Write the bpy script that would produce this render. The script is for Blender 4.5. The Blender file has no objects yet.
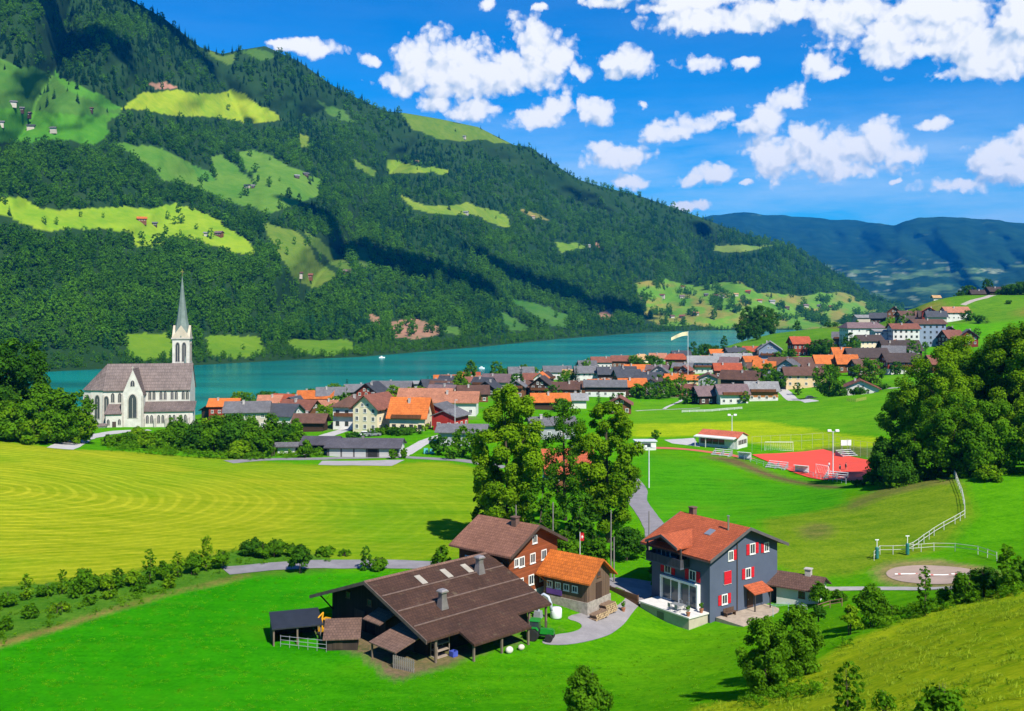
import bpy, bmesh, math, random
import numpy as np
from mathutils import Vector, Matrix
from mathutils.geometry import delaunay_2d_cdt
random.seed(7); rng = np.random.default_rng(7)
scene = bpy.context.scene
COL = scene.collection
R = math.radians
CAMZ, F = 60.0, 1000.0          # eye height above the lake, focal length in pixels of a 1024 wide frame

# ------------------------------------------------------------------ small helpers
def tag(o, label=None, cat=None, group=None, kind=None):
    if label: o['label'] = label
    if cat: o['category'] = cat
    if group: o['group'] = group
    if kind: o['kind'] = kind
    return o

def empty(name, loc, rz=0.0, label=None, cat=None, group=None):
    o = bpy.data.objects.new(name, None); COL.objects.link(o)
    o.location = loc; o.rotation_euler = (0, 0, rz); o.empty_display_size = 0.5
    return tag(o, label, cat, group)

def link(name, me, parent=None):
    o = bpy.data.objects.new(name, me); COL.objects.link(o)
    if parent is not None: o.parent = parent
    return o

def copy_tree(o, parent=None):
    c = o.copy(); COL.objects.link(c)
    if parent is not None: c.parent = parent
    for ch in [k for k in o.children]: copy_tree(ch, c)
    return c

class MB:
    """collects shapes for ONE mesh object"""
    def __init__(s): s.v = []; s.f = []; s.mi = []; s.m = 0
    def mat(s, i): s.m = i; return s
    def add(s, vs, fs):
        b = len(s.v); s.v += [tuple(p) for p in vs]
        s.f += [tuple(b + i for i in f) for f in fs]; s.mi += [s.m] * len(fs); return s
    def box(s, c, d, rz=0.0, rx=0.0, ry=0.0, taper=1.0):
        x, y, z = d[0] / 2, d[1] / 2, d[2] / 2
        vs = [(-x, -y, -z), (x, -y, -z), (x, y, -z), (-x, y, -z), (-x * taper, -y * taper, z), (x * taper, -y * taper, z), (x * taper, y * taper, z), (-x * taper, y * taper, z)]
        m = Matrix.Translation(c) @ Matrix.Rotation(rz, 4, 'Z') @ Matrix.Rotation(ry, 4, 'Y') @ Matrix.Rotation(rx, 4, 'X')
        return s.add([m @ Vector(p) for p in vs], [(0, 3, 2, 1), (4, 5, 6, 7), (0, 1, 5, 4), (1, 2, 6, 5), (2, 3, 7, 6), (3, 0, 4, 7)])
    def b2(s, lo, hi):
        return s.box([(a + b) / 2 for a, b in zip(lo, hi)], [b - a for a, b in zip(lo, hi)])
    def tube(s, pts, rad, n=7, caps=True):
        pts = [Vector(p) for p in pts]
        rad = list(rad) if hasattr(rad, '__len__') else [rad] * len(pts)
        vs = []; fs = []
        for i, p in enumerate(pts):
            d = (pts[min(i + 1, len(pts) - 1)] - pts[max(i - 1, 0)]).normalized()
            a = d.cross(Vector((0, 0, 1)) if abs(d.z) < .9 else Vector((1, 0, 0))).normalized(); b = d.cross(a)
            for k in range(n):
                t = 2 * math.pi * k / n
                vs.append(p + (a * math.cos(t) + b * math.sin(t)) * rad[i])
        for i in range(len(pts) - 1):
            for k in range(n):
                fs.append((i * n + k, i * n + (k + 1) % n, (i + 1) * n + (k + 1) % n, (i + 1) * n + k))
        if caps: fs += [tuple(range(n - 1, -1, -1)), tuple((len(pts) - 1) * n + k for k in range(n))]
        return s.add(vs, fs)
    def prism(s, prof, x0, x1, axis='x'):
        """profile [(a,b)] extruded along an axis; x: (x, a, b)  y: (a, y, b)  z: (a, b, z)"""
        n = len(prof)
        mk = {'x': lambda t, a, b: (t, a, b), 'y': lambda t, a, b: (a, t, b), 'z': lambda t, a, b: (a, b, t)}[axis]
        vs = [mk(x0, a, b) for a, b in prof] + [mk(x1, a, b) for a, b in prof]
        fs = [(i, (i + 1) % n, n + (i + 1) % n, n + i) for i in range(n)] + [tuple(range(n - 1, -1, -1)), tuple(range(n, 2 * n))]
        return s.add(vs, fs)
    def lathe(s, prof, c=(0, 0, 0), n=16):
        vs = []; fs = []
        for r, z in prof:
            for k in range(n):
                t = 2 * math.pi * k / n; vs.append((c[0] + r * math.cos(t), c[1] + r * math.sin(t), c[2] + z))
        for i in range(len(prof) - 1):
            for k in range(n): fs.append((i * n + k, i * n + (k + 1) % n, (i + 1) * n + (k + 1) % n, (i + 1) * n + k))
        fs += [tuple(range(n - 1, -1, -1)), tuple((len(prof) - 1) * n + k for k in range(n))]
        return s.add(vs, fs)
    def ball(s, c, r, n=8, m=6):
        r = r if hasattr(r, '__len__') else (r, r, r)
        vs = [(c[0], c[1], c[2] - r[2])]; fs = []
        for i in range(1, m):
            a = -math.pi / 2 + math.pi * i / m
            for k in range(n):
                t = 2 * math.pi * k / n; vs.append((c[0] + r[0] * math.cos(a) * math.cos(t), c[1] + r[1] * math.cos(a) * math.sin(t), c[2] + r[2] * math.sin(a)))
        vs.append((c[0], c[1], c[2] + r[2])); top = len(vs) - 1
        for k in range(n):
            fs.append((0, 1 + (k + 1) % n, 1 + k)); fs.append((top, top - n + k, top - n + (k + 1) % n))
            for i in range(m - 2): fs.append((1 + i * n + k, 1 + i * n + (k + 1) % n, 1 + (i + 1) * n + (k + 1) % n, 1 + (i + 1) * n + k))
        return s.add(vs, fs)
    def mesh(s, name, mats, smooth=False):
        me = bpy.data.meshes.new(name); me.from_pydata(s.v, [], s.f)
        for m in (mats if isinstance(mats, (list, tuple)) else [mats]): me.materials.append(m)
        me.polygons.foreach_set('material_index', s.mi)
        bm = bmesh.new(); bm.from_mesh(me); bmesh.ops.recalc_face_normals(bm, faces=bm.faces); bm.to_mesh(me); bm.free()
        if smooth: me.polygons.foreach_set('use_smooth', [True] * len(me.polygons))
        me.update(); return me
    def build(s, name, mats, parent=None, smooth=False):
        return link(name, s.mesh(name, mats, smooth), parent)

def np_mesh(name, verts, quads, mat, attrs=None, smooth=True, tris=False):
    k = 3 if tris else 4
    me = bpy.data.meshes.new(name); nv, nq = len(verts), len(quads)
    me.vertices.add(nv); me.vertices.foreach_set('co', np.ascontiguousarray(verts, np.float32).ravel())
    me.loops.add(nq * k); me.loops.foreach_set('vertex_index', np.ascontiguousarray(quads, np.int32).ravel())
    me.polygons.add(nq); me.polygons.foreach_set('loop_start', np.arange(0, nq * k, k, dtype=np.int32))
    if smooth: me.polygons.foreach_set('use_smooth', np.ones(nq, bool))
    me.update(calc_edges=True)
    for an, (typ, dom, data) in (attrs or {}).items():
        a = me.attributes.new(an, typ, dom)
        a.data.foreach_set('color' if typ == 'FLOAT_COLOR' else ('vector' if typ == 'FLOAT_VECTOR' else 'value'), np.ascontiguousarray(data, np.float32).ravel())
    if mat: me.materials.append(mat)
    return me

# smooth value noise in numpy
_P = np.random.default_rng(3).random((256, 256))
def vnoise(x, y):
    x = np.asarray(x, float); y = np.asarray(y, float)
    xi = np.floor(x).astype(int); yi = np.floor(y).astype(int); fx = x - xi; fy = y - yi
    fx = fx * fx * (3 - 2 * fx); fy = fy * fy * (3 - 2 * fy)
    g = lambda a, b: _P[a & 255, b & 255]
    return (g(xi, yi) * (1 - fx) + g(xi + 1, yi) * fx) * (1 - fy) + (g(xi, yi + 1) * (1 - fx) + g(xi + 1, yi + 1) * fx) * fy
def fbm(x, y, o=4):
    s = 0; a = .5; t = 0
    for i in range(o):
        s = s + a * vnoise(x * 2 ** i + 17 * i, y * 2 ** i + 5 * i); t += a; a *= .5
    return s / t * 2 - 1
def smooth(a, b, x):
    t = np.clip((x - a) / (b - a), 0, 1); return t * t * (3 - 2 * t)
def in_poly(px, py, poly):
    px = np.asarray(px, float); py = np.asarray(py, float); r = np.zeros(px.shape, bool)
    n = len(poly)
    for i in range(n):
        x0, y0 = poly[i]; x1, y1 = poly[(i + 1) % n]
        if y0 == y1: continue
        c = ((y0 > py) != (y1 > py)) & (px < (x1 - x0) * (py - y0) / (y1 - y0) + x0)
        r ^= c
    return r
def chaikin(p, n=2, closed=True):
    for _ in range(n):
        q = []
        m = len(p)
        rngi = range(m) if closed else range(m - 1)
        if not closed: q.append(p[0])
        for i in rngi:
            a, b = p[i], p[(i + 1) % m]
            q += [tuple(.75 * u + .25 * v for u, v in zip(a, b)), tuple(.25 * u + .75 * v for u, v in zip(a, b))]
        if not closed: q.append(p[-1])
        p = q
    return p

# ------------------------------------------------------------------ materials
def nodes_of(m):
    m.use_nodes = True; nt = m.node_tree; nt.nodes.clear(); return nt, nt.nodes, nt.links
def N(nt, typ, **kw):
    n = nt.nodes.new(typ)
    for k, v in kw.items():
        if k.startswith('i_'):
            n.inputs[int(k[2:]) if k[2:].isdigit() else k[2:].replace('_', ' ')].default_value = v
        else: setattr(n, k, v)
    return n
def mixc(nt, fac, a, b, blend='MIX'):
    n = nt.nodes.new('ShaderNodeMix'); n.data_type = 'RGBA'; n.blend_type = blend
    for s, v in ((0, fac), (6, a), (7, b)):
        if hasattr(v, 'links') or hasattr(v, 'is_linked'): nt.links.new(v, n.inputs[s])
        elif isinstance(v, (tuple, list)): n.inputs[s].default_value = tuple(v) + ((1,) if len(v) == 3 else ())
        else: n.inputs[s].default_value = v
    return n.outputs[2]
def mth(nt, op, a, b=None, c=None, clamp=False):
    n = nt.nodes.new('ShaderNodeMath'); n.operation = op; n.use_clamp = clamp
    for i, v in enumerate((a, b, c)):
        if v is None: continue
        if hasattr(v, 'is_linked'): nt.links.new(v, n.inputs[i])
        else: n.inputs[i].default_value = v
    return n.outputs[0]
def noise(nt, vec, scale, detail=3, rough=.55):
    n = N(nt, 'ShaderNodeTexNoise'); n.inputs['Scale'].default_value = scale; n.inputs['Detail'].default_value = detail; n.inputs['Roughness'].default_value = rough
    if vec is not None: nt.links.new(vec, n.inputs['Vector'])
    return n.outputs[0]
def ramp(nt, fac, stops):
    n = N(nt, 'ShaderNodeValToRGB'); e = n.color_ramp.elements
    while len(e) < len(stops): e.new(.5)
    for i, (p, c) in enumerate(stops):
        e[i].position = p; e[i].color = tuple(c) + ((1,) if len(c) == 3 else ()) if hasattr(c, '__len__') else (c, c, c, 1)
    nt.links.new(fac, n.inputs[0]); return n.outputs[0]
def bump(nt, h, strength, dist=.05):
    n = N(nt, 'ShaderNodeBump'); n.inputs['Strength'].default_value = strength; n.inputs['Distance'].default_value = dist
    nt.links.new(h, n.inputs['Height']); return n.outputs[0]
def finish(nt, col, rough=.8, nrm=None, spec=.3, metal=0.0):
    b = N(nt, 'ShaderNodeBsdfPrincipled'); o = N(nt, 'ShaderNodeOutputMaterial')
    if hasattr(col, 'is_linked'): nt.links.new(col, b.inputs['Base Color'])
    else: b.inputs['Base Color'].default_value = tuple(col) + (1,)
    if hasattr(rough, 'is_linked'): nt.links.new(rough, b.inputs['Roughness'])
    else: b.inputs['Roughness'].default_value = rough
    b.inputs['Specular IOR Level'].default_value = spec; b.inputs['Metallic'].default_value = metal
    if nrm is not None: nt.links.new(nrm, b.inputs['Normal'])
    nt.links.new(b.outputs[0], o.inputs[0]); return b
_mc = {}
def plain(name, col, rough=.75, var=.25, scale=1.2, spec=.3, metal=0.0):
    k = (name, col)
    if k in _mc: return _mc[k]
    m = bpy.data.materials.new(name); nt, n, l = nodes_of(m)
    tc = N(nt, 'ShaderNodeTexCoord').outputs['Object']
    f = noise(nt, tc, scale, 4); f2 = noise(nt, tc, scale * 9, 2)
    f = mth(nt, 'ADD', mth(nt, 'MULTIPLY', f, .7), mth(nt, 'MULTIPLY', f2, .3))
    c = mixc(nt, ramp(nt, f, [(.3, 0.0), (.7, 1.0)]), tuple(x * (1 - var) for x in col), tuple(min(1, x * (1 + var)) for x in col))
    finish(nt, c, rough, bump(nt, f2, .15, .02), spec, metal)
    _mc[k] = m; return m
def roofmat(name, col, row=.36, var=.3, moss=.0):
    """rows of tiles along local x; slope direction is local y"""
    k = (name, col, row, moss)
    if k in _mc: return _mc[k]
    m = bpy.data.materials.new(name); nt, n, l = nodes_of(m)
    tc = N(nt, 'ShaderNodeTexCoord').outputs['Object']
    sx = N(nt, 'ShaderNodeSeparateXYZ'); l.new(tc, sx.inputs[0])
    cb = N(nt, 'ShaderNodeCombineXYZ'); l.new(sx.outputs[0], cb.inputs[0]); l.new(sx.outputs[1], cb.inputs[1])
    br = N(nt, 'ShaderNodeTexBrick'); br.inputs['Scale'].default_value = 1 / row
    br.inputs['Brick Width'].default_value = .8; br.inputs['Row Height'].default_value = 1.0; br.inputs['Mortar Size'].default_value = .07; br.inputs['Mortar Smooth'].default_value = .6
    br.inputs['Color1'].default_value = (.85, .85, .85, 1); br.inputs['Color2'].default_value = (1.12, 1.12, 1.12, 1); br.inputs['Mortar'].default_value = (.45, .45, .45, 1)
    l.new(cb.outputs[0], br.inputs['Vector'])
    big = noise(nt, tc, .35, 5, .65); sm = noise(nt, tc, 3.5, 3)
    f = mth(nt, 'ADD', mth(nt, 'MULTIPLY', big, .6), mth(nt, 'MULTIPLY', sm, .4))
    oi = N(nt, 'ShaderNodeObjectInfo')
    f = mth(nt, 'ADD', f, mth(nt, 'MULTIPLY', mth(nt, 'SUBTRACT', oi.outputs['Random'], .5), .18))
    c = mixc(nt, ramp(nt, f, [(.33, 0.0), (.67, 1.0)]), tuple(x * (1 - var) for x in col), tuple(min(1, x * (1 + var)) for x in col))
    c = mixc(nt, 1.0, c, br.outputs['Color'], 'MULTIPLY')
    if moss:
        mm = ramp(nt, noise(nt, tc, .8, 6, .7), [(.6, 0.0), (.72, 1.0)])
        c = mixc(nt, mth(nt, 'MULTIPLY', mm, moss), c, (.22, .18, .11))
    finish(nt, c, .75, bump(nt, br.outputs['Fac'], -.5, .04), .25)
    _mc[k] = m; return m
def plankmat(name, col, w=.2, axis=0, var=.35):
    k = (name, col, w, axis)
    if k in _mc: return _mc[k]
    m = bpy.data.materials.new(name); nt, n, l = nodes_of(m)
    tc = N(nt, 'ShaderNodeTexCoord').outputs['Object']
    sx = N(nt, 'ShaderNodeSeparateXYZ'); l.new(tc, sx.inputs[0])
    if axis == 2: t = sx.outputs[2]
    else: t = mth(nt, 'ADD', sx.outputs[0], sx.outputs[1])
    t = mth(nt, 'MULTIPLY', t, 1 / w)
    fl = mth(nt, 'FLOOR', t); fr = mth(nt, 'FRACT', t)
    wn = N(nt, 'ShaderNodeTexWhiteNoise'); wn.noise_dimensions = '1D'; l.new(fl, wn.inputs['W'])
    gap = ramp(nt, fr, [(.0, .35), (.09, 1.0)])
    nz = noise(nt, tc, 1.3, 4)
    f = mth(nt, 'ADD', mth(nt, 'MULTIPLY', wn.outputs[0], .6), mth(nt, 'MULTIPLY', nz, .5))
    c = mixc(nt, f, tuple(x * (1 - var) for x in col), tuple(min(1, x * (1 + var)) for x in col))
    c = mixc(nt, 1.0, c, gap, 'MULTIPLY')
    finish(nt, c, .8, bump(nt, gap, .3, .02), .2)
    _mc[k] = m; return m
def glassmat(name='window_glass', col=(.03, .04, .05)):
    if name in _mc: return _mc[name]
    m = bpy.data.materials.new(name); nt, n, l = nodes_of(m)
    finish(nt, col, .08, None, .6); _mc[name] = m; return m
def leafmat(name, dark, light, trans=.3, objvar=.25, stand=0.0):
    m = bpy.data.materials.new(name); nt, n, l = nodes_of(m)
    at = N(nt, 'ShaderNodeAttribute', attribute_name='lv'); oi = N(nt, 'ShaderNodeObjectInfo')
    f = mth(nt, 'ADD', mth(nt, 'MULTIPLY', at.outputs['Fac'], 1 - objvar), mth(nt, 'MULTIPLY', oi.outputs['Random'], objvar))
    if stand:      # stands of one species and age share a tone
        sn = ramp(nt, noise(nt, N(nt, 'ShaderNodeNewGeometry').outputs['Position'], .009, 4, .6), [(.36, 0.0), (.64, 1.0)])
        f = mth(nt, 'ADD', mth(nt, 'MULTIPLY', f, 1 - stand), mth(nt, 'MULTIPLY', sn, stand))
    c = mixc(nt, f, dark, light)
    d = N(nt, 'ShaderNodeBsdfDiffuse'); t = N(nt, 'ShaderNodeBsdfTranslucent'); mx = N(nt, 'ShaderNodeMixShader'); o = N(nt, 'ShaderNodeOutputMaterial')
    l.new(c, d.inputs[0]); l.new(mixc(nt, 1.0, c, (1.2, 1.15, .5), 'MULTIPLY'), t.inputs[0]); mx.inputs[0].default_value = trans
    l.new(d.outputs[0], mx.inputs[1]); l.new(t.outputs[0], mx.inputs[2]); l.new(mx.outputs[0], o.inputs[0]); return m
# ------------------------------------------------------------------ near terrain: a thin plate spline through surveyed heights
def PZ(px, py, z): d = (CAMZ - z) * F / (py - 300.0); return ((px - 512) / F * d, d, z)
def PD(px, py, d): return ((px - 512) / F * d, d, CAMZ - (py - 300.0) / F * d)
CP = [PZ(*a) for a in [
    (0, 711, 25), (150, 711, 25), (300, 705, 24.6), (450, 705, 24.6), (560, 705, 25), (0, 640, 25), (200, 620, 24.5), (300, 600, 24), (60, 600, 25), (240, 560, 24.3),
    (430, 660, 24), (550, 640, 24), (600, 612, 23.2), (650, 628, 21.6), (690, 630, 21.9), (600, 650, 23.4), (720, 650, 23.6), (712, 615, 22.6), (775, 601, 22.6), (800, 612, 22.8), (655, 598, 22.7), (630, 585, 23.3), (480, 585, 24), (640, 560, 23.6), (520, 560, 24), (560, 595, 24), (592, 602, 24.3), (370, 566, 24),
    (250, 540, 24), (0, 560, 25.5), (0, 500, 27), (0, 447, 29), (100, 520, 25), (100, 455, 26.5), (250, 500, 23.5), (250, 465, 23), (380, 468, 22.5), (475, 470, 22), (450, 520, 23), (430, 545, 23.5),
    (650, 500, 22), (640, 520, 23), (760, 500, 22), (700, 465, 21.5), (640, 450, 21), (840, 478, 20.8), (800, 470, 20.5), (760, 445, 20.5), (860, 460, 20.5), (720, 447, 21),
    (850, 420, 22), (700, 415, 20), (900, 385, 26), (830, 397, 24), (640, 402, 18), (350, 458, 22), (380, 430, 20), (440, 445, 21), (250, 428, 18), (560, 430, 20.5), (310, 440, 20)]]
CP += [PD(*a) for a in [
    (230, 413, 440), (1030, 302, 690), (918, 309, 720), (960, 297, 760), (1000, 290, 785), (1030, 284, 790), (850, 324, 860),
    (760, 337, 830), (800, 332, 850), (720, 352, 760),
    (140, 425, 335), (60, 428, 330), (215, 426, 335), (20, 432, 290),
    (1024, 711, 38), (850, 711, 56), (700, 711, 74), (620, 711, 82), (1024, 655, 52), (900, 655, 71), (1024, 600, 74), (940, 625, 84), (860, 655, 80), (790, 690, 76), (740, 670, 90), (800, 640, 96), (870, 612, 102),
    (1024, 578, 110), (925, 573, 125), (870, 588, 122), (800, 545, 145), (870, 520, 158), (880, 484, 190), (960, 478, 172), (1024, 482, 166), (960, 525, 148), (1024, 545, 138), (850, 500, 176), (1000, 465, 210), (900, 470, 205), (940, 450, 240), (1024, 440, 250)]]
CP += [(0, 0, 57.5), (0, 25, 44), (0, 45, 35), (-8, 62, 29), (25, 30, 47), (45, 15, 55), (60, 60, 46), (-40, 25, 44), (-60, 60, 28), (-120, 100, 26), (-140, 170, 29), (-160, 240, 30), (-190, 320, 22), (-150, 20, 50), (90, 90, 42), (110, 130, 37), (140, 190, 36), (170, 280, 34),
       (-130, 430, 4), (-190, 430, 1.5), (-260, 420, 3), (-190, 520, -4), (-260, 600, -9), (-90, 620, -2), (-60, 700, -6), (10, 680, 2), (30, 760, -6), (90, 720, 8), (100, 830, -4), (160, 740, 16), (180, 900, -5), (160, 960, -9), (260, 980, 1), (300, 1180, -4), (200, 1250, -10), (400, 1200, 10), (-100, 900, -12), (0, 1100, -14), (-300, 800, -12),
       (420, 1000, 30), (520, 950, 70), (460, 700, 66), (420, 500, 52), (350, 400, 42), (550, 600, 95), (600, 1200, 40), (250, 620, 38), (330, 930, 36), (-320, 300, 36), (-300, 200, 45), (-400, 450, 10), (300, 200, 60)]
HP = [(352,427,318),(376,427,308),(411,430,300),(372,402,430),(392,398,455),(358,399,455),(416,394,480),(434,394,470),(445,396,455),(448,388,505),(426,412,345),(452,414,338),(440,424,312),(451,428,298),(473,402,420),(474,391,500),(484,390,510),(497,388,500),(489,394,450),(471,384,560),(521,380,560),(533,386,520),(542,396,440),(550,409,372),(574,407,380),(558,395,440),(557,379,580),(571,382,560),(586,383,520),(584,395,460),(608,382,515),(605,396,435),(632,396,438),(637,377,545),(627,384,495),(649,388,478),(602,368,640),(587,372,620),(622,367,610),(641,364,660),(658,364,660),(659,381,520),(668,388,480),(620,413,365),(676,366,600),(681,360,655),(702,373,560),(732,369,575),(721,359,650),(727,377,520),(741,389,470),(681,385,500),(684,395,445),(710,404,400),(731,404,395),(761,400,412),(770,361,560),(752,357,620),(766,372,525),(789,377,490),(804,386,446),(798,372,520),(799,356,600),(825,372,520),(846,373,515),(860,397,405),(866,366,520),(899,360,560),(899,373,490),(868,355,575),(882,352,600),(903,348,590),(926,346,600),(862,343,640),(951,346,590),(968,345,590),(938,372,470),(929,322,660),(942,323,680),(955,321,680),(905,324,720),(995,297,770),(977,299,765),(936,300,745),(878,324,800),(894,320,780)]   # feet of the village houses
NH = len(HP); CP += [PD(*a) for a in HP]
CP = np.array(CP)
def _tps_k(r2): return np.where(r2 > 1e-9, .5 * r2 * np.log(np.maximum(r2, 1e-9)), 0)
_S = 100.0
_c = CP[:, :2] / _S
_A = _tps_k(((_c[:, None] - _c[None]) ** 2).sum(-1)) + np.diag(np.r_[np.full(len(CP) - NH, .004), np.full(NH, .02)])
_Pm = np.c_[np.ones(len(CP)), _c]
_W = np.linalg.solve(np.block([[_A, _Pm], [_Pm.T, np.zeros((3, 3))]]), np.r_[CP[:, 2], 0, 0, 0])
def H(x, y):
    x = np.asarray(x, float); y = np.asarray(y, float); q = np.c_[x.ravel(), y.ravel()] / _S; out = np.empty(len(q))
    for i in range(0, len(q), 20000):
        s = q[i:i + 20000]
        out[i:i + 20000] = _tps_k(((s[:, None] - _c[None]) ** 2).sum(-1)) @ _W[:-3] + _W[-3] + s @ _W[-2:]
    out = out.reshape(x.shape)
    d = np.hypot(x, y)
    return out + fbm(x / 9, y / 9, 3) * .22 * smooth(20, 60, d) + fbm(x / 40 + 3, y / 40, 2) * .3 * smooth(150, 400, d)
def H1(x, y): return float(H(np.array([x]), np.array([y]))[0])
_dd = np.geomspace(14, 1240, 420)
def ground_at(px, py, maxd=1240):
    """world point where the sight line through a photo pixel meets the near terrain"""
    k = (px - 512) / F; s = (py - 300) / F
    h = H(k * _dd, _dd); below = np.nonzero((h > CAMZ - s * _dd) & (_dd <= maxd))[0]
    if len(below) == 0: d = maxd
    else:
        i = max(below[0], 1); a, b = _dd[i - 1], _dd[i]
        for _ in range(14):
            m = (a + b) / 2
            if H1(k * m, m) > CAMZ - s * m: b = m
            else: a = m
        d = b
    return Vector((k * d, d, H1(k * d, d)))
def at_depth(px, d):
    x = (px - 512) / F * d; return Vector((x, d, H1(x, d)))
def gpoly(pix): return [tuple(ground_at(*p)[:2]) for p in pix]

# zones of the ground, outlined in plan
GREEN, FIELD, MEADOW2, OLIVE, EARTH = (.022, .225, .0015), (.185, .225, .012), (.25, .36, .008), (.105, .160, .012), (.12, .10, .045)
def zone_colours(x, y):
    d = np.hypot(x, y)
    c = np.empty(x.shape + (3,)); c[:] = (.065, .25, .003)
    def put(mask, col): c[mask] = col
    wob = fbm(x / 6, y / 6, 3) * 1.3
    xx, yy = x + wob, y + wob
    P = lambda pix: gpoly(pix)
    # mown yellow field
    fld = P([(-120, 430), (-20, 441), (70, 450), (130, 452), (230, 459), (320, 466), (400, 464), (440, 462), (476, 468), (500, 490), (505, 540), (470, 556), (400, 560), (330, 556), (240, 548), (180, 562), (110, 575), (40, 582), (-60, 590), (-160, 600)])
    m_f = in_poly(xx, yy, fld)
    put(m_f, FIELD)
    # rough strip below it with weeds
    put(in_poly(xx, yy, P([(-80, 588), (40, 582), (110, 575), (180, 562), (240, 548), (330, 556), (330, 575), (245, 577), (190, 588), (120, 606), (50, 628), (-60, 662)])), (.055, .16, .012))
    put(in_poly(x + wob * .3, y + wob * .3, P([(-60, 661), (50, 628), (120, 606), (190, 588), (245, 574), (246, 577), (190, 591), (122, 610), (52, 633), (-60, 670)])), (.20, .15, .05))
    # bright foreground meadow
    put(in_poly(xx, yy, P([(-80, 670), (52, 632), (122, 609), (190, 590), (250, 577), (330, 572), (440, 575), (470, 600), (560, 640), (640, 625), (720, 622), (830, 612), (845, 640), (800, 672), (740, 700), (700, 711)]) + [(15, 55), (-20, 55), (-90, 60)]), GREEN)
    g_ = (np.abs(c - np.array(GREEN)).sum(-1) < 1e-6); t_ = (smooth(-30, 22, x + fbm(x / 12, y / 12, 3) * 9) * .8)[..., None]; c = np.where(g_[..., None], c * (1 - t_) + np.array((.095, .29, .003)) * t_, c)
    # trodden earth round the barn
    bx, by = xx + 9.2, yy - 111.2; lx, ly = .722 * bx + .692 * by, -.692 * bx + .722 * by
    put((lx > -17.5) & (lx < 9.6) & (ly > -13.4) & (ly < 8.5) & (fbm(x / 3, y / 3, 3) > -.1 + 1.1 * smooth(0, 2.5, np.maximum(-11 - lx, -10.4 - ly))), (.15, .12, .07))
    # right hand dry slope
    put(in_poly(xx, yy, P([(690, 708), (740, 700), (800, 672), (850, 640), (900, 622), (960, 602), (1015, 590)]) + [(70, 75), (85, 60), (60, 20), (10, 20), (5, 50)]), (.235, .345, .008))
    # mound with the riding ring
    put(in_poly(xx, yy, P([(760, 520), (850, 497), (900, 487), (960, 477), (975, 515), (945, 545), (905, 560), (850, 575), (800, 580), (770, 560)])), (.12, .215, .010))
    put(in_poly(xx, yy, P([(845, 505), (880, 488), (915, 480), (955, 476), (956, 482), (920, 488), (880, 498), (850, 512)])), (.13, .15, .035))
    put(in_poly(xx, yy, P([(795, 530), (815, 522), (832, 527), (830, 537), (805, 540)])), (.12, .15, .03))
    put(in_poly(xx, yy, P([(872, 572), (885, 563), (930, 559), (985, 565), (1005, 575), (990, 588), (930, 590), (885, 585)])), (.20, .20, .07))
    # sports side: pitch, yellow meadow, embankment
    put(in_poly(xx, yy, P([(640, 452), (700, 462), (840, 490), (850, 503), (760, 520), (655, 535), (640, 500)])), (.050, .25, .005))
    put(in_poly(xx, yy, P([(630, 423), (760, 421), (880, 438), (880, 446), (800, 452), (700, 436), (630, 437)])), MEADOW2)
    put(in_poly(xx, yy, P([(625, 402), (760, 396), (905, 372), (930, 388), (890, 436), (760, 420), (630, 424)])), (.085, .26, .008))
    put(in_poly(x, y, P([(700, 456), (737, 458), (845, 486), (838, 489), (740, 467)])), (.11, .095, .04))
    put(in_poly(xx, yy, P([(796, 452), (830, 446), (870, 447), (878, 458), (860, 457), (825, 452)])), (.09, .13, .03))
    # upper right hill pasture: brown patch; knoll
    put(in_poly(xx, yy, P([(955, 312), (985, 303), (1005, 306), (990, 316), (960, 318)])), (.15, .15, .035))
    put((y > 640) & (x > 120), (.075, .20, .012))
    far = (y > 640) & (x > 260); put(far & (fbm(x / 60, y / 60, 3) > .25), (.13, .16, .025))
    village = in_poly(x, y, [(-110, 300), (-20, 285), (5, 420), (60, 445), (85, 420), (140, 450), (150, 560), (110, 650), (40, 650), (-60, 500)]); put(village & (fbm(x / 14, y / 14, 2) > .25), (.13, .14, .08))
    return c, m_f.astype(float)

def terrain():
    cols = np.r_[np.arange(-900, -60, 20), np.arange(-60, 1090, 1.9), np.arange(1090, 2000, 20)]
    rows = np.r_[np.geomspace(5, 34, 30)[:-1], np.geomspace(34, 1260, 470)]
    k = (cols - 512) / F
    X = rows[:, None] * k[None]; Y = np.repeat(rows[:, None], len(cols), 1)
    Z = H(X, Y)
    c = 0; f = 0
    for jx, jy in ((-.4, -.9), (.9, -.35), (.4, .95), (-.9, .4)):
        g = np.maximum(.35, Y * .006); c1, f1 = zone_colours(X + jx * g, Y + jy * g * 1.4); c = c + c1 / 4; f = f + f1 / 4
    V = np.stack([X, Y, Z], -1).reshape(-1, 3)
    nr, nc = X.shape; i = np.arange(nr * nc).reshape(nr, nc)
    q = np.stack([i[:-1, :-1], i[:-1, 1:], i[1:, 1:], i[1:, :-1]], -1).reshape(-1, 4)
    me = np_mesh('ground', V, q, ground_material(), {'zone': ('FLOAT_COLOR', 'POINT', np.c_[c.reshape(-1, 3), np.ones(nr * nc)]), 'mown': ('FLOAT', 'POINT', f.ravel())})
    return tag(link('ground', me), 'grassy valley terrace with mown fields sloping to the lake', kind='structure')

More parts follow.
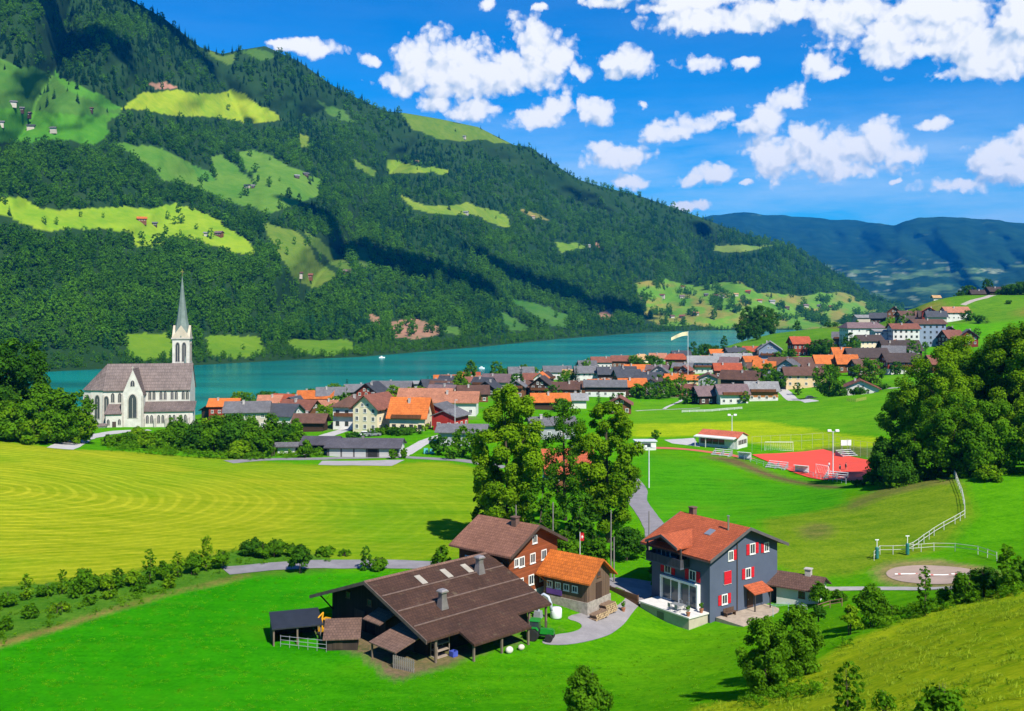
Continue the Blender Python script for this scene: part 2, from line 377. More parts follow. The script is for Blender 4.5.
def ground_material():
    m = bpy.data.materials.new('meadow_grass'); nt, n, l = nodes_of(m)
    geo = N(nt, 'ShaderNodeNewGeometry'); pos = geo.outputs['Position']
    z = N(nt, 'ShaderNodeAttribute', attribute_name='zone').outputs['Color']
    mown = N(nt, 'ShaderNodeAttribute', attribute_name='mown').outputs['Fac']
    fine = noise(nt, pos, 1.9, 7, .85); mid = noise(nt, pos, .22, 6, .68); big = noise(nt, pos, .03, 4, .55)
    # streaks that run along the contour lines of old mowing
    mp = N(nt, 'ShaderNodeMapping'); l.new(pos, mp.inputs[0]); mp.inputs['Scale'].default_value = (.06, .55, .3); mp.inputs['Rotation'].default_value = (0, 0, R(-12))
    streak = noise(nt, mp.outputs[0], 1.0, 5, .65)
    c5 = lambda q, k: mth(nt, 'MULTIPLY', mth(nt, 'SUBTRACT', q, .5), k)
    v = mth(nt, 'ADD', mth(nt, 'ADD', c5(fine, 1.9), c5(mid, .7)), mth(nt, 'ADD', c5(big, .6), c5(streak, .8)))
    trk = N(nt, 'ShaderNodeVectorMath', operation='LENGTH'); tv = N(nt, 'ShaderNodeVectorMath', operation='SUBTRACT'); l.new(pos, tv.inputs[0]); tv.inputs[1].default_value = (-6, 118, 24); l.new(tv.outputs[0], trk.inputs[0])
    tr = mth(nt, 'SINE', mth(nt, 'MULTIPLY', mth(nt, 'ADD', trk.outputs['Value'], c5(big, 30)), 2 * math.pi / 3.6))       # faint mower tracks round the farm
    v = mth(nt, 'ADD', v, mth(nt, 'MULTIPLY', tr, .035))
    light = mixc(nt, 1.0, z, (1.6, 1.25, 1.3), 'MULTIPLY'); dark = mixc(nt, 1.0, z, (.5, .74, .5), 'MULTIPLY')
    c = mixc(nt, mth(nt, 'ADD', mth(nt, 'MULTIPLY', v, 1.55), .5, clamp=True), dark, light)
    # dry yellowish patches
    dry = ramp(nt, noise(nt, pos, .07, 6, .68), [(.52, 0.0), (.75, .5)])
    c = mixc(nt, dry, c, mixc(nt, .6, z, (.16, .22, .008)))
    # hay swaths left in rings by the mower
    sx = N(nt, 'ShaderNodeSeparateXYZ'); l.new(pos, sx.inputs[0])
    wx = mth(nt, 'MULTIPLY', mth(nt, 'SUBTRACT', noise(nt, pos, .02, 2), .5), 13)
    dx = mth(nt, 'ADD', sx.outputs[0], 92.0); dy = mth(nt, 'SUBTRACT', sx.outputs[1], 172.0)
    rr = mth(nt, 'SQRT', mth(nt, 'ADD', mth(nt, 'MULTIPLY', dx, mth(nt, 'MULTIPLY', dx, .8)), mth(nt, 'MULTIPLY', dy, mth(nt, 'MULTIPLY', dy, 1.7))))
    rr = mth(nt, 'ADD', rr, wx)
    s1 = mth(nt, 'SINE', mth(nt, 'MULTIPLY', rr, 2 * math.pi / 2.5)); s2 = mth(nt, 'SINE', mth(nt, 'MULTIPLY', rr, 2 * math.pi / 7.1))
    brk = ramp(nt, noise(nt, pos, .25, 4, .7), [(.35, 0.0), (.65, 1.0)])
    sw = ramp(nt, mth(nt, 'ADD', mth(nt, 'MULTIPLY', s1, .5), .5), [(.62, 0.0), (.95, 1.0)])
    left = ramp(nt, mth(nt, 'MULTIPLY', mth(nt, 'ADD', sx.outputs[0], 120.0), .01), [(.2, 1.0), (.95, .25)])
    st = mth(nt, 'MULTIPLY', mth(nt, 'MULTIPLY', sw, mth(nt, 'ADD', mth(nt, 'MULTIPLY', brk, .5), .2)), left)
    st = mth(nt, 'ADD', st, mth(nt, 'MULTIPLY', s2, .045))
    st = mth(nt, 'ADD', st, mth(nt, 'ADD', c5(streak, 1.5), c5(noise(nt, pos, .9, 5, .75), 1.0)))
    yellow = ramp(nt, noise(nt, pos, .017, 3), [(.38, 0.0), (.6, 1.0)])
    hay = mixc(nt, mth(nt, 'ADD', st, .36, clamp=True), mixc(nt, yellow, (.072, .21, .003), (.155, .235, .004)), mixc(nt, yellow, (.20, .34, .012), (.40, .40, .020)))
    c = mixc(nt, mown, c, hay)
    finish(nt, c, .95, bump(nt, mth(nt, 'ADD', fine, mth(nt, 'MULTIPLY', mid, 2)), .6, .25), .0); return m

# ------------------------------------------------------------------ the long wooded mountain across the lake
WL = np.array([(-420, 404), (-200, 388), (60, 371), (200, 365), (290, 360), (360, 357), (420, 352), (480, 347), (560, 339), (640, 333), (700, 330.5), (760, 330), (850, 330), (905, 329)], float)
RG = np.array([(-420, -330), (-200, -210), (0, -95), (60, -52), (95, -24), (130, -1), (165, 19), (200, 47), (222, 54), (240, 50), (265, 46), (300, 62), (330, 84), (355, 97), (385, 111), (405, 113), (440, 119), (478, 127), (514, 145), (530, 147), (560, 168), (580, 180), (600, 186), (640, 196), (660, 203), (700, 217), (720, 225), (760, 239), (785, 244), (800, 250), (820, 262), (840, 275), (858, 289), (872, 297), (890, 303), (905, 309)], float)
RD = np.array([(-420, 1250), (0, 1750), (200, 2100), (405, 2600), (510, 2800), (660, 3000), (800, 3200), (905, 3350)], float)
def mpoint(px, py):
    """world point of the mountain face seen at a photo pixel"""
    px = np.asarray(px, float); py = np.asarray(py, float)
    w = np.interp(px, WL[:, 0], WL[:, 1]); r = np.interp(px, RG[:, 0], RG[:, 1])
    t = (w - py) / (w - r)
    d0 = (CAMZ) * F / (w - 300); d1 = np.interp(px, RD[:, 0], RD[:, 1])
    u = np.clip(t, -.2, 1)
    d = d0 + (d1 - d0) * (np.sign(u) * np.abs(u) ** .92)
    # spurs and gullies that run down towards the lake
    env = smooth(0, .14, t) * smooth(1.0, .8, t)
    a = px * .011 - (300 - py) * .0035
    rid = 1 - 2 * np.abs(vnoise(a * 1.0 + fbm(px / 160, py / 110, 2) * .5, py * .004) - .5) * 2
    d = d + env * (rid * 105 * (d / 1500) + fbm(px / 55, py / 45, 4) * 60 * (d / 1500))
    s = (300 - py) / F
    return np.stack([(px - 512) / F * d, d, CAMZ + s * d], -1)
PAST = [  # (outline in the photo, colour with its sunlit or shaded tone painted in)
    ([(-60, 50), (0, 59), (20, 67), (32, 66), (55, 75), (75, 88), (95, 98), (122, 108), (108, 122), (110, 133), (94, 146), (62, 138), (25, 142), (0, 141), (-60, 140)], (.055, .15, .018)),
    ([(-60, 105), (0, 107), (40, 112), (100, 117), (122, 110), (108, 122), (110, 133), (94, 146), (62, 138), (25, 142), (-60, 140)], (.06, .20, .012)),
    ([(53, 70), (64, 78), (80, 86), (100, 95), (122, 107), (108, 110), (92, 100), (74, 92), (60, 84)], (.06, .20, .015)),
    ([(122, 108), (140, 94), (175, 91), (215, 95), (231, 89), (247, 97), (283, 119), (256, 123), (219, 117), (175, 116), (150, 111)], (.22, .31, .014)),
    ([(113, 142), (150, 147), (170, 152), (192, 164), (218, 180), (210, 158), (222, 155), (240, 170), (257, 185), (236, 150), (262, 152), (290, 166), (320, 180), (320, 195), (296, 204), (270, 214), (256, 208), (225, 200), (185, 182), (165, 180), (150, 167)], (.085, .19, .020)),
    ([(190, 163), (212, 172), (216, 182), (200, 180)], (.055, .17, .018)),
    ([(-40, 196), (19, 197), (44, 210), (72, 210), (131, 207), (147, 210), (175, 203), (194, 208), (219, 221), (256, 247), (253, 255), (231, 252), (200, 240), (169, 236), (162, 247), (137, 247), (131, 231), (103, 230), (72, 228), (47, 231), (34, 227), (0, 214), (-40, 210)], (.18, .30, .014)),
    ([(262, 222), (285, 228), (296, 232), (310, 244), (318, 262), (330, 270), (338, 277), (313, 288), (294, 281), (283, 260)], (.11, .18, .02)),
    ([(300, 229), (318, 238), (334, 250), (356, 269), (346, 274), (330, 262), (318, 250)], (.09, .16, .02)),
    ([(355, 246), (366, 247), (374, 267), (362, 266)], (.07, .13, .02)),
    ([(122, 334), (170, 333), (172, 358), (132, 361)], (.105, .21, .010)), ([(205, 335), (262, 337), (266, 352), (245, 358), (208, 355)], (.105, .21, .010)), ([(282, 339), (350, 340), (356, 350), (330, 356), (295, 352)], (.105, .21, .010)),
    ([(402, 112), (440, 118), (478, 126), (514, 144), (488, 141), (445, 140), (410, 128)], (.10, .17, .015)),
    ([(386, 159), (414, 165), (448, 170), (448, 174), (410, 172), (391, 174)], (.15, .24, .015)),
    ([(401, 195), (427, 206), (448, 206), (469, 203), (507, 216), (511, 229), (477, 216), (431, 214), (405, 204)], (.15, .23, .02)),
    ([(519, 208), (551, 220), (532, 219)], (.18, .18, .04)), ([(555, 241), (591, 246), (562, 253)], (.13, .22, .02)),
    ([(507, 298), (536, 303), (570, 317), (566, 328), (545, 324), (524, 309)], (.055, .15, .02)), ([(498, 311), (536, 330), (511, 331)], (.055, .15, .02)), ([(441, 322), (462, 330), (460, 337), (443, 331)], (.07, .16, .02)),
    ([(317, 100), (342, 111), (359, 123), (330, 115)], (.06, .14, .02)), ([(352, 158), (376, 172), (374, 176), (354, 165)], (.12, .2, .02)), ([(300, 134), (311, 137), (309, 146), (301, 148)], (.14, .2, .02)),
    ([(635, 283), (660, 278), (693, 286), (719, 283), (739, 281), (759, 293), (799, 296), (822, 293), (845, 293), (869, 303), (880, 312), (832, 320), (860, 329), (740, 329), (706, 326), (660, 325), (636, 317), (648, 309), (640, 295)], (.10, .23, .018)),
    ([(716, 245), (759, 246), (779, 245), (739, 252), (713, 250)], (.14, .22, .03)), ([(238, 51), (262, 48), (276, 56), (262, 61)], (.05, .12, .015)), ([(205, 49), (222, 55), (236, 55), (230, 64), (214, 58)], (.08, .14, .02)),
]
ROCK = [[(391, 323), (412, 319), (439, 326), (440, 334), (422, 339), (393, 337)], [(596, 312), (612, 309), (617, 316), (603, 320)], [(145, 83), (165, 81), (180, 88), (160, 90)], [(368, 312), (380, 318), (384, 330), (374, 326)], [(596, 243), (600, 243), (602, 248), (597, 247)]]
def mmask(px, py):
    wx = px + fbm(px / 9, py / 7, 4) * 3.6; wy = py + fbm(px / 9 + 40, py / 7, 4) * 2.6
    idx = np.full(px.shape, -1)
    for i, (p, c) in enumerate(PAST): idx[in_poly(wx, wy, p)] = i
    for i, p in enumerate(ROCK): idx[in_poly(wx, wy, p)] = 100 + i
    return idx
def mountain():
    cols = np.r_[np.arange(-420, -20, 8), np.arange(-20, 906, 2.0)]
    ts = np.r_[-.06, np.linspace(0, 1, 190)]
    w = np.interp(cols, WL[:, 0], WL[:, 1]); r = np.interp(cols, RG[:, 0], RG[:, 1])
    PX = np.repeat(cols[None], len(ts), 0); PY = w[None] - (w - r)[None] * ts[:, None]
    V = mpoint(PX, PY)
    idx = mmask(PX, PY)
    c = np.empty(PX.shape + (3,)); c[:] = (.018, .05, .012)
    for i, (p, col) in enumerate(PAST): c[idx == i] = col
    j = idx == 24
    mix = smooth(-.2, .5, fbm(PX / 14, PY / 5, 3))[..., None]
    c = np.where(j[..., None], c * (1 - mix) + np.array((.19, .19, .035)) * mix, c)
    c[idx >= 100] = (.30, .17, .10)
    back = V[-1].copy(); rows = [V.reshape(-1, 3)]
    bk = []
    for k in range(1, 6):                       # the far side falls away behind the crest
        b = back.copy(); b[:, 1] += 140 * k * k * .6; b[:, 0] -= 80 * k * k * .6; b[:, 2] -= 30 * k * k; bk.append(b)
    V = np.concatenate([V, np.stack(bk)]); c = np.concatenate([c, np.tile(np.array((.018, .05, .012)), (5, len(cols), 1))])
    nr, nc = V.shape[:2]; i = np.arange(nr * nc).reshape(nr, nc)
    q = np.stack([i[:-1, :-1], i[:-1, 1:], i[1:, 1:], i[1:, :-1]], -1).reshape(-1, 4)
    m = bpy.data.materials.new('mountain_slope'); nt, n, l = nodes_of(m)
    pos = N(nt, 'ShaderNodeNewGeometry').outputs['Position']; z = N(nt, 'ShaderNodeAttribute', attribute_name='zone').outputs['Color']
    f = mth(nt, 'ADD', mth(nt, 'MULTIPLY', noise(nt, pos, .012, 5, .6), .6), mth(nt, 'MULTIPLY', noise(nt, pos, .08, 5, .65), .4))
    cc = mixc(nt, ramp(nt, f, [(.35, 0.0), (.65, 1.0)]), mixc(nt, 1.0, z, (.62, .82, .7), 'MULTIPLY'), mixc(nt, 1.0, z, (1.4, 1.12, 1.3), 'MULTIPLY'))
    finish(nt, cc, .9, bump(nt, noise(nt, pos, .05, 4), .5, 3.0), .05)
    me = np_mesh('mountain', V.reshape(-1, 3), q, m, {'zone': ('FLOAT_COLOR', 'POINT', np.c_[c.reshape(-1, 3), np.ones(nr * nc)])})
    return tag(link('mountain', me), 'long wooded mountain with steep pastures across the lake', kind='structure')

def far_hills():
    cols = np.arange(600, 1400, 3.0)
    ridge = np.interp(cols, [600, 690, 715, 745, 770, 800, 830, 850, 880, 895, 905, 920, 940, 960, 980, 1000, 1024, 1100, 1200, 1400], [240, 222, 215, 213, 215, 216, 219, 219, 224, 225, 221, 217, 216, 217, 219, 220, 223, 214, 205, 190])
    ridge = ridge + fbm(cols / 16, cols * 0, 3) * 1.6
    base = np.interp(cols, [600, 870, 1024, 1400], [312, 309, 306, 306])
    ts = np.linspace(0, 1, 90)
    PX = np.repeat(cols[None], len(ts), 0); PY = base[None] + (ridge - base)[None] * ts[:, None]
    d1 = np.interp(cols, [600, 860, 900, 1400], [9800, 9600, 8200, 7600])
    d0 = 3900.0
    D = d0 + (d1[None] - d0) * ts[:, None] ** .9 + fbm(PX / 34 - PY / 60, PY / 30, 4) * 700 * smooth(0, .2, ts)[:, None] * smooth(1, .85, ts)[:, None]
    V = np.stack([(PX - 512) / F * D, D, CAMZ + (300 - PY) / F * D], -1)
    g = fbm(PX / 22, PY / 3.2, 4)
    low = smooth(250, 270, PY + fbm(PX / 40, PY / 20, 2) * 8); pasture = smooth(.10, .42, g + low * .5 - .42)
    # dark shoulder on the near right of the basin
    c = np.array((.012, .042, .02)) * (1 - pasture[..., None]) + np.array((.075, .14, .045)) * pasture[..., None]
    sp = smooth(.45, .6, fbm(PX / 12 + 9, PY / 3.5, 3)) * low; c = c * (1 - sp[..., None]) + np.array((.17, .21, .12)) * sp[..., None]
    b = V[-1].copy(); b2 = b.copy(); b2[:, 1] += 1500; b2[:, 2] -= 600
    V = np.concatenate([V, b2[None]]); c = np.concatenate([c, c[-1:]])
    nr, nc = V.shape[:2]; i = np.arange(nr * nc).reshape(nr, nc)
    q = np.stack([i[:-1, :-1], i[:-1, 1:], i[1:, 1:], i[1:, :-1]], -1).reshape(-1, 4)
    m = bpy.data.materials.new('distant_slope'); nt, n, l = nodes_of(m)
    pos = N(nt, 'ShaderNodeNewGeometry').outputs['Position']; z = N(nt, 'ShaderNodeAttribute', attribute_name='zone').outputs['Color']
    f = noise(nt, pos, .006, 6, .65)
    cc = mixc(nt, ramp(nt, f, [(.35, 0.0), (.65, 1.0)]), mixc(nt, 1.0, z, (.6, .7, .7), 'MULTIPLY'), mixc(nt, 1.0, z, (1.35, 1.25, 1.2), 'MULTIPLY'))
    finish(nt, cc, .95, None, .0)
    me = np_mesh('hills', V.reshape(-1, 3), q, m, {'zone': ('FLOAT_COLOR', 'POINT', np.c_[c.reshape(-1, 3), np.ones(nr * nc)])})
    tag(link('hills', me), 'distant hills fading to blue at the head of the valley', kind='structure')
    # valley floor that carries everything to the horizon
    mb = MB(); mb.add([(-16000, -2500, -16), (18000, -2500, -16), (18000, 16000, -16), (-16000, 16000, -16)], [(0, 1, 2, 3)])
    tag(mb.build('valley_floor', plain('valley_floor', (.08, .15, .04), .9, .3, .004)), 'green floor of the valley', kind='structure')

def lake():
    m = bpy.data.materials.new('lake_water'); nt, n, l = nodes_of(m)
    pos = N(nt, 'ShaderNodeNewGeometry').outputs['Position']
    mp = N(nt, 'ShaderNodeMapping'); l.new(pos, mp.inputs[0]); mp.inputs['Scale'].default_value = (.0025, .012, 1); mp.inputs['Rotation'].default_value = (0, 0, R(20))
    band = noise(nt, mp.outputs[0], 1.0, 4, .55)
    c = mixc(nt, ramp(nt, band, [(.38, 0.0), (.62, 1.0)]), (.0, .125, .135), (.0, .24, .225))
    w = N(nt, 'ShaderNodeMapping'); l.new(pos, w.inputs[0]); w.inputs['Scale'].default_value = (.25, .5, 1)
    wv = noise(nt, w.outputs[0], 1.0, 4, .6)
    b = finish(nt, c, .2, bump(nt, wv, .3, .6), .28)
    mb = MB(); mb.add([(-1400, 330, 0), (620, 330, 0), (900, 2300, 0), (-300, 2300, 0), (-1400, 900, 0)], [(0, 1, 2, 3, 4)])
    tag(mb.build('lake', m), 'turquoise lake between the village and the mountain', kind='structure')
# ------------------------------------------------------------------ daylight, sky with cumulus, air, camera
SUN_EL, SUN_AZ = 47.0, 149.0      # azimuth clockwise from the view direction (+Y): behind the right shoulder
def sun_dir():
    e, a = R(SUN_EL), R(SUN_AZ); return Vector((math.sin(a) * math.cos(e), math.cos(a) * math.cos(e), math.sin(e)))
CLOUDS = [  # photo pixel centre, radii
    (418, 60, 34, 26), (455, 72, 45, 30), (500, 70, 42, 28), (535, 42, 24, 26), (545, 68, 34, 24), (400, 82, 26, 12), (470, 112, 34, 16), (435, 105, 18, 14), (575, 72, 22, 8),
    (535, 118, 30, 10), (558, 108, 14, 10), (594, 110, 20, 14), (624, 62, 30, 13), (612, 76, 10, 6), (566, 58, 7, 5), (376, 62, 8, 6), (488, 4, 9, 6), (541, 8, 10, 5), (641, 106, 6, 5),
    (616, 158, 32, 11), (602, 146, 13, 8), (630, 182, 19, 8), (672, 134, 26, 9), (655, 130, 13, 10), (706, 126, 30, 12), (722, 118, 14, 10), (700, 62, 26, 9), (750, 62, 14, 8), (690, 206, 22, 5),
    (816, 65, 13, 9), (834, 73, 15, 7), (786, 100, 16, 14), (768, 118, 22, 14), (750, 126, 18, 8), (800, 140, 24, 20), (780, 158, 34, 18), (826, 160, 44, 20), (868, 150, 28, 20), (880, 140, 20, 18), (905, 155, 18, 9), (850, 172, 50, 9), (690, 178, 16, 10), (715, 174, 20, 10), (720, 172, 12, 10), (748, 184, 5, 4),
    (934, 125, 14, 5), (893, 182, 6, 3), (1010, 150, 30, 12), (1015, 168, 34, 16), (985, 160, 12, 6), (955, 186, 26, 9), (1030, 140, 30, 14),
    (700, 20, 50, 15), (740, 24, 60, 13), (780, 12, 60, 14), (690, 2, 60, 8), (850, 10, 60, 22), (900, 30, 60, 26), (920, 50, 55, 14), (970, 40, 60, 30), (1000, 56, 50, 18), (940, 10, 90, 22), (1020, 20, 50, 30), (980, 72, 60, 8), (610, 2, 40, 7), (660, 8, 30, 6), (630, -12, 60, 10),
    (296, 47, 36, 7), (318, 48, 20, 7), (275, 43, 16, 4),
    (760, -40, 200, 22), (980, -45, 160, 30), (300, -70, 140, 30), (560, -90, 160, 30), (60, -120, 160, 40), (1150, 60, 70, 40), (1200, 160, 80, 20), (-150, 40, 100, 30), (-60, 120, 60, 14), (1120, -80, 160, 40)]
def aelm(px, py):
    az = math.atan((px - 512) / F); el = math.atan((300 - py) / F * math.cos(az)); return 1000 * az, 1000 * el
def world():
    w = bpy.data.worlds.new('World'); scene.world = w; w.use_nodes = True; nt = w.node_tree; nt.nodes.clear(); l = nt.links
    # group: cumulus field over (azimuth, elevation)
    g = bpy.data.node_groups.new('cumulus', 'ShaderNodeTree')
    g.interface.new_socket('P', in_out='INPUT', socket_type='NodeSocketVector'); g.interface.new_socket('D', in_out='OUTPUT', socket_type='NodeSocketFloat')
    gi = g.nodes.new('NodeGroupInput'); go = g.nodes.new('NodeGroupOutput'); P = gi.outputs[0]
    def chain(lst):
      acc = None
      for (px, py, rx, ry) in lst:
          a, e = aelm(px, py)
          s = g.nodes.new('ShaderNodeVectorMath'); s.operation = 'SUBTRACT'; g.links.new(P, s.inputs[0]); s.inputs[1].default_value = (a, e, 0)
          m = g.nodes.new('ShaderNodeVectorMath'); m.operation = 'MULTIPLY'; g.links.new(s.outputs[0], m.inputs[0]); m.inputs[1].default_value = (1 / rx, 1 / ry, 0)
          ln = g.nodes.new('ShaderNodeVectorMath'); ln.operation = 'LENGTH'; g.links.new(m.outputs[0], ln.inputs[0])
          v = ln.outputs['Value']
          if acc is None: acc = v
          else:
              n = g.nodes.new('ShaderNodeMath'); n.operation = 'SMOOTH_MIN'; g.links.new(acc, n.inputs[0]); g.links.new(v, n.inputs[1]); n.inputs[2].default_value = .28; acc = n.outputs[0]
      return acc
    acc = chain(CLOUDS)
    g.links.new(mth(g, 'SUBTRACT', 1.12, acc), go.inputs[0])
    tc = N(nt, 'ShaderNodeTexCoord').outputs['Generated']
    sx = N(nt, 'ShaderNodeSeparateXYZ'); l.new(tc, sx.inputs[0])
    az = mth(nt, 'MULTIPLY', mth(nt, 'ARCTAN2', sx.outputs[0], sx.outputs[1]), 1000.0); el = mth(nt, 'MULTIPLY', mth(nt, 'ARCSINE', sx.outputs[2]), 1000.0)
    cb = N(nt, 'ShaderNodeCombineXYZ'); l.new(az, cb.inputs[0]); l.new(el, cb.inputs[1])
    p0 = cb.outputs[0]
    def puff(vec):          # cauliflower relief: rounded cells in three sizes and ragged noise
        out = None
        for sc, am in ((.024, .75), (.06, .5), (.15, .3)):
            v = N(nt, 'ShaderNodeTexVoronoi', voronoi_dimensions='2D', feature='SMOOTH_F1'); l.new(vec, v.inputs['Vector']); v.inputs['Scale'].default_value = sc; v.inputs['Smoothness'].default_value = .35
            t = mth(nt, 'MULTIPLY', mth(nt, 'SUBTRACT', .42, v.outputs['Distance']), am); out = t if out is None else mth(nt, 'ADD', out, t)
        return out
    wn = N(nt, 'ShaderNodeTexNoise', noise_dimensions='2D'); l.new(p0, wn.inputs['Vector']); wn.inputs['Scale'].default_value = .03; wn.inputs['Detail'].default_value = 5; wn.inputs['Roughness'].default_value = .6
    wo = N(nt, 'ShaderNodeVectorMath', operation='MULTIPLY_ADD'); l.new(wn.outputs['Color'], wo.inputs[0]); wo.inputs[1].default_value = (18, 15, 0); l.new(p0, wo.inputs[2])
    w1 = N(nt, 'ShaderNodeVectorMath', operation='SUBTRACT'); l.new(wo.outputs[0], w1.inputs[0]); w1.inputs[1].default_value = (9, 7.5, 0)
    g0 = N(nt, 'ShaderNodeGroup', node_tree=g); l.new(w1.outputs[0], g0.inputs[0])
    up = N(nt, 'ShaderNodeVectorMath', operation='ADD'); l.new(w1.outputs[0], up.inputs[0]); up.inputs[1].default_value = (5, 7, 0)
    g1 = N(nt, 'ShaderNodeGroup', node_tree=g); u2 = N(nt, 'ShaderNodeVectorMath', operation='ADD'); l.new(w1.outputs[0], u2.inputs[0]); u2.inputs[1].default_value = (5, 13, 0); l.new(u2.outputs[0], g1.inputs[0])
    pa = puff(w1.outputs[0]); pb = puff(up.outputs[0])
    rag = mth(nt, 'ADD', mth(nt, 'MULTIPLY', mth(nt, 'SUBTRACT', wn.outputs[0], .5), 1.0), mth(nt, 'MULTIPLY', mth(nt, 'SUBTRACT', noise(nt, w1.outputs[0], .13, 5, .65), .5), .42))
    D = mth(nt, 'ADD', mth(nt, 'ADD', mth(nt, 'MULTIPLY', g0.outputs[0], .9), pa), rag)
    dens = ramp(nt, D, [(.0, 0.0), (.16, .3), (.34, .82), (.6, 1.0)])
    body = mth(nt, 'SUBTRACT', g1.outputs[0], g0.outputs[0])           # more cloud above than here: an underside
    under = mth(nt, 'ADD', mth(nt, 'MULTIPLY', body, .75), mth(nt, 'MULTIPLY', g0.outputs[0], .12))
    shade = mth(nt, 'ADD', mth(nt, 'MULTIPLY', mth(nt, 'SUBTRACT', pb, pa), 1.5), mth(nt, 'ADD', under, mth(nt, 'ADD', .06, mth(nt, 'MULTIPLY', mth(nt, 'SUBTRACT', noise(nt, w1.outputs[0], .014, 3), .5), 1.3))), clamp=True)
    ccol = mixc(nt, shade, (7.2, 7.2, 7.1), (3.2, 4.15, 5.3))
    # thin high veil low over the far hills
    mp = N(nt, 'ShaderNodeMapping'); l.new(p0, mp.inputs[0]); mp.inputs['Scale'].default_value = (.004, .022, 1)
    veil = ramp(nt, noise(nt, mp.outputs[0], 1.0, 5, .6), [(.36, .08), (.66, .6)])
    low = ramp(nt, mth(nt, 'MULTIPLY', el, .001), [(.0, 1.0), (.12, .85), (.20, .06)])
    sky = N(nt, 'ShaderNodeTexSky', sky_type='NISHITA'); sky.sun_disc = False; sky.sun_elevation = R(SUN_EL); sky.sun_rotation = R(SUN_AZ); sky.altitude = 900; sky.air_density = 1.0; sky.dust_density = .3; sky.ozone_density = 3.0
    hs = N(nt, 'ShaderNodeHueSaturation'); l.new(sky.outputs[0], hs.inputs['Color']); hs.inputs['Saturation'].default_value = 1.35; hs.inputs['Value'].default_value = .82
    skyc = mixc(nt, 1.0, hs.outputs[0], (.02, .86, 1.20), 'MULTIPLY')
    c = mixc(nt, mth(nt, 'MULTIPLY', veil, low), skyc, (5.6, 6.6, 7.3))
    c = mixc(nt, dens, c, ccol)
    bg = N(nt, 'ShaderNodeBackground'); l.new(c, bg.inputs[0]); bg.inputs[1].default_value = .1
    o = N(nt, 'ShaderNodeOutputWorld'); l.new(bg.outputs[0], o.inputs[0])
    try: w.cycles.sampling_method = 'MANUAL'; w.cycles.sample_map_resolution = 512
    except Exception: pass
def lights_camera():
    L = bpy.data.lights.new('sun', 'SUN'); L.energy = 5.0; L.angle = R(.53); L.color = (1, .95, .85)
    o = link('sun', L); o.rotation_euler = (-sun_dir()).to_track_quat('-Z', 'Y').to_euler(); o.location = (60, -80, 160)
    cam = bpy.data.cameras.new('camera'); c = link('camera', cam); c.location = (0, 0, CAMZ); c.rotation_euler = (R(90), 0, 0)
    cam.sensor_width = 36; cam.lens = 36 * F / 1024; cam.shift_y = -55.5 / 1024; cam.clip_start = .5; cam.clip_end = 40000
    scene.camera = c
    scene.view_settings.view_transform = 'Standard'; scene.view_settings.look = 'None'; scene.view_settings.exposure = 0.64; scene.view_settings.gamma = 1
    cy = scene.cycles; cy.max_bounces = 5; cy.diffuse_bounces = 2; cy.glossy_bounces = 2; cy.transmission_bounces = 3; cy.transparent_max_bounces = 6; cy.volume_bounces = 0
    cy.use_adaptive_sampling = True; cy.caustics_reflective = False; cy.caustics_refractive = False
HAZE = True
def haze():
    if not HAZE: return
    m = bpy.data.materials.new('thin_air'); nt, n, l = nodes_of(m)
    v = N(nt, 'ShaderNodeVolumePrincipled'); v.inputs['Color'].default_value = (.01, .33, 1.0, 1); v.inputs['Density'].default_value = 4.8e-5; v.inputs['Anisotropy'].default_value = 0.0
    o = N(nt, 'ShaderNodeOutputMaterial'); l.new(v.outputs[0], o.inputs['Volume'])
    mb = MB(); mb.b2((-16200, -2700, -17.2), (18200, 16200, 1350)); h = mb.build('haze', m)
    tag(h, 'thin blue summer haze filling the valley', kind='stuff')

def shade_clouds():
    """real cumulus beyond the top of the frame; their shadows lie on the mountain"""
    m = plain('cloud_white', (.9, .9, .9), 1.0, .02, .01, .0); sd = sun_dir(); rg = np.random.default_rng(21)
    for k, (px, py, lx, ly, z) in enumerate([(410, 268, 420, 150, 1560), (565, 294, 480, 140, 1640), (316, 214, 150, 80, 1600), (30, -8, 420, 150, 1760), (160, 22, 300, 70, 1720)]):
        p = Vector(mpoint(np.array([px]), np.array([py]))[0]); t = (z - p.z) / sd.z; c = p + sd * t
        V, Q = [], []; b = 0
        for i in range(64):
            a = rg.uniform(0, 6.28); r = math.sqrt(rg.uniform(0, 1)); cx, cy = math.cos(a) * r * lx * .5, math.sin(a) * r * ly * .5; s = rg.uniform(.08, .22) * (lx * ly) ** .5 * (1 - .45 * r)
            mb = MB(); mb.ball((cx, cy, s * .35), (s, s, s * .6), 14, 9); v = np.array(mb.v)
            v += fbm(v[:, 0] / 22 + i * 7, v[:, 1] / 22 + v[:, 2] / 16, 4)[:, None] * s * .35 * np.array([1, 1, .8])
            v[:, 2] = np.maximum(v[:, 2], fbm(v[:, 0] / 40, v[:, 1] / 40, 2) * 6)
            V += [tuple(q) for q in v]; Q += [tuple(j + b for j in f) for f in mb.f]; b = len(V)
        me = bpy.data.meshes.new('cloud'); me.from_pydata(V, [], Q); me.materials.append(m); me.polygons.foreach_set('use_smooth', [True] * len(me.polygons))
        o = link('cloud', me); o.location = c; tag(o, 'flat based cumulus cloud drifting over the valley', kind='structure')
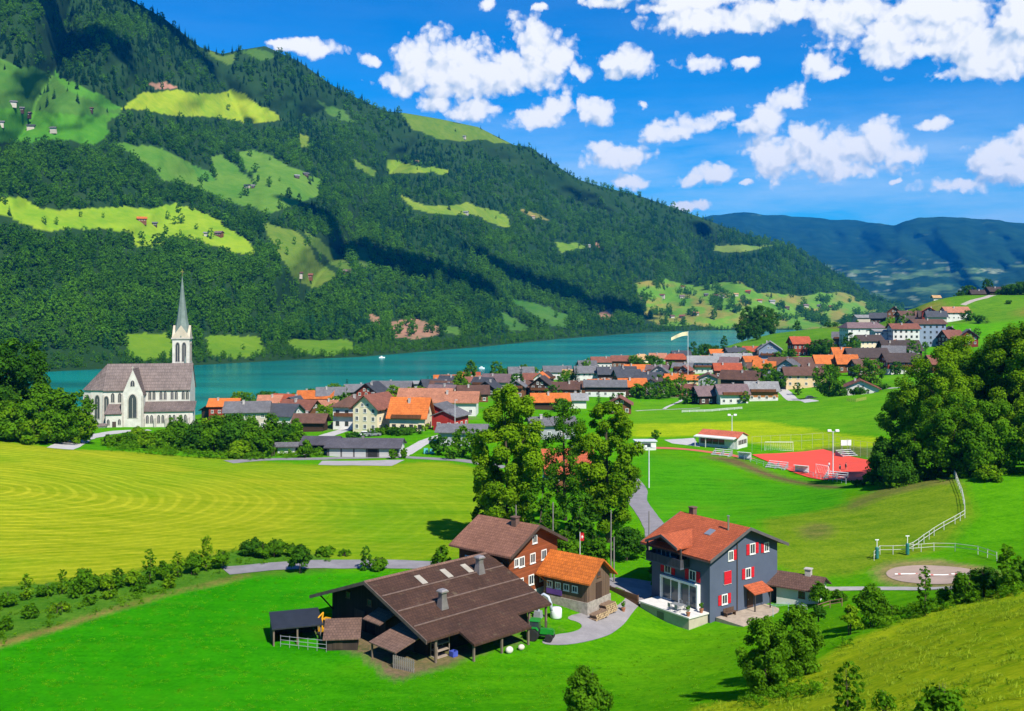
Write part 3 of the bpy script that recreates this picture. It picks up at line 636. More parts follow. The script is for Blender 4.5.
# ------------------------------------------------------------------ trees and shrubs
LEAF = {}
def leaf_materials():
    LEAF['mid'] = leafmat('leaves_mid', (.022, .095, .004), (.15, .33, .010), .4)
    LEAF['bright'] = leafmat('leaves_bright', (.030, .125, .004), (.27, .44, .010), .42)
    LEAF['dark'] = leafmat('leaves_dark', (.012, .062, .006), (.085, .225, .012), .38)
    LEAF['fir'] = leafmat('needles', (.005, .022, .007), (.020, .062, .016), .12)
    LEAF['forest'] = leafmat('forest_leaves', (.012, .080, .006), (.14, .34, .014), .42, .72, .42)
    LEAF['forestfir'] = leafmat('forest_needles', (.005, .036, .014), (.034, .130, .030), .25, .65, .4)
    LEAF['bark'] = plain('bark', (.075, .055, .038), .95, .4, 2.5)
    LEAF['rust'] = leafmat('leaves_russet', (.06, .03, .01), (.20, .09, .03))
def leaf_cloud(centres, radii, n_per, size, rg, lift=.25, squash=.85, outward=None):
    """leaf faces around clump centres: returns verts (n,4,3) and per face tint"""
    C, S, T = [], [], []
    cc = np.asarray(centres, float); mid = cc.mean(0) if outward is None else np.asarray(outward, float)
    for k, (c, r) in enumerate(zip(cc, radii)):
        n = max(4, int(n_per * (r / np.mean(radii)) ** 2))
        d = rg.normal(size=(n, 3)); d /= np.linalg.norm(d, axis=1)[:, None]
        rad = r * rg.random(n) ** .45
        p = c + d * rad[:, None] * np.array([1, 1, squash])
        og = c - mid; og = og / (np.linalg.norm(og) + 1e-6)
        nn = d * .8 + og * .35 + np.array([0, 0, lift]) + rg.normal(size=(n, 3)) * .42
        nn /= np.linalg.norm(nn, axis=1)[:, None]
        C.append(p); S.append(nn)
        T.append(np.clip(rg.normal(.45, .17, n) + rg.normal(0, .13), 0, 1))
    P = np.concatenate(C); Nn = np.concatenate(S); T = np.concatenate(T); n = len(P)
    a = np.cross(Nn, rg.normal(size=(n, 3))); a /= np.linalg.norm(a, axis=1)[:, None]; b = np.cross(Nn, a)
    s = size * rg.uniform(.6, 1.35, n)[:, None]; w = rg.uniform(.45, .8, n)[:, None]
    bend = Nn * s * .18
    V = np.stack([P - a * s - bend, P + b * s * w, P + a * s - bend, P - b * s * w], 1)
    return V, T
def leaf_mesh(name, V, T, mat):
    n = len(V)
    return np_mesh(name, V.reshape(-1, 3), np.arange(n * 4).reshape(n, 4), mat, {'lv': ('FLOAT', 'FACE', T)}, smooth=False)
def crown_layout(h, w, rg, kind):
    """clump centres and radii of a crown of height h, width w standing on z = 0"""
    cs, rs = [], []
    if kind == 'round':
        n = int(20 + 2.6 * min(h, 24)); ph = rg.uniform(0, 6.28, 3)
        for i in range(n):
            t = (i + .5) / n; u = 1 - 2 * t                       # from the top down over an egg shaped envelope
            a = i * 2.39996 + rg.uniform(-.4, .4); lobe = 1 + .16 * math.sin(2 * a + ph[0] + 3 * t) + .13 * math.sin(3 * a + ph[1]) + .08 * math.sin(9 * t + ph[2])
            sh = rg.choice([1.0, 1.0, .9, .55]) * lobe
            prof = math.sqrt(max(0, 1 - abs(u) ** 2.3)) * (1 if u > 0 else .98)
            r = w * rg.uniform(.095, .165) * (1 - .25 * max(0, u))
            rr = max(0, w / 2 * prof * sh - r * .55)
            z = h * (.54 + .44 * u * (1 if rg.random() < .8 else .75)) + rg.normal(0, .015 * h)
            cs.append((rr * math.cos(a), rr * math.sin(a), min(max(z, r * .8), h - r * .75))); rs.append(r)
    elif kind == 'column':
        n = int(26 + 3.4 * h)
        for i in range(n):
            t = (i + .5) / n; z = .08 * h + .9 * h * t; prof = (math.sin(math.pi * (.12 + .84 * t))) ** .6
            a = i * 2.4 + rg.uniform(-.5, .5); rr = w / 2 * prof * rg.uniform(.3, .88); r = w * rg.uniform(.12, .21) * (1 - .4 * t)
            cs.append((rr * math.cos(a), rr * math.sin(a), z)); rs.append(r)
    elif kind == 'shrub':
        n = int(14 + 7 * w)
        for i in range(n):
            a = rg.uniform(0, 6.28); rr = w / 2 * math.sqrt(rg.uniform(0, 1)) * .8; top = h * (1 - (rr / (w / 2)) ** 2 * .55) * rg.uniform(.55, 1)
            r = min(w, h) * rg.uniform(.13, .24); cs.append((rr * math.cos(a), rr * math.sin(a), max(r * .5, top - r))); rs.append(r)
    return np.array(cs), np.array(rs)
def branchy(h, w, cs, rg, r0, stems=1):
    mb = MB()
    for s in range(stems):
        ox, oy = (0, 0) if stems == 1 else (rg.normal(0, w * .06), rg.normal(0, w * .06))
        top = (rg.normal(0, .03 * h) + ox, rg.normal(0, .03 * h) + oy, h * .86)
        pts = [(ox, oy, -.5), (ox * 1.05, oy * 1.05, h * .08), (top[0] * .3 + ox * .7, top[1] * .3 + oy * .7, h * .35), (top[0] * .7, top[1] * .7, h * .62), top]
        mb.tube(pts, [r0 * 1.35, r0, r0 * .75, r0 * .42, r0 * .1], 7)
        idx = rg.permutation(len(cs))[:9 // stems + 2]
        for i in idx:
            c = cs[i]; zb = max(h * .12, c[2] - .3 * np.hypot(c[0], c[1]) - h * .10); t = min(zb / (h * .86), .95)
            b = Vector((top[0] * t + ox * (1 - t), top[1] * t + oy * (1 - t), zb)); e = Vector(c); m = b.lerp(e, .5) + Vector((0, 0, -.04 * h))
            mb.tube([b, m, e], [r0 * .38 * (1 - .6 * t), r0 * .25 * (1 - .6 * t), r0 * .07], 5, caps=False)
    return mb
_proto = {}
def tree_meshes(kind, h, w, leaf, seed, dens=1.0, lsize=.32):
    key = (kind, round(h, 1), round(w, 1), leaf, seed, dens, lsize)
    if key in _proto: return _proto[key]
    rg = np.random.default_rng(seed)
    if kind in ('fir', 'spruce'):
        mb = MB(); mb.tube([(0, 0, -.5), (0, 0, h * .5), (0, 0, h * .97)], [h * .017, h * .011, h * .002], 6)
        C, Rr, n = [], [], int(h * 1.5)
        Vs, Ts = [], []
        for i in range(n):
            t = i / (n - 1); z = h * (.07 + .9 * t); rad = w / 2 * (1 - t) ** .85 + .12
            nb = max(5, int(11 * (1 - t) + 4))
            for k in range(nb):
                a = k * 2 * math.pi / nb + i * 1.3 + rg.uniform(-.2, .2); L = rad * rg.uniform(.75, 1.12)
                m = max(3, int(L / (lsize * .8)) + 1)
                for q in range(m):
                    f = (q + .6) / m; rr = L * f; zz = z - rr * .32 + .12 * L * f * f
                    p = np.array([rr * math.cos(a), rr * math.sin(a), zz]); d = np.array([math.cos(a), math.sin(a), -.25]); sd = np.array([-math.sin(a), math.cos(a), rg.normal(0, .25)])
                    ll = lsize * 1.15; ww = lsize * (1.0 - .45 * f) * 1.1
                    Vs.append([p - d * ll * .8, p + sd * ww, p + d * ll, p - sd * ww + np.array([0, 0, -.1 * ll])]); Ts.append(np.clip(rg.normal(.42, .16), 0, 1))
        V, T = np.array(Vs), np.array(Ts)
    else:
        cs, rs = crown_layout(h, w, rg, kind)
        mb = branchy(h, w, cs, rg, max(.05, h * (.017 if kind != 'shrub' else .012)), 1 if kind != 'shrub' else 3)
        npc = dens * 3.0 * (np.mean(rs) / lsize) ** 2 * 2.2
        V, T = leaf_cloud(cs, rs, npc, lsize, rg, outward=(0, 0, h * .45))
        if kind == 'shrub': V = V[V[:, :, 2].min(1) > -.3]; T = T[:len(V)]
    r = (mb.mesh('trunk', LEAF['bark'], True), leaf_mesh('crown', V, T, LEAF[leaf])); _proto[key] = r
    return r
def tree(loc, kind, h, w, leaf, label, name=None, cat='tree', group=None, seed=1, dens=1.0, lsize=.32, rz=None, scale=1.0, sc_xy=1.0):
    tm, cm = tree_meshes(kind, h, w, leaf, seed, dens, lsize)
    shrub = kind == 'shrub'
    o = empty(name or ('shrub' if shrub else 'conifer' if kind in ('fir', 'spruce') else 'broadleaf_tree'), loc, rng.uniform(0, 6.28) if rz is None else rz, label, cat, group)
    o.scale = (scale * sc_xy, scale * sc_xy, scale)
    link('stem' if shrub else 'trunk', tm, o); link('foliage' if shrub else 'crown', cm, o)
    return o

# forest on the mountain: a wood nobody could count, scattered tree by tree over the real slope
def forest_protos():
    col = bpy.data.collections.new('forest_tree_kinds'); rg = np.random.default_rng(5)
    for i in range(6):
        h = 18; w = 10 + rg.uniform(-1.5, 2); cs, rs = crown_layout(h, w, np.random.default_rng(50 + i), 'round')
        sel = rg.permutation(len(cs))[:26]
        V, T = leaf_cloud(cs[sel], rs[sel] * 1.25, 13, .95, rg, outward=(0, 0, 8))
        o = bpy.data.objects.new('a_broadleaf', leaf_mesh('broadleaf_crown', V, T, LEAF['forest'])); col.objects.link(o)
    for i in range(4):
        Vs, Ts = [], []; h = 20; w = 6.5 + i * .5
        for k in range(13):
            t = k / 12; z = h * (.1 + .88 * t); rad = w / 2 * (1 - t) ** .8 + .2; nb = max(4, int(9 * (1 - t) + 3))
            for q in range(nb):
                a = q * 6.283 / nb + k * 1.1 + rg.uniform(-.3, .3); L = rad * rg.uniform(.7, 1.15)
                d = np.array([math.cos(a), math.sin(a), 0]); s = np.array([-math.sin(a), math.cos(a), 0]); p = np.array([0, 0, z])
                Vs.append([p, p + d * L * .6 + s * L * .42 - np.array([0, 0, L * .25]), p + d * L - np.array([0, 0, L * .55]), p + d * L * .6 - s * L * .42 - np.array([0, 0, L * .3])]); Ts.append(np.clip(rg.normal(.45, .18), 0, 1))
        o = bpy.data.objects.new('b_conifer', leaf_mesh('conifer_crown', np.array(Vs), np.array(Ts), LEAF['forestfir'])); col.objects.link(o)
    return col
def scatter(name, P, S, K, col, label):
    """one object of kind stuff: tree kinds instanced on points"""
    me = bpy.data.meshes.new(name); me.vertices.add(len(P)); me.vertices.foreach_set('co', np.ascontiguousarray(P, np.float32).ravel())
    for an, typ, d in (('size', 'FLOAT', S[:, 0]), ('girth', 'FLOAT', S[:, 1]), ('turn', 'FLOAT', rng.uniform(0, 6.28, len(P)))):
        me.attributes.new(an, typ, 'POINT').data.foreach_set('value', np.ascontiguousarray(d, np.float32))
    me.attributes.new('sort', 'INT', 'POINT').data.foreach_set('value', np.ascontiguousarray(K, np.int32))
    o = link(name, me)
    ng = bpy.data.node_groups.new('scatter_' + name, 'GeometryNodeTree'); ng.interface.new_socket('Geometry', in_out='INPUT', socket_type='NodeSocketGeometry'); ng.interface.new_socket('Geometry', in_out='OUTPUT', socket_type='NodeSocketGeometry')
    A = ng.nodes.new; l = ng.links
    gi, go = A('NodeGroupInput'), A('NodeGroupOutput'); ci = A('GeometryNodeCollectionInfo'); ci.inputs['Collection'].default_value = col; ci.inputs['Separate Children'].default_value = True; ci.inputs['Reset Children'].default_value = True
    ip = A('GeometryNodeInstanceOnPoints'); ip.inputs['Pick Instance'].default_value = True
    def at(nm, dt='FLOAT'):
        n = A('GeometryNodeInputNamedAttribute'); n.data_type = dt; n.inputs[0].default_value = nm; return n.outputs[0]
    cr = A('ShaderNodeCombineXYZ'); l.new(at('turn'), cr.inputs[2]); cs = A('ShaderNodeCombineXYZ'); gg = at('girth'); l.new(gg, cs.inputs[0]); l.new(gg, cs.inputs[1]); l.new(at('size'), cs.inputs[2])
    mp = A('GeometryNodeMeshToPoints'); l.new(gi.outputs[0], mp.inputs[0])
    l.new(mp.outputs[0], ip.inputs['Points']); l.new(ci.outputs[0], ip.inputs['Instance']); l.new(at('sort', 'INT'), ip.inputs['Instance Index']); l.new(cr.outputs[0], ip.inputs['Rotation']); l.new(cs.outputs[0], ip.inputs['Scale'])
    l.new(ip.outputs[0], go.inputs[0])
    md = o.modifiers.new('scatter', 'NODES'); md.node_group = ng
    return tag(o, label, kind='stuff')
def forest():
    col = forest_protos()
    # candidate points spread evenly over the slope by area
    n = 900
    cells = []
    px = np.arange(-300, 905, 4.0); ts = np.linspace(0.0, 1.0, 120)
    PX, TS = np.meshgrid(px, ts)
    w = np.interp(PX, WL[:, 0], WL[:, 1]); r = np.interp(PX, RG[:, 0], RG[:, 1]); PY = w - (w - r) * TS
    V = mpoint(PX, PY)
    e1 = V[:-1, 1:] - V[:-1, :-1]; e2 = V[1:, :-1] - V[:-1, :-1]; cr = np.cross(e1, e2)
    area = np.abs(cr[..., 2])                       # trees grow by plan area
    area = np.minimum(area, 1200)
    dist = V[:-1, :-1, 1]
    dens = 1 / np.interp(dist, [800, 1500, 3000], [38, 54, 110])
    cnt = rng.poisson(area * dens)
    cnt[PY[:-1, :-1] < -90] = 0
    ii = np.repeat(np.arange(cnt.size), cnt.ravel()); a, b = np.unravel_index(ii, cnt.shape)
    qx = PX[a, b] + rng.random(len(ii)) * 4.0; qt = TS[a, b] + rng.random(len(ii)) * (ts[1] - ts[0])
    w = np.interp(qx, WL[:, 0], WL[:, 1]); r = np.interp(qx, RG[:, 0], RG[:, 1]); qy = w - (w - r) * qt
    idx = mmask(qx, qy)
    hpx = np.where(qt > 0, 15.0, 15.0) / mpoint(qx, qy)[:, 1] * 1000      # a crown must not stand in front of a pasture
    top = mmask(qx, qy - hpx * .75); mid = mmask(qx, qy - hpx * .4)
    keep = (idx < 0) & ((top < 0) | (top >= 100) | (rng.random(len(qx)) < .06)) & (mid < 0)
    keep |= (qt < .045) & (idx < 0)
    # hedges and clumps inside the pastures
    far = idx == 24
    keep |= far & (fbm(qx / 11, qy / 4.5, 3) > .30)
    keep |= (idx >= 100) & (rng.random(len(qx)) < .1)
    keep |= (idx >= 0) & (idx < 24) & ((rng.random(len(qx)) < .010) | (np.abs(fbm(qx / 30, qy / 17, 2)) < .009))
    bare = (qx > 250) & (qx < 300) & (qy < 52); keep &= ~bare
    keep &= (qt > .004)
    qx, qy, qt = qx[keep], qy[keep], qt[keep]
    P = mpoint(qx, qy); P[:, 2] -= .8
    con = fbm(qx / 45, qy / 30, 3) * 1.3 + smooth(170, 40, qy) * .9 - .35 + smooth(300, 420, qx) * smooth(330, 250, qy) * .45
    isc = rng.random(len(qx)) < np.clip(.36 + con, .04, .92)
    K = np.where(isc, 6 + rng.integers(0, 4, len(qx)), rng.integers(0, 6, len(qx)))
    s = (.45 + .65 * rng.random(len(qx)) ** 1.4) * np.interp(P[:, 1], [800, 3000], [1.0, 1.12]) * np.where(qt < .05, .5, 1)
    print('forest trees', len(qx))
    scatter('forest', P, np.stack([s, s * rng.uniform(.7, 1.2, len(qx))], 1), K, col, 'mixed beech and spruce forest covering the mountain slope')

def grass_tufts():
    """ankle high grass on the near meadow and slope"""
    col = bpy.data.collections.new('grass_tuft_kinds'); rg = np.random.default_rng(9)
    m = leafmat('grass_blades', (.13, .27, .010), (.42, .50, .035), .5, .5)
    for k in range(4):
        Vs, T = [], []
        for i in range(26):
            a = rg.uniform(0, 6.28); r = .32 * math.sqrt(rg.random()); b = np.array([r * math.cos(a), r * math.sin(a), -.03]); hh = rg.uniform(.06, .17); le = rg.normal(0, .07, 2); w = np.array([math.cos(a + 1.3), math.sin(a + 1.3), 0]) * .022
            top = b + np.array([le[0], le[1], hh]); mid = b + np.array([le[0] * .35, le[1] * .35, hh * .6]); Vs.append([b - w, b + w, mid + w * .8, top]); T.append(np.clip(rg.normal(.5, .22), 0, 1))
        col.objects.link(bpy.data.objects.new('tuft', leaf_mesh('tuft', np.array(Vs), np.array(T), m)))
    n = 60000; y = rng.uniform(30, 128, n * 2); x = rng.uniform(-75, 75, n * 2)
    px = 512 + 1000 * x / y; k = (px > -40) & (px < 1064)
    x, y = x[k], y[k]; z = H(x, y); py = 300 + (CAMZ - z) / y * 1000; px = 512 + 1000 * x / y
    keep = in_poly(x + fbm(x / 4, y / 4, 2) * 2, y, gpoly([(690, 708), (740, 700), (800, 672), (850, 640), (900, 622), (960, 602), (1015, 590)]) + [(70, 75), (85, 60), (60, 20), (10, 20), (5, 50)]) & (rng.random(len(x)) < .10 + .35 * (fbm(x / 7, y / 7, 3) > .25))
    for o in bpy.data.objects:
        if o.name.split('.')[0] in ('farmyard', 'patio', 'terrace', 'path', 'road', 'riding_sand', 'barn', 'stable', 'chalet', 'garden_house', 'shed', 'hutch'):
            if o.type == 'MESH': P = np.array([v.co[:2] for v in o.data.vertices]); bx = None
            else: P = np.array([o.location[:2]])
            R_ = {'barn': 10.5, 'stable': 4, 'chalet': 8, 'terrace': 0, 'garden_house': 3.6, 'shed': 3.2, 'hutch': 2.3, 'patio': 2.5}.get(o.name.split('.')[0], 1.0)
            if P[:, 1].min() > 135 and o.type == 'MESH': continue
            for p in P:
                if R_: keep &= (x - p[0]) ** 2 + (y - p[1]) ** 2 > R_ ** 2
    x, y, z = x[keep], y[keep], z[keep]
    s = rng.uniform(.6, 1.25, len(x)) * np.where(x > 12, 1.25, .8)
    print('tufts', len(x))
    scatter('grass', np.c_[x, y, z], np.c_[s, s * 1.1], rng.integers(0, 4, len(x)), col, 'short meadow grass in tufts scattered over the dry foreground slope')

def undergrowth():
    """weeds, nettles and suckers of the rough strips: a tangle nobody could count"""
    col = bpy.data.collections.new('weed_kinds'); rg = np.random.default_rng(19); m = leafmat('weed_leaves', (.035, .15, .004), (.19, .38, .010), .4, .5)
    for k in range(5):
        n = rg.integers(5, 9); cs = np.c_[rg.normal(0, .35, n), rg.normal(0, .35, n), rg.uniform(.15, .75, n)]; V, T = leaf_cloud(cs, np.full(n, .24), 26, .075, rg, lift=.5)
        col.objects.link(bpy.data.objects.new('weed', leaf_mesh('weed', V, T, m)))
    X, Y, S = [], [], []
    for poly, dn, smin, smax in (([(-60, 588), (40, 583), (110, 576), (180, 563), (240, 549), (330, 557), (330, 563), (245, 566), (190, 590), (120, 608), (50, 630), (-60, 664)], .4, .35, .95), ([(100, 452), (130, 440), (220, 440), (320, 450), (322, 457), (230, 460), (130, 453)], .35, 1.0, 2.4), ([(840, 640), (880, 618), (960, 598), (1030, 586), (1030, 592), (960, 606), (890, 626), (845, 650)], 1.2, .5, 1.4), ([(870, 490), (905, 478), (960, 474), (1024, 470), (1024, 478), (960, 480), (905, 488)], .5, .8, 1.8), ([(480, 540), (560, 532), (640, 540), (645, 560), (600, 566), (500, 560)], .5, .7, 1.8), ([(740, 702), (800, 682), (830, 690), (760, 711)], 1.0, .5, 1.0), ([(900, 716), (960, 690), (990, 700), (960, 720)], 1.2, .4, 1.0)):
        P = gpoly(poly); A = np.array(P); lo, hi = A.min(0), A.max(0); n = int((hi - lo).prod() * dn); x = rg.uniform(lo[0], hi[0], n); y = rg.uniform(lo[1], hi[1], n); k = in_poly(x, y, P) & (fbm(x / 4, y / 4, 3) > -.25)
        X.append(x[k]); Y.append(y[k]); S.append(rg.uniform(smin, smax, k.sum()) * (.6 + .5 * vnoise(x[k] / 5, y[k] / 5)))
    x, y, s = map(np.concatenate, (X, Y, S)); scatter('undergrowth', np.c_[x, y, H(x, y)], np.c_[s, s * 1.1], rg.integers(0, 5, len(x)), col, 'tangle of weeds and young suckers along banks and hedgerows')

def meadow_tufts():
    """low clumps that break up the close cropped meadow"""
    col = bpy.data.collections.new('meadow_clump_kinds'); rg = np.random.default_rng(29); m = leafmat('meadow_blades', (.045, .22, .003), (.21, .46, .012), .5, .6)
    for k in range(4):
        Vs, T = [], []
        for i in range(30):
            a = rg.uniform(0, 6.28); r = .38 * math.sqrt(rg.random()); b = np.array([r * math.cos(a), r * math.sin(a), -.02]); hh = rg.uniform(.03, .10); le = rg.normal(0, .09, 2); w = np.array([math.cos(a + 1.3), math.sin(a + 1.3), 0]) * .03
            top = b + np.array([le[0], le[1], hh]); mid = b + np.array([le[0] * .35, le[1] * .35, hh * .6]); Vs.append([b - w, b + w, mid + w * .8, top]); T.append(np.clip(rg.normal(.5, .25), 0, 1))
        col.objects.link(bpy.data.objects.new('clump', leaf_mesh('clump', np.array(Vs), np.array(T), m)))
    P = gpoly([(-30, 668), (52, 634), (122, 611), (190, 592), (250, 579), (330, 574), (440, 577), (470, 600), (560, 642), (640, 640), (720, 628), (830, 616), (845, 640), (800, 672), (740, 700), (690, 712), (500, 716), (200, 716), (-30, 716)])
    A = np.array(P); lo, hi = A.min(0), A.max(0); n = int((hi - lo).prod() * 1.1); x = rg.uniform(lo[0], hi[0], n); y = rg.uniform(lo[1], hi[1], n); k = in_poly(x, y, P)
    dx, dy = x + 9.2, y - 111.2; lx, ly = .722 * dx + .692 * dy, -.692 * dx + .722 * dy; k &= ~((lx > -18) & (lx < 10) & (ly > -12) & (ly < 10.5))
    ex, ey = x - 25.2, y - 124.5; k &= ex * ex + ey * ey > 150
    k &= ~((x > 2) & (x < 19) & (y > 103)); k &= rg.random(n) < .25 + .75 * vnoise(x / 3, y / 3)
    x, y = x[k], y[k]; s = rg.uniform(.6, 1.3, len(x)); scatter('meadow_clumps', np.c_[x, y, H(x, y)], np.c_[s, s], rg.integers(0, 4, len(x)), col, 'low uneven clumps in the cropped foreground meadow')
# ------------------------------------------------------------------ houses
ROOF = {'orange': (.50, .13, .025), 'red': (.36, .075, .03), 'terracotta': (.36, .15, .085), 'brown': (.115, .058, .040), 'redbrown': (.19, .070, .045), 'grey': (.135, .13, .135), 'lightgrey': (.24, .235, .23), 'slate': (.055, .058, .068), 'tan': (.45, .27, .12), 'dark': (.060, .042, .036), 'mauve': (.16, .105, .105)}
WALL = {'white': (.60, .59, .55), 'cream': (.70, .60, .40), 'peach': (.66, .47, .27), 'wood': (.155, .062, .026), 'darkwood': (.050, .027, .017), 'redwood': (.22, .035, .018), 'grey': (.28, .29, .31), 'blue': (.20, .25, .33), 'orangewood': (.33, .13, .035), 'beige': (.46, .40, .33), 'red': (.33, .022, .016)}
def rmat(k): return roofmat('roof_tiles_' + k, ROOF[k], .5)
def wmat(k):
    return plankmat('boards_' + k, WALL[k], .3, 2) if 'wood' in k else plain('render_' + k, WALL[k], .85, .12, .5)
_wm = {}
def window_mesh(w, h, style):
    """frame and pane meshes; opening faces -y, centred on the sill line"""
    k = (w, h, style)
    if k in _wm: return _wm[k]
    fr = plain('window_frame_' + style, {'white': (.75, .74, .7), 'dark': (.06, .04, .03), 'brown': (.13, .06, .03)}[style], .6, .08)
    a = MB(); t = .11
    a.b2((-w / 2, -.06, 0), (-w / 2 + t, .06, h)); a.b2((w / 2 - t, -.06, 0), (w / 2, .06, h)); a.b2((-w / 2 + t, -.055, h - t), (w / 2 - t, .06, h)); a.b2((-w / 2 - .06, -.1, -.06), (w / 2 + .06, .06, .0)); a.b2((-w / 2 + t, -.055, .001), (w / 2 - t, .06, t)); a.b2((-.03, -.05, t), (.03, .05, h - t))
    p = MB(); p.b2((-w / 2 + t - .005, -.022, t - .005), (w / 2 - t + .005, .03, h - t + .005))
    _wm[k] = (a.mesh('window', fr), p.mesh('pane', glassmat())); return _wm[k]
def add_window(par, face, u, z, w, h, style, hl, hw, pane=True, name='window'):
    """face: 'f' (-y) 'b' (+y) 'r' (+x) 'l' (-x); u along the face; z sill height"""
    fm, pm = window_mesh(w, h, style)
    o = link(name, fm, par)
    if face == 'f': o.location = (u, -hw - .02, z)
    elif face == 'b': o.location = (u, hw + .02, z); o.rotation_euler = (0, 0, math.pi)
    elif face == 'r': o.location = (hl + .02, u, z); o.rotation_euler = (0, 0, math.pi / 2)
    else: o.location = (-hl - .02, u, z); o.rotation_euler = (0, 0, -math.pi / 2)
    if pane: link('pane', pm, o)
    return o
def gable_roof(L, W, eh, rise, over, oe, th=.24, hip=0.0):
    """ridge along x. L, W wall size; eaves underside passes the wall top at eh"""
    mb = MB(); s = rise / (W / 2); y1 = W / 2 + oe; x1 = L / 2 + over
    zr = eh + rise; ze = eh - s * oe
    if hip <= 0:
        mb.prism([(-y1, ze), (0, zr), (y1, ze), (y1, ze + th), (0, zr + th), (-y1, ze + th)], -x1, x1, 'x')
    else:
        hx = x1 - hip * y1
        for t, flip in ((0, 1), (th, 0)):
            vs = [(-x1, -y1, ze + t), (x1, -y1, ze + t), (x1, y1, ze + t), (-x1, y1, ze + t), (-hx, 0, zr + t), (hx, 0, zr + t)]
            mb.add(vs, [(0, 1, 5, 4), (1, 2, 5), (2, 3, 4, 5), (3, 0, 4)])
        b = 0; mb.f += [(i, (i + 1) % 4, 6 + (i + 1) % 4, 6 + i) for i in range(4)]; mb.mi += [0] * 4
    return mb
def gable_walls(L, W, eh, rise, foot=1.5, hip=False):
    mb = MB(); x, y = L / 2, W / 2; e = .04
    if hip: mb.b2((-x, -y, -foot), (x, y, eh + .1))
    else: mb.prism([(-y, -foot), (y, -foot), (y, eh + e), (0, eh + rise + e), (-y, eh + e)], -x, x, 'x')
    return mb
HOUSES = []      # (label phrase, location, footprint radius) for describing the trees beside them
_roofc = {}
def house(px, py, L, W, eh, rise, yaw, roof, wall, label, cat='house', name='house', group='houses of the lakeside village', base=None, hip=0, chimney=1, balcony=None, wins=True, winstyle='white', over=1.0, oe=.9, floors=None, depth=None, phrase=None, lift=0.0):
    if depth and depth > 430 and px > 770: L, W, eh, rise = L * 1.16, W * 1.1, eh * 1.18, rise * 1.2
    p = at_depth(px, depth) if depth else ground_at(px, py)
    p.z += lift
    rz = R(yaw)
    o = empty(name, p, rz, label, cat, group)
    # walls; a plinth in its own colour when asked for
    ww = gable_walls(L, W, eh, rise, 2.5, hip > 0).build('wall', wmat(wall), o)
    rf = gable_roof(L, W, eh, rise, over, oe, hip=hip).build('roof', rmat(roof), o)
    hl, hw = L / 2, W / 2
    rg = np.random.default_rng(int(px * 7 + py))
    if base:
        b = MB(); b.b2((-hl - .05, -hw - .05, -2.4), (hl + .05, hw + .05, base[1])); b.build('ground_floor', wmat(base[0]), o)
    if chimney:
        cx, cy = rg.uniform(-.3, .3) * L, rg.choice([-1, 1]) * W * .14
        zc = eh + rise * (1 - abs(cy) / hw)
        c = MB(); c.b2((cx - .35, cy - .35, zc - .5), (cx + .35, cy + .35, zc + 1.3)); c.b2((cx - .45, cy - .45, zc + 1.3), (cx + .45, cy + .45, zc + 1.42)); c.build('chimney', plain('chimney_render', (.42, .38, .35), .9), rf)
    fl = floors or max(1, int(eh / 2.6))
    if wins:
        view = Vector((-p.x, -p.y, 0)).normalized()
        for face, nrm, half, off in (('f', (0, -1), hl, hw), ('b', (0, 1), hl, hw), ('r', (1, 0), hw, hl), ('l', (-1, 0), hw, hl)):
            n = Matrix.Rotation(rz, 3, 'Z') @ Vector((nrm[0], nrm[1], 0))
            if n.dot(view) < .18: continue
            cnt = max(2, min(5, int(half * 2 / 2.6)))
            for f in range(fl):
                for i in range(cnt):
                    u = (i + .5) / cnt * 2 * half - half
                    add_window(o, face, u, .95 + f * (eh - .2) / fl, 1.15, 1.3, winstyle, hl + (.05 if base and f == 0 else 0), hw + (.05 if base and f == 0 else 0))
            if face in 'rl' and rise > 2 and not hip:
                for u in (-.9, .9): add_window(o, face, u, eh + .2, 1.0, 1.1, winstyle, hl, hw)
            if balcony and face in balcony:
                z = .6 + (eh - .2) / fl * (1 if fl > 1 else .8); bw = half * 1.7
                m = MB(); m.b2((-bw / 2, -1.2, z - .18), (bw / 2, 0, z)); m.b2((-bw / 2, -1.2, z + .002), (bw / 2, -1.08, z + .95))
                for s in (-1, 1): m.b2((s * bw / 2 - (.1 if s > 0 else 0), -1.08, z + .002), (s * bw / 2 + (.1 if s < 0 else 0), 0, z + .95))
                bo = m.build('balcony', plankmat('balcony_boards', (.13, .05, .02), .18, 0), o)
                if face == 'f': bo.location = (0, -hw - .001, 0)
                elif face == 'b': bo.location = (0, hw + .001, 0); bo.rotation_euler = (0, 0, math.pi)
                elif face == 'r': bo.location = (hl + .001, 0, 0); bo.rotation_euler = (0, 0, math.pi / 2)
                else: bo.location = (-hl - .001, 0, 0); bo.rotation_euler = (0, 0, -math.pi / 2)
    HOUSES.append((label if phrase is None else phrase, Vector(p), max(L, W) / 2))
    return o

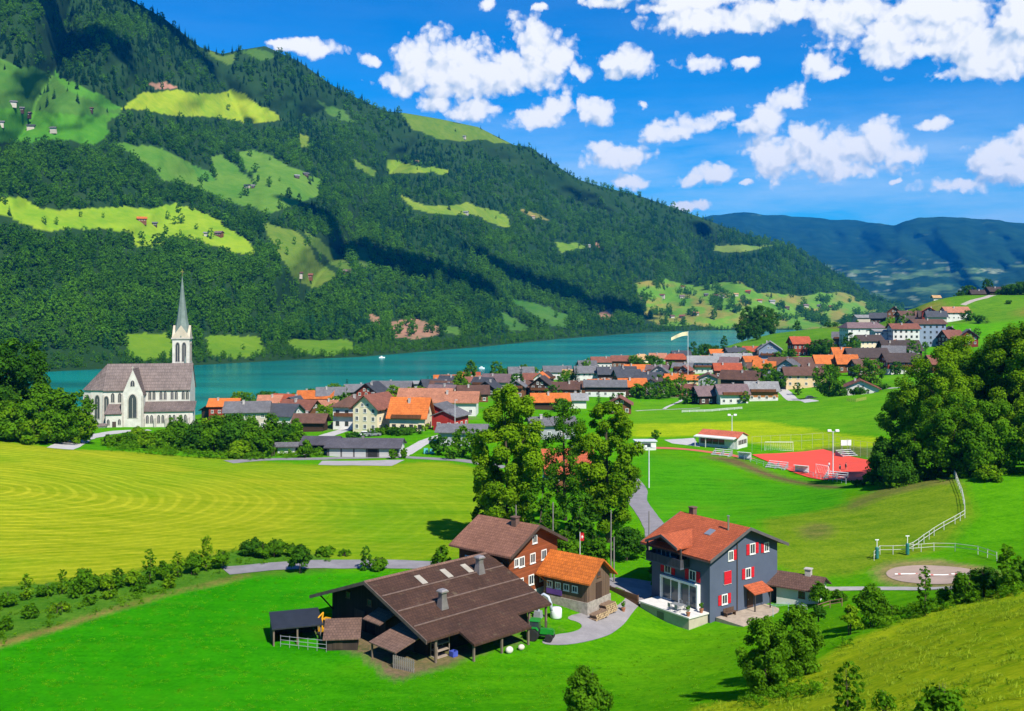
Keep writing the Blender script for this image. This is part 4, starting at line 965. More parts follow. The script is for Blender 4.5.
def village():
    h = house
    # next to the church, down by the water
    h(225, 414, 12, 9, 4.2, 2.6, 4, 'orange', 'redwood', 'orange roofed chalet with red brown walls just below the church', phrase='orange roofed chalet below the church')
    h(214, 416, 8, 7, 3.0, 1.8, 60, 'brown', 'darkwood', 'small dark brown hut in front of the orange roofed chalet by the church', phrase='dark hut by the church', wins=False)
    h(242, 418, 13, 9, 3.6, 2.8, -6, 'redbrown', 'wood', 'long red brown roofed house right of the orange chalet', phrase='long red brown roofed house')
    h(248, 428, 13, 10, 6.0, 2.6, 8, 'grey', 'beige', 'tall beige house with dark grey roof above the shrub belt', phrase='tall beige house')
    h(276, 427, 15, 11, 4.6, 3.0, -14, 'slate', 'white', 'wide slate roofed house with a white gable end', phrase='slate roofed house with the white gable')
    h(273, 411, 11, 9, 4.0, 2.8, 6, 'terracotta', 'wood', 'brown tiled house between two round trees at the shore', phrase='brown tiled house at the shore')
    h(285, 409, 9, 8, 4.0, 2.4, -20, 'red', 'wood', 'small red roofed house next to a black roofed one', phrase='small red roofed house')
    h(296, 411, 9, 8, 3.8, 2.4, 70, 'slate', 'darkwood', 'little black roofed chalet beside the small red roof', phrase='little black roofed chalet')
    h(316, 407, 14, 9, 4.4, 2.6, 3, 'orange', 'wood', 'orange roofed house at the water in front of a grey roof', phrase='orange roofed house at the water')
    h(331, 405, 11, 9, 4.8, 2.8, 10, 'grey', 'white', 'grey roofed white house at the shore behind a tree', phrase='grey roofed shore house')
    h(300, 420, 12, 9, 4.4, 2.8, -18, 'redbrown', 'wood', 'red brown roofed chalet above the dark roofed shed', phrase='red brown roofed chalet')
    h(311, 431, 9, 6, 3.4, 1.9, -4, 'brown', 'darkwood', 'low dark wooden shed with brown roof and white end beside the lane', 'shed', 'shed', phrase='low dark shed by the lane', wins=False)
    h(325, 413, 9, 7, 3.0, 2.0, 0, 'terracotta', 'white', 'flat pinkish roofed house behind the big lane tree', phrase='pinkish roofed house')
    h(287, 453, 4.2, 3.2, 2.0, .5, 6, 'grey', 'white', 'tiny white hut with flat grey roof at the edge of the mown field', 'hut', 'hut', phrase='tiny white hut', wins=False, chimney=0)
    # the row of tall houses along the main road
    h(352, 427, 10, 9, 7.2, 2.6, 80, 'brown', 'white', 'white house with dark hipped roof and balconies left of the cream inn', phrase='white house with dark hipped roof', hip=.6, balcony='l', winstyle='dark', depth=318)
    h(376, 427, 12.5, 8.6, 7.4, 3.6, 66, 'redbrown', 'cream', 'cream three storey inn with brown roof and green shutters', phrase='cream inn', depth=308, floors=3)
    h(411, 430, 10.5, 9.5, 4.8, 4.8, -9, 'orange', 'cream', 'house with a big orange half hipped roof and glazed veranda', phrase='house with the big orange roof', depth=300, winstyle='dark', balcony='f')
    h(372, 402, 12, 9, 5.2, 3.4, 74, 'slate', 'redwood', 'grey gabled chalet with a red lower storey', phrase='grey gabled chalet with red storey', base=('red', 2.4), depth=430)
    h(392, 398, 17, 10, 4.6, 3.2, -4, 'grey', 'wood', 'long grey roofed house behind the round lime trees', phrase='long grey roofed house', depth=455)
    h(358, 399, 11, 8, 4.0, 2.6, 10, 'grey', 'wood', 'small grey roofed house left of the grey gabled chalet', phrase='small grey roofed house', depth=455)
    h(416, 394, 9, 8, 5.2, .8, 0, 'lightgrey', 'white', 'white flat roofed modern house among brown roofs', phrase='white flat roofed house', depth=480, chimney=0)
    h(434, 394, 11, 9, 4.2, 2.8, 20, 'slate', 'darkwood', 'house with dark solar covered roof beside a pair of pencil firs', phrase='house with the solar roof', depth=470)
    h(445, 396, 12, 9, 3.8, 3.0, -12, 'brown', 'wood', 'brown roofed house in front of an orange roof', phrase='brown roofed house', depth=455)
    h(448, 388, 13, 9, 4.4, 2.6, 6, 'orange', 'redwood', 'orange roofed house right behind the brown roofed one', phrase='orange roof behind the brown one', depth=505)
    h(426, 412, 17, 10, 5.4, 2.8, -3, 'terracotta', 'white', 'long house with pale pink tiled roof behind the big orange roof', phrase='long pale pink roofed house', depth=345)
    h(452, 414, 17, 10, 4.8, 2.8, -3, 'terracotta', 'white', 'pink tiled house with a white gable and dark window', phrase='pink tiled house with white gable', depth=338)
    h(440, 424, 9, 7, 5.0, 1.6, 68, 'grey', 'red', 'red school building with a stepped grey shed roof', phrase='red school building', depth=312, chimney=0, over=.6)
    h(451, 428, 9, 7, 4.2, 1.4, 66, 'grey', 'red', 'lower red wing with grey roof in front of the school', phrase='red school wing', depth=298, chimney=0, over=.6)
    h(463, 437, 12, 8, 3.8, 1.4, -5, 'grey', 'grey', 'low blue grey building with grey roof left of the big trees', phrase='low blue grey building', depth=270, chimney=0, floors=1)
    h(473, 402, 12, 9, 4.0, 2.8, 5, 'brown', 'wood', 'dark brown roofed house behind the crown of the tallest tree', phrase='dark brown roofed house', depth=420)
    h(474, 391, 9, 8, 4.2, 2.4, 15, 'redbrown', 'wood', 'pink and red roofed cottage close to the shore poplars', phrase='pink and red roofed cottage', depth=500)
    h(484, 390, 8, 7, 4.8, 2.2, -30, 'terracotta', 'white', 'narrow pink tiled house wedged between darker roofs', phrase='narrow pink tiled house', depth=510)
    h(497, 388, 13, 9, 4.2, 3.2, -12, 'mauve', 'beige', 'purple brown roofed house with a cream gable end', phrase='purple brown roofed house', depth=500)
    h(489, 394, 11, 8, 3.6, 2.8, 75, 'slate', 'darkwood', 'black gabled chalet in front of the purple brown roof', phrase='black gabled chalet', depth=450)
    h(471, 384, 9, 7, 4.2, 2.2, 0, 'red', 'white', 'red tiled house nearest the water below the poplars', phrase='red tiled house below the poplars', depth=560)
    # middle of the village
    h(521, 380, 13, 9, 4.4, 3.0, 4, 'grey', 'white', 'grey roofed house left of the dark spruce', phrase='grey roof by the spruce', depth=560)
    h(533, 386, 9, 8, 4.0, 2.6, -6, 'redbrown', 'wood', 'red brown roofed house tucked beside the dark chalet', phrase='red brown roof beside the dark chalet', depth=520)
    h(542, 396, 9, 9, 5.2, 3.4, 76, 'dark', 'darkwood', 'dark brown chalet with broad gable and pale windows', phrase='dark chalet with broad gable', depth=440, balcony='l')
    h(550, 409, 13, 8, 3.4, 2.4, 3, 'orange', 'darkwood', 'bright orange roofed barn just above the tree tops', 'barn', 'barn', phrase='bright orange roofed barn', depth=372, wins=False)
    h(574, 407, 9, 7, 3.4, 1.8, -2, 'lightgrey', 'white', 'pale grey roofed shed beside the orange barn', phrase='pale grey roofed shed', depth=380, wins=False)
    h(558, 395, 19, 9, 3.6, 2.4, -4, 'brown', 'wood', 'long low brown roofed row behind the orange barn', phrase='long low brown row', depth=440)
    h(557, 379, 15, 9, 4.6, 2.8, 2, 'grey', 'white', 'broad grey roofed house with a tan skylight strip', phrase='broad grey roofed house', depth=580)
    h(571, 382, 8, 7, 4.2, 2.0, -5, 'tan', 'white', 'tan roofed house in front of the broad grey roof', phrase='tan roofed house', depth=560)
    h(586, 383, 11, 8, 5.6, 2.8, 3, 'grey', 'white', 'grey roofed house showing a white front beside the black fir', phrase='grey roofed house with white front', depth=520)
    h(584, 395, 11, 8, 3.8, 2.2, -8, 'brown', 'wood', 'grey brown roofed house under the black fir', phrase='house under the black fir', depth=460)
    h(608, 382, 10, 8, 4.6, 3.0, 2, 'slate', 'darkwood', 'dark slate roofed house in the middle of the village', phrase='dark slate roofed house', depth=515)
    h(605, 396, 17, 9, 4.8, 2.2, -3, 'grey', 'darkwood', 'long grey roofed house with dark timber front and white ground floor', phrase='long grey roofed timber house', base=('white', 2.3), depth=435)
    h(632, 396, 11, 8, 4.8, 2.8, 4, 'orange', 'darkwood', 'black timber barn with glowing orange roof', 'barn', 'barn', phrase='black barn with orange roof', depth=438, winstyle='white', floors=1)
    h(637, 377, 13, 8, 4.4, 2.4, 2, 'orange', 'wood', 'orange roofed house behind the dark grey roofs', phrase='orange roof behind dark grey roofs', depth=545)
    h(627, 384, 12, 9, 4.2, 3.0, 12, 'slate', 'wood', 'dark grey roofed house behind the black barn', phrase='dark grey roof behind the black barn', depth=495)
    h(649, 388, 12, 9, 4.4, 3.0, -18, 'slate', 'grey', 'dark roofed house right of the black barn', phrase='dark roof right of the black barn', depth=478)
    h(602, 368, 13, 9, 4.2, 2.8, 0, 'redbrown', 'white', 'red brown roofed house at the very edge of the lake', phrase='red brown roof at the lake', depth=640)
    h(587, 372, 10, 8, 4.2, 2.4, 5, 'grey', 'white', 'small grey roofed house beside the lakeside red brown roof', phrase='small grey lakeside roof', depth=620)
    h(622, 367, 12, 8, 4.4, 2.6, -5, 'redbrown', 'wood', 'dull red roofed house in front of the tan lakeside villa', phrase='dull red roofed house', depth=610)
    h(641, 364, 10, 9, 4.0, 2.8, 18, 'tan', 'cream', 'tan roofed villa at the edge of the lake', phrase='tan lakeside villa', depth=660, hip=.6)
    h(658, 364, 10, 8, 4.0, 2.6, -10, 'terracotta', 'white', 'pinkish roofed house right of the tan lakeside villa', phrase='pinkish roof by the tan villa', depth=660)
    h(659, 381, 9, 9, 5.0, 3.2, 78, 'grey', 'grey', 'grey gabled house facing the meadow road', phrase='grey gabled house', depth=520)
    h(668, 388, 9, 8, 4.2, 2.4, 10, 'orange', 'peach', 'orange roofed house with peach walls', phrase='orange roofed peach house', depth=480)
    h(620, 413, 8.5, 8, 3.8, 2.4, 82, 'redbrown', 'wood', 'brown gabled chalet peeping over the crowns of the big trees', phrase='brown gabled chalet by the meadow', depth=365)
    h(551, 440, 12, 9, 4.2, 1.6, 10, 'grey', 'grey', 'grey roofed workshop half hidden by the loose middle tree', phrase='grey roofed workshop', depth=285, floors=1)
    h(567, 482, 9, 8, 3.4, 3.6, 8, 'red', 'wood', 'red tiled house seen between the trunks of the big trees', phrase='red tiled house between the trunks', depth=208)
    # right of the flagpole
    h(676, 366, 12, 9, 4.6, 2.6, -12, 'red', 'wood', 'wine red hipped house left of the white terrace houses', phrase='wine red hipped house', depth=600, hip=.5)
    h(681, 360, 11, 8, 4.0, 2.4, 0, 'slate', 'white', 'dark roofed lakeside house behind the wine red roof', phrase='dark lakeside roof', depth=655)
    h(702, 373, 15, 10, 6.4, 3.0, -8, 'lightgrey', 'white', 'big white house with pale grey roof and blue glass beside the flagpole', phrase='big white house by the flagpole', depth=560, balcony='f')
    h(732, 369, 21, 10, 5.2, 3.0, 4, 'lightgrey', 'white', 'long pale grey roofed white house in the upper village', phrase='long pale grey roofed white house', depth=575)
    h(721, 359, 14, 8, 4.0, 2.2, 0, 'orange', 'white', 'low orange roof behind the long white house', phrase='low orange roof behind the white house', depth=650)
    h(727, 377, 13, 9, 4.2, 3.0, -3, 'red', 'wood', 'red roofed house in front of the long white house', phrase='red roof before the long white house', depth=520)
    h(741, 389, 17, 10, 5.0, 3.4, -24, 'brown', 'darkwood', 'large dark chalet with brown roof and a shaded gable', phrase='large dark brown chalet', depth=470, balcony='l')
    h(681, 385, 16, 8, 3.0, 1.8, -3, 'orange', 'peach', 'low row with patchy orange roofs behind the meadow hedge', phrase='low patchy orange row', depth=500)
    h(684, 395, 9, 7, 3.0, 2.0, 0, 'redbrown', 'wood', 'small red brown roofed cottage behind the hedge', phrase='small red brown cottage', depth=445)
    h(710, 404, 12, 9, 4.0, 3.0, 10, 'mauve', 'darkwood', 'left half of the purple grey roofed double house by the hedge', phrase='left half of the purple grey double house', depth=400)
    h(731, 404, 11, 9, 4.6, 3.0, 4, 'mauve', 'white', 'right half of the purple grey roofed double house with white terrace', phrase='right half of the purple grey double house', depth=395, balcony='f')
    h(761, 400, 12, 9, 4.6, 3.0, -4, 'lightgrey', 'orangewood', 'grey roofed chalet with orange brown boards and white base', phrase='grey roofed orange brown chalet', base=('white', 1.6), depth=412, balcony='f')
    h(770, 361, 12.5, 12, 7.5, 4.2, 76, 'lightgrey', 'blue', 'big blue grey chalet with white trim and wide glazed gable', phrase='big blue grey chalet', depth=560, balcony='l')
    h(752, 357, 10, 8, 4.2, 2.6, -15, 'red', 'white', 'red roofed house left of the big blue grey chalet', phrase='red roof by the big blue grey chalet', depth=620)
    h(766, 372, 12, 8, 4.0, 2.4, 0, 'orange', 'wood', 'orange roofed house below the big blue grey chalet', phrase='orange roof below the blue grey chalet', depth=525)
    h(789, 377, 9, 8, 5.0, 2.6, 60, 'grey', 'blue', 'blue grey house behind the peach coloured house', phrase='blue grey house', depth=490)
    h(804, 386, 15, 9, 4.8, 2.4, -5, 'brown', 'peach', 'peach coloured house with brown roof and two garage doors', phrase='peach coloured house', depth=446)
    h(798, 372, 16, 9, 3.6, 2.8, 2, 'brown', 'wood', 'long brown roofed house behind the peach house', phrase='long brown roof behind the peach house', depth=520)
    h(799, 356, 9, 9, 6.6, 3.0, 5, 'red', 'redwood', 'tall red brown house standing above the dark trees', phrase='tall red brown house', depth=600)
    h(825, 372, 9.5, 8, 4.0, 3.2, 0, 'orange', 'wood', 'small house with plain orange roof left of its twin', phrase='left orange roofed twin', depth=520)
    h(846, 373, 8.5, 8, 4.0, 3.2, -3, 'orange', 'wood', 'small orange roofed house right of its twin by a white wall', phrase='right orange roofed twin', depth=515)
    h(860, 397, 12, 13.5, 3.4, 3.0, 74, 'redbrown', 'white', 'white cottage with brown roof and white verges between two round trees', phrase='white cottage in the meadow', depth=405, group='houses of the lakeside village')
    h(866, 366, 17, 10, 4.8, 3.4, -3, 'dark', 'darkwood', 'dark long house below the cream apartment house', phrase='dark long house', depth=520)
    h(899, 360, 18, 11, 4.6, 4.2, 3, 'dark', 'darkwood', 'wide black brown roofed chalet below the hotel', phrase='wide black brown chalet', depth=560)
    h(899, 373, 13, 10, 5.2, 3.0, 0, 'dark', 'redwood', 'red wood chalet with dark roof and white ground floor', phrase='red wood chalet with white base', base=('white', 2.4), depth=490, balcony='f')
    h(868, 355, 12, 9, 7.4, 2.4, 8, 'dark', 'cream', 'cream apartment house with dark roof on the rise', phrase='cream apartment house', depth=575)
    h(882, 352, 10, 9, 10.0, .8, 0, 'lightgrey', 'white', 'white flat roofed block with blue balconies', phrase='white block with blue balconies', depth=600, chimney=0, balcony='f')
    h(903, 348, 13, 11, 10.5, 2.2, -4, 'redbrown', 'white', 'white hotel with brown roof and dark windows', phrase='white hotel', depth=590, winstyle='dark')
    h(926, 346, 16, 11, 11.0, 2.0, 3, 'brown', 'blue', 'long blue grey hotel wing with brown roof', phrase='blue grey hotel wing', depth=600, winstyle='dark')
    h(862, 343, 21, 12, 8.6, 2.6, 6, 'mauve', 'white', 'wide apartment house with purple brown mansard roof', phrase='wide apartment house', depth=640, hip=.4)
    h(951, 346, 9, 9, 4.6, 3.4, 12, 'redbrown', 'darkwood', 'brown roofed chalet beside the hotel wing', phrase='brown roofed chalet by the hotel', depth=590)
    h(968, 345, 11, 9, 4.6, 3.2, 70, 'grey', 'redwood', 'dark red gabled chalet with grey verges behind the leafy trees', phrase='dark red gabled chalet', depth=590)
    h(938, 372, 9, 7, 4.0, 2.8, 10, 'redbrown', 'wood', 'brown roofed barn half behind the bright leafy tree', phrase='brown barn behind the leafy tree', depth=470, wins=False)
    h(929, 322, 8, 8, 6.5, 2.2, 70, 'red', 'redwood', 'narrow red and white striped house on the hill road', phrase='narrow striped hill house', depth=660)
    h(942, 323, 8, 7, 4.0, 2.4, 0, 'orange', 'white', 'small orange roofed house on the hill road', phrase='small orange roofed hill house', depth=680)
    h(955, 321, 14, 9, 4.6, 2.8, 3, 'terracotta', 'white', 'white house with pinkish roof under the brown pasture', phrase='white pinkish roofed hill house', depth=680)
    h(905, 324, 9, 8, 3.6, 2.4, 8, 'brown', 'wood', 'brown chalet at the foot of the hill pasture', phrase='brown chalet under the pasture', depth=720)
    h(995, 297, 11, 8, 3.2, 2.6, 5, 'dark', 'darkwood', 'dark hillside barn at the upper pasture track', 'barn', 'barn', phrase='dark hillside barn', depth=770, group='barns on the hill pasture', wins=False)
    h(977, 299, 8, 7, 3.0, 2.2, -8, 'dark', 'wood', 'smaller hillside barn beside the big pasture tree', 'barn', 'barn', phrase='smaller hillside barn', depth=765, group='barns on the hill pasture', wins=False)
    h(936, 300, 4, 3, 2, 1, 0, 'tan', 'white', 'tiny pale hay hut alone on the hill pasture', 'hut', 'hut', phrase='tiny pale hay hut', depth=745, wins=False, chimney=0, group='barns on the hill pasture')
    h(866, 323, 16, 9, 4.2, 1.6, 4, 'lightgrey', 'beige', 'pale grey farm hall on the grassy knoll', 'barn', 'barn', phrase='pale grey farm hall', depth=820, wins=False, chimney=0)
    h(878, 324, 10, 8, 4.2, 3, -20, 'slate', 'darkwood', 'dark farmhouse right of the pale hall on the knoll', phrase='dark farmhouse on the knoll', depth=800)
    h(894, 320, 11, 9, 5.2, 3.4, 70, 'brown', 'wood', 'brown gabled farmhouse at the edge of the knoll', phrase='brown gabled farmhouse', depth=780)

def mountain_farms():
    """far farmsteads: roofs and walls only, a few pixels each"""
    spots = [(13, 105, 16, 'grey', 'white', 'long grey roofed barn high on the shaded pasture'), (21, 111, 14, 'grey', 'darkwood', 'grey roofed stable just below the long high barn'), (28, 116, 14, 'mauve', 'darkwood', 'dark stable lowest of three on the high pasture'), (31, 129, 18, 'slate', 'white', 'black and white farmhouse on the pasture above the wood'), (54, 131, 16, 'grey', 'white', 'white farmhouse right of the black and white one'), (1, 125, 12, 'grey', 'white', 'white barn at the left end of the high pasture'), (91, 111, 9, 'brown', 'darkwood', 'lone brown hay barn at the end of the pasture track'),
             (142, 222, 20, 'orange', 'redwood', 'orange roofed barn on the bright lower pasture'), (155, 226, 9, 'grey', 'darkwood', 'small grey shed beside the orange roofed barn'), (206, 236, 9, 'lightgrey', 'white', 'small white cottage left of the red farmhouse'), (219, 236, 18, 'mauve', 'redwood', 'red farmhouse with pinkish roof on the bright pasture'),
             (247, 188, 14, 'slate', 'white', 'dark roofed farm in the middle of the long meadow'), (253, 188, 9, 'lightgrey', 'darkwood', 'pale roofed shed right of the dark roofed meadow farm'), (297, 178, 14, 'lightgrey', 'darkwood', 'pale roofed barn left of two at the meadow end'), (306, 176, 16, 'grey', 'darkwood', 'grey roofed barn right of two at the meadow end'),
             (300, 276, 12, 'brown', 'white', 'small farmhouse on the lower tongue of pasture'), (309, 278, 18, 'redbrown', 'redwood', 'red farmhouse with white front on the lower tongue of pasture'), (347, 274, 18, 'mauve', 'redwood', 'dark red farm at the pasture edge above the rock'), (353, 276, 10, 'lightgrey', 'white', 'white shed beside the dark red farm'), (466, 214, 16, 'lightgrey', 'white', 'pale farm on the narrow sunny clearing'), (417, 163, 14, 'tan', 'darkwood', 'tan roofed alp hut on the high clearing'), (533, 218, 16, 'tan', 'white', 'pale farm at the end of the brown clearing'), (588, 247, 18, 'lightgrey', 'white', 'white farm on the little green clearing'), (464, 138, 16, 'lightgrey', 'beige', 'pale alp stable under the ridge meadow')]
    far = [(662, 297, 'redbrown', 'white', 'brown chalet left of two at the top of the far meadow'), (682, 298, 'mauve', 'white', 'purple roofed chalet right of two on the far meadow'), (683, 288, 'red', 'white', 'small red roofed house highest in the far meadow'), (716, 297, 'brown', 'darkwood', 'long brown house in the middle of the far hamlet'), (722, 298, 'grey', 'white', 'white house with grey roof in the far hamlet'), (748, 293, 'red', 'redwood', 'red roofed house at the upper edge of the far hamlet'), (743, 299, 'mauve', 'white', 'purple roofed house below the red one in the far hamlet'), (772, 303, 'lightgrey', 'white', 'pale house at the right end of the far hamlet'), (672, 318, 'brown', 'white', 'white farm with brown roof by the far shore'), (682, 318, 'redbrown', 'darkwood', 'dark barn right of the shore farm'), (696, 315, 'terracotta', 'white', 'pinkish house on the far shore slope'), (706, 296, 'grey', 'darkwood', 'dark barn left of the far hamlet'), (806, 307, 'mauve', 'white', 'long white house on the far right pasture'), (831, 308, 'redbrown', 'redwood', 'red barn beside the long white far house'), (819, 307, 'grey', 'white', 'small pale house between the far barn and the white house'), (787, 309, 'brown', 'darkwood', 'brown stable among the far bushes'), (760, 302, 'red', 'white', 'white house with red roof beside the far pale house'), (736, 296, 'tan', 'white', 'tan roofed cottage inside the far hamlet')]
    def one(px, py, L, roof, wall, lab):
        L *= .56; wall = {'redwood': 'wood', 'white': 'beige'}.get(wall, wall)
        p = Vector(mpoint(np.array([px]), np.array([py]))[0]); W = L * .72; eh = 4.0 + L * .05; rise = L * .2
        o = empty('farmhouse', p, rng.uniform(-.5, .5), lab, 'farmhouse', 'farms on the mountain across the lake')
        gable_walls(L, W, eh, rise, 4).build('wall', wmat(wall), o); gable_roof(L, W, eh, rise, 1.2, 1.2, .4).build('roof', rmat(roof), o)
        for u in (-.28, 0, .28): add_window(o, 'f', u * L, 1.6, 1.5, 1.7, 'white', L / 2, W / 2, pane=False)
    for px, py, L, roof, wall, lab in spots: one(px, py, L, roof, wall, lab)
    for px, py, roof, wall, lab in far: one(px, py, rng.uniform(14, 21), roof, wall, lab)

def side_word(p, q):
    """where point p stands relative to house q as one looks from the meadow"""
    k = q.x / q.y; dx = (p.x / p.y - k) * q.y; dy = p.y - q.y
    if abs(dx) > abs(dy) * .8: return 'right of' if dx > 0 else 'left of'
    return 'behind' if dy > 0 else 'in front of'

def infill():
    """small houses in the gaps of the village, described by the house they stand next to"""
    rx = np.random.default_rng(5); base = list(HOUSES); seen = set(); n = 0
    zones = [gpoly([(690, 395), (790, 395), (905, 378), (960, 350), (985, 330), (930, 318), (850, 330), (760, 352), (700, 362)]), gpoly([(430, 405), (660, 395), (700, 372), (690, 366), (560, 380), (450, 390)])]
    for k in range(2500):
        if n >= 46: break
        ph, q, r = base[rx.integers(0, len(base))]; a = rx.uniform(0, 6.28); L = rx.uniform(7.5, 11); d = r + L * .5 + rx.uniform(1.5, 6); x, y = q.x + math.cos(a) * d, q.y + math.sin(a) * d
        if not any(in_poly(np.array([x]), np.array([y]), z)[0] for z in zones): continue
        if any(math.hypot(x - g[1].x, y - g[1].y) < g[2] + L * .55 + .8 for g in HOUSES): continue
        p = Vector((x, y, H1(x, y))); near = min(base, key=lambda t: (t[1] - p).length)
        roof = rx.choice(['brown', 'grey', 'redbrown', 'slate', 'dark', 'mauve', 'brown', 'orange']); wall = rx.choice(['wood', 'darkwood', 'white', 'beige', 'wood', 'grey'])
        lab = f"small {dict(brown='brown', grey='grey', redbrown='red brown', slate='slate', dark='black brown', mauve='purple grey', orange='orange')[roof]} roofed {'chalet' if 'wood' in wall else 'cottage'} {side_word(p, near[1])} the {near[0]}"
        if lab in seen or len(lab.split()) > 16: continue
        seen.add(lab); n += 1
        house(512 + 1000 * x / y, 0, L, L * rx.uniform(.72, .85), rx.uniform(3.4, 5.4), rx.uniform(2.0, 3.0), rx.choice([0, 5, -12, 70, 80, 62, -20, 12]) + rx.uniform(-5, 5), roof, wall, lab, depth=y, balcony='fl' if 'wood' in wall else None, phrase='')
# ------------------------------------------------------------------ the farm in the foreground
def on(o, me_or_mb, name, mats=None, loc=None, rz=0.0, smooth=False):
    c = me_or_mb.build(name, mats, o, smooth) if isinstance(me_or_mb, MB) else link(name, me_or_mb, o)
    if loc: c.location = loc
    if rz: c.rotation_euler = (0, 0, rz)
    return c
def slab_roof(L, run, z_hi, z_lo, th=.12):
    """mono pitch: high edge at y = 0, low edge at y = -run"""
    mb = MB(); mb.prism([(0, z_hi), (0, z_hi + th), (-run, z_lo + th), (-run, z_lo)], -L / 2, L / 2, 'x'); return mb

def barn():
    o = empty('barn', (-9.2, 111.2, 24.0), R(43.8), 'huge dark timber barn with brown tiled roof and two metal vents', 'barn')
    bw = plankmat('barn_boards', (.022, .015, .012), .24, 0); tile = roofmat('barn_tiles', (.062, .031, .020), .42, .36, .35)
    s = 3.7 / 10.45; ze = 2.5; zr = 6.2
    yF, yB, xN, xF = -7.9, 8.8, -6.9, 7.5
    hz = lambda y: zr - s * abs(y)
    w = MB(); w.prism([(yF, -1.5), (yB, -1.5), (yB, hz(yB) + .04), (0, zr + .04), (yF, hz(yF) + .04)], xN, xF, 'x'); on(o, w, 'wall', bw)
    r = MB(); th = .22
    r.prism([(-10.45, ze), (0, zr), (10.45, ze), (10.45, ze + th), (0, zr + th), (-10.45, ze + th)], -8.75, 8.75, 'x')
    r.prism([(-12.7, ze - s * 2.25 - .004), (-10.44, ze - .004), (-10.44, ze + th + .004), (-12.7, ze + th - s * 2.25 + .004)], -4.6, 3.4, 'x')
    rf = on(o, r, 'roof', tile)
    ridge = MB(); ridge.prism([(-.28, zr + th - .07), (0, zr + th + .09), (.28, zr + th - .07)], -8.8, 8.8, 'x'); on(rf, ridge, 'ridge_cap', roofmat('barn_ridge', (.15, .085, .06), .4))
    seam = plain('weathered_seam', (.17, .115, .095), .8, .35, 2.0)
    for y in (-2.9, -5.6, -8.2):                     # snow guard rails along the slope
        m = MB(); m.prism([(y - .05, hz(y) + th + .02), (y + .05, hz(y) + th + .02), (y + .05, hz(y) + th + .13), (y - .05, hz(y) + th + .13)], -8.6, 8.6, 'x'); on(rf, m, 'snow_guard', seam)
    vb = MB(); vb.prism([(-10.45, ze - .12), (0, zr - .12), (10.45, ze - .12), (10.45, ze + .26), (0, zr + .26), (-10.45, ze + .26)], -8.86, -8.752, 'x'); on(rf, vb, 'verge_board', plain('verge_wood', (.12, .085, .07), .8, .3))
    for i, x in enumerate((-3.0, .6, 3.6)):          # pale translucent strips
        m = MB(); m.prism([(-1.05, hz(1.05) + th + .015), (-2.6, hz(2.6) + th + .015), (-2.6, hz(2.6) + th + .05), (-1.05, hz(1.05) + th + .05)], x, x + .75, 'x'); on(rf, m, 'skylight', plain('skylight_sheet', (.36, .32, .26), .5, .2))
    for x, y in ((4.9, -2.9), (-3.6, -6.6)):         # two sheet metal ventilators
        z = hz(y) + th
        m = MB(); m.box((x, y, z + .35), (1.0, 1.0, 1.3), taper=.62); m.box((x, y, z + 1.3), (.62, .62, .62)); vt = on(rf, m, 'vent', plain('vent_metal', (.23, .20, .19), .45, .25, 1.2, .5, .4))
        m = MB(); m.box((x, y, z + 1.78), (.9, .9, .16), taper=.7); m.box((x, y, z + 1.63), (.95, .95, .1)); on(vt, m, 'vent_cap', plain('vent_cap_metal', (.36, .32, .30), .4, .2, 1.2, .5, .4))
    # posts and beam carrying the wide front eave
    for x in (-7.4, -4.4, -.6, 3.2, 5.6, 8.2):
        y = -12.4 if -4.6 < x < 3.4 else -10.1
        m = MB(); m.b2((x - .1, y - .1, -1.2), (x + .1, y + .1, hz(y) + .02)); on(o, m, 'post', plain('grey_post', (.16, .12, .09), .85))
    # gable details: braces, doors, small roofs over the doors
    for y in (-8.6, 8.6):
        m = MB(); m.tube([(xN - .02, y, 1.2), (-8.6, y, hz(y) - .05)], .09, 5); on(o, m, 'brace', bw)
    for y in (-5.2, -.4, 3.4):
        m = MB(); m.b2((xN - .09, y - .95, -.2), (xN - .002, y + .95, 2.3)); d = on(o, m, 'door', plankmat('door_boards', (.055, .038, .028), .2, 0)); m = MB(); m.b2((xN - .14, y + .7, 1.0), (xN - .092, y + .76, 1.3)); on(d, m, 'handle', plain('iron', (.05, .05, .05), .5))
    for y in (-2.8, 5.6, 1.6):
        add_window(o, 'l', y, 3.1, .8, .7, 'brown', -xN, 0)
    m = MB(); m.prism([(0, 0), (0, .1), (-2.1, -.62), (-2.1, -.72)], -1.5, 1.5, 'x'); c = on(o, m, 'canopy', roofmat('canopy_tiles', (.16, .095, .07), .4), (xN - .004, -1.5, 3.2), -math.pi / 2)
    m = MB(); m.prism([(0, 0), (0, .12), (-4.3, -1.0), (-4.3, -1.12)], -2.2, 2.2, 'x'); on(o, m, 'canopy', roofmat('canopy_tiles', (.16, .095, .07), .4), (xN - .004, -6.4, 2.7), -math.pi / 2)
    for dx in (-4.1,):
        for y in (-8.3, -4.5):
            m = MB(); m.b2((xN + dx - .08, y - .08, -1.2), (xN + dx + .08, y + .08, 1.75)); on(o, m, 'post', plain('grey_post', (.16, .12, .09), .85))
    # shelves under the eave near the front corner
    m = MB()
    for z in (.1, .8, 1.5, 2.1): m.b2((-6.6, -9.4, z), (-5.0, -8.3, z + .06))
    for x in (-6.6, -5.06):
        for y in (-9.4, -8.36): m.b2((x, y, -.4), (x + .06, y + .06, 2.2))
    on(o, m, 'rack', plain('rack_wood', (.30, .24, .19), .8))
    return o
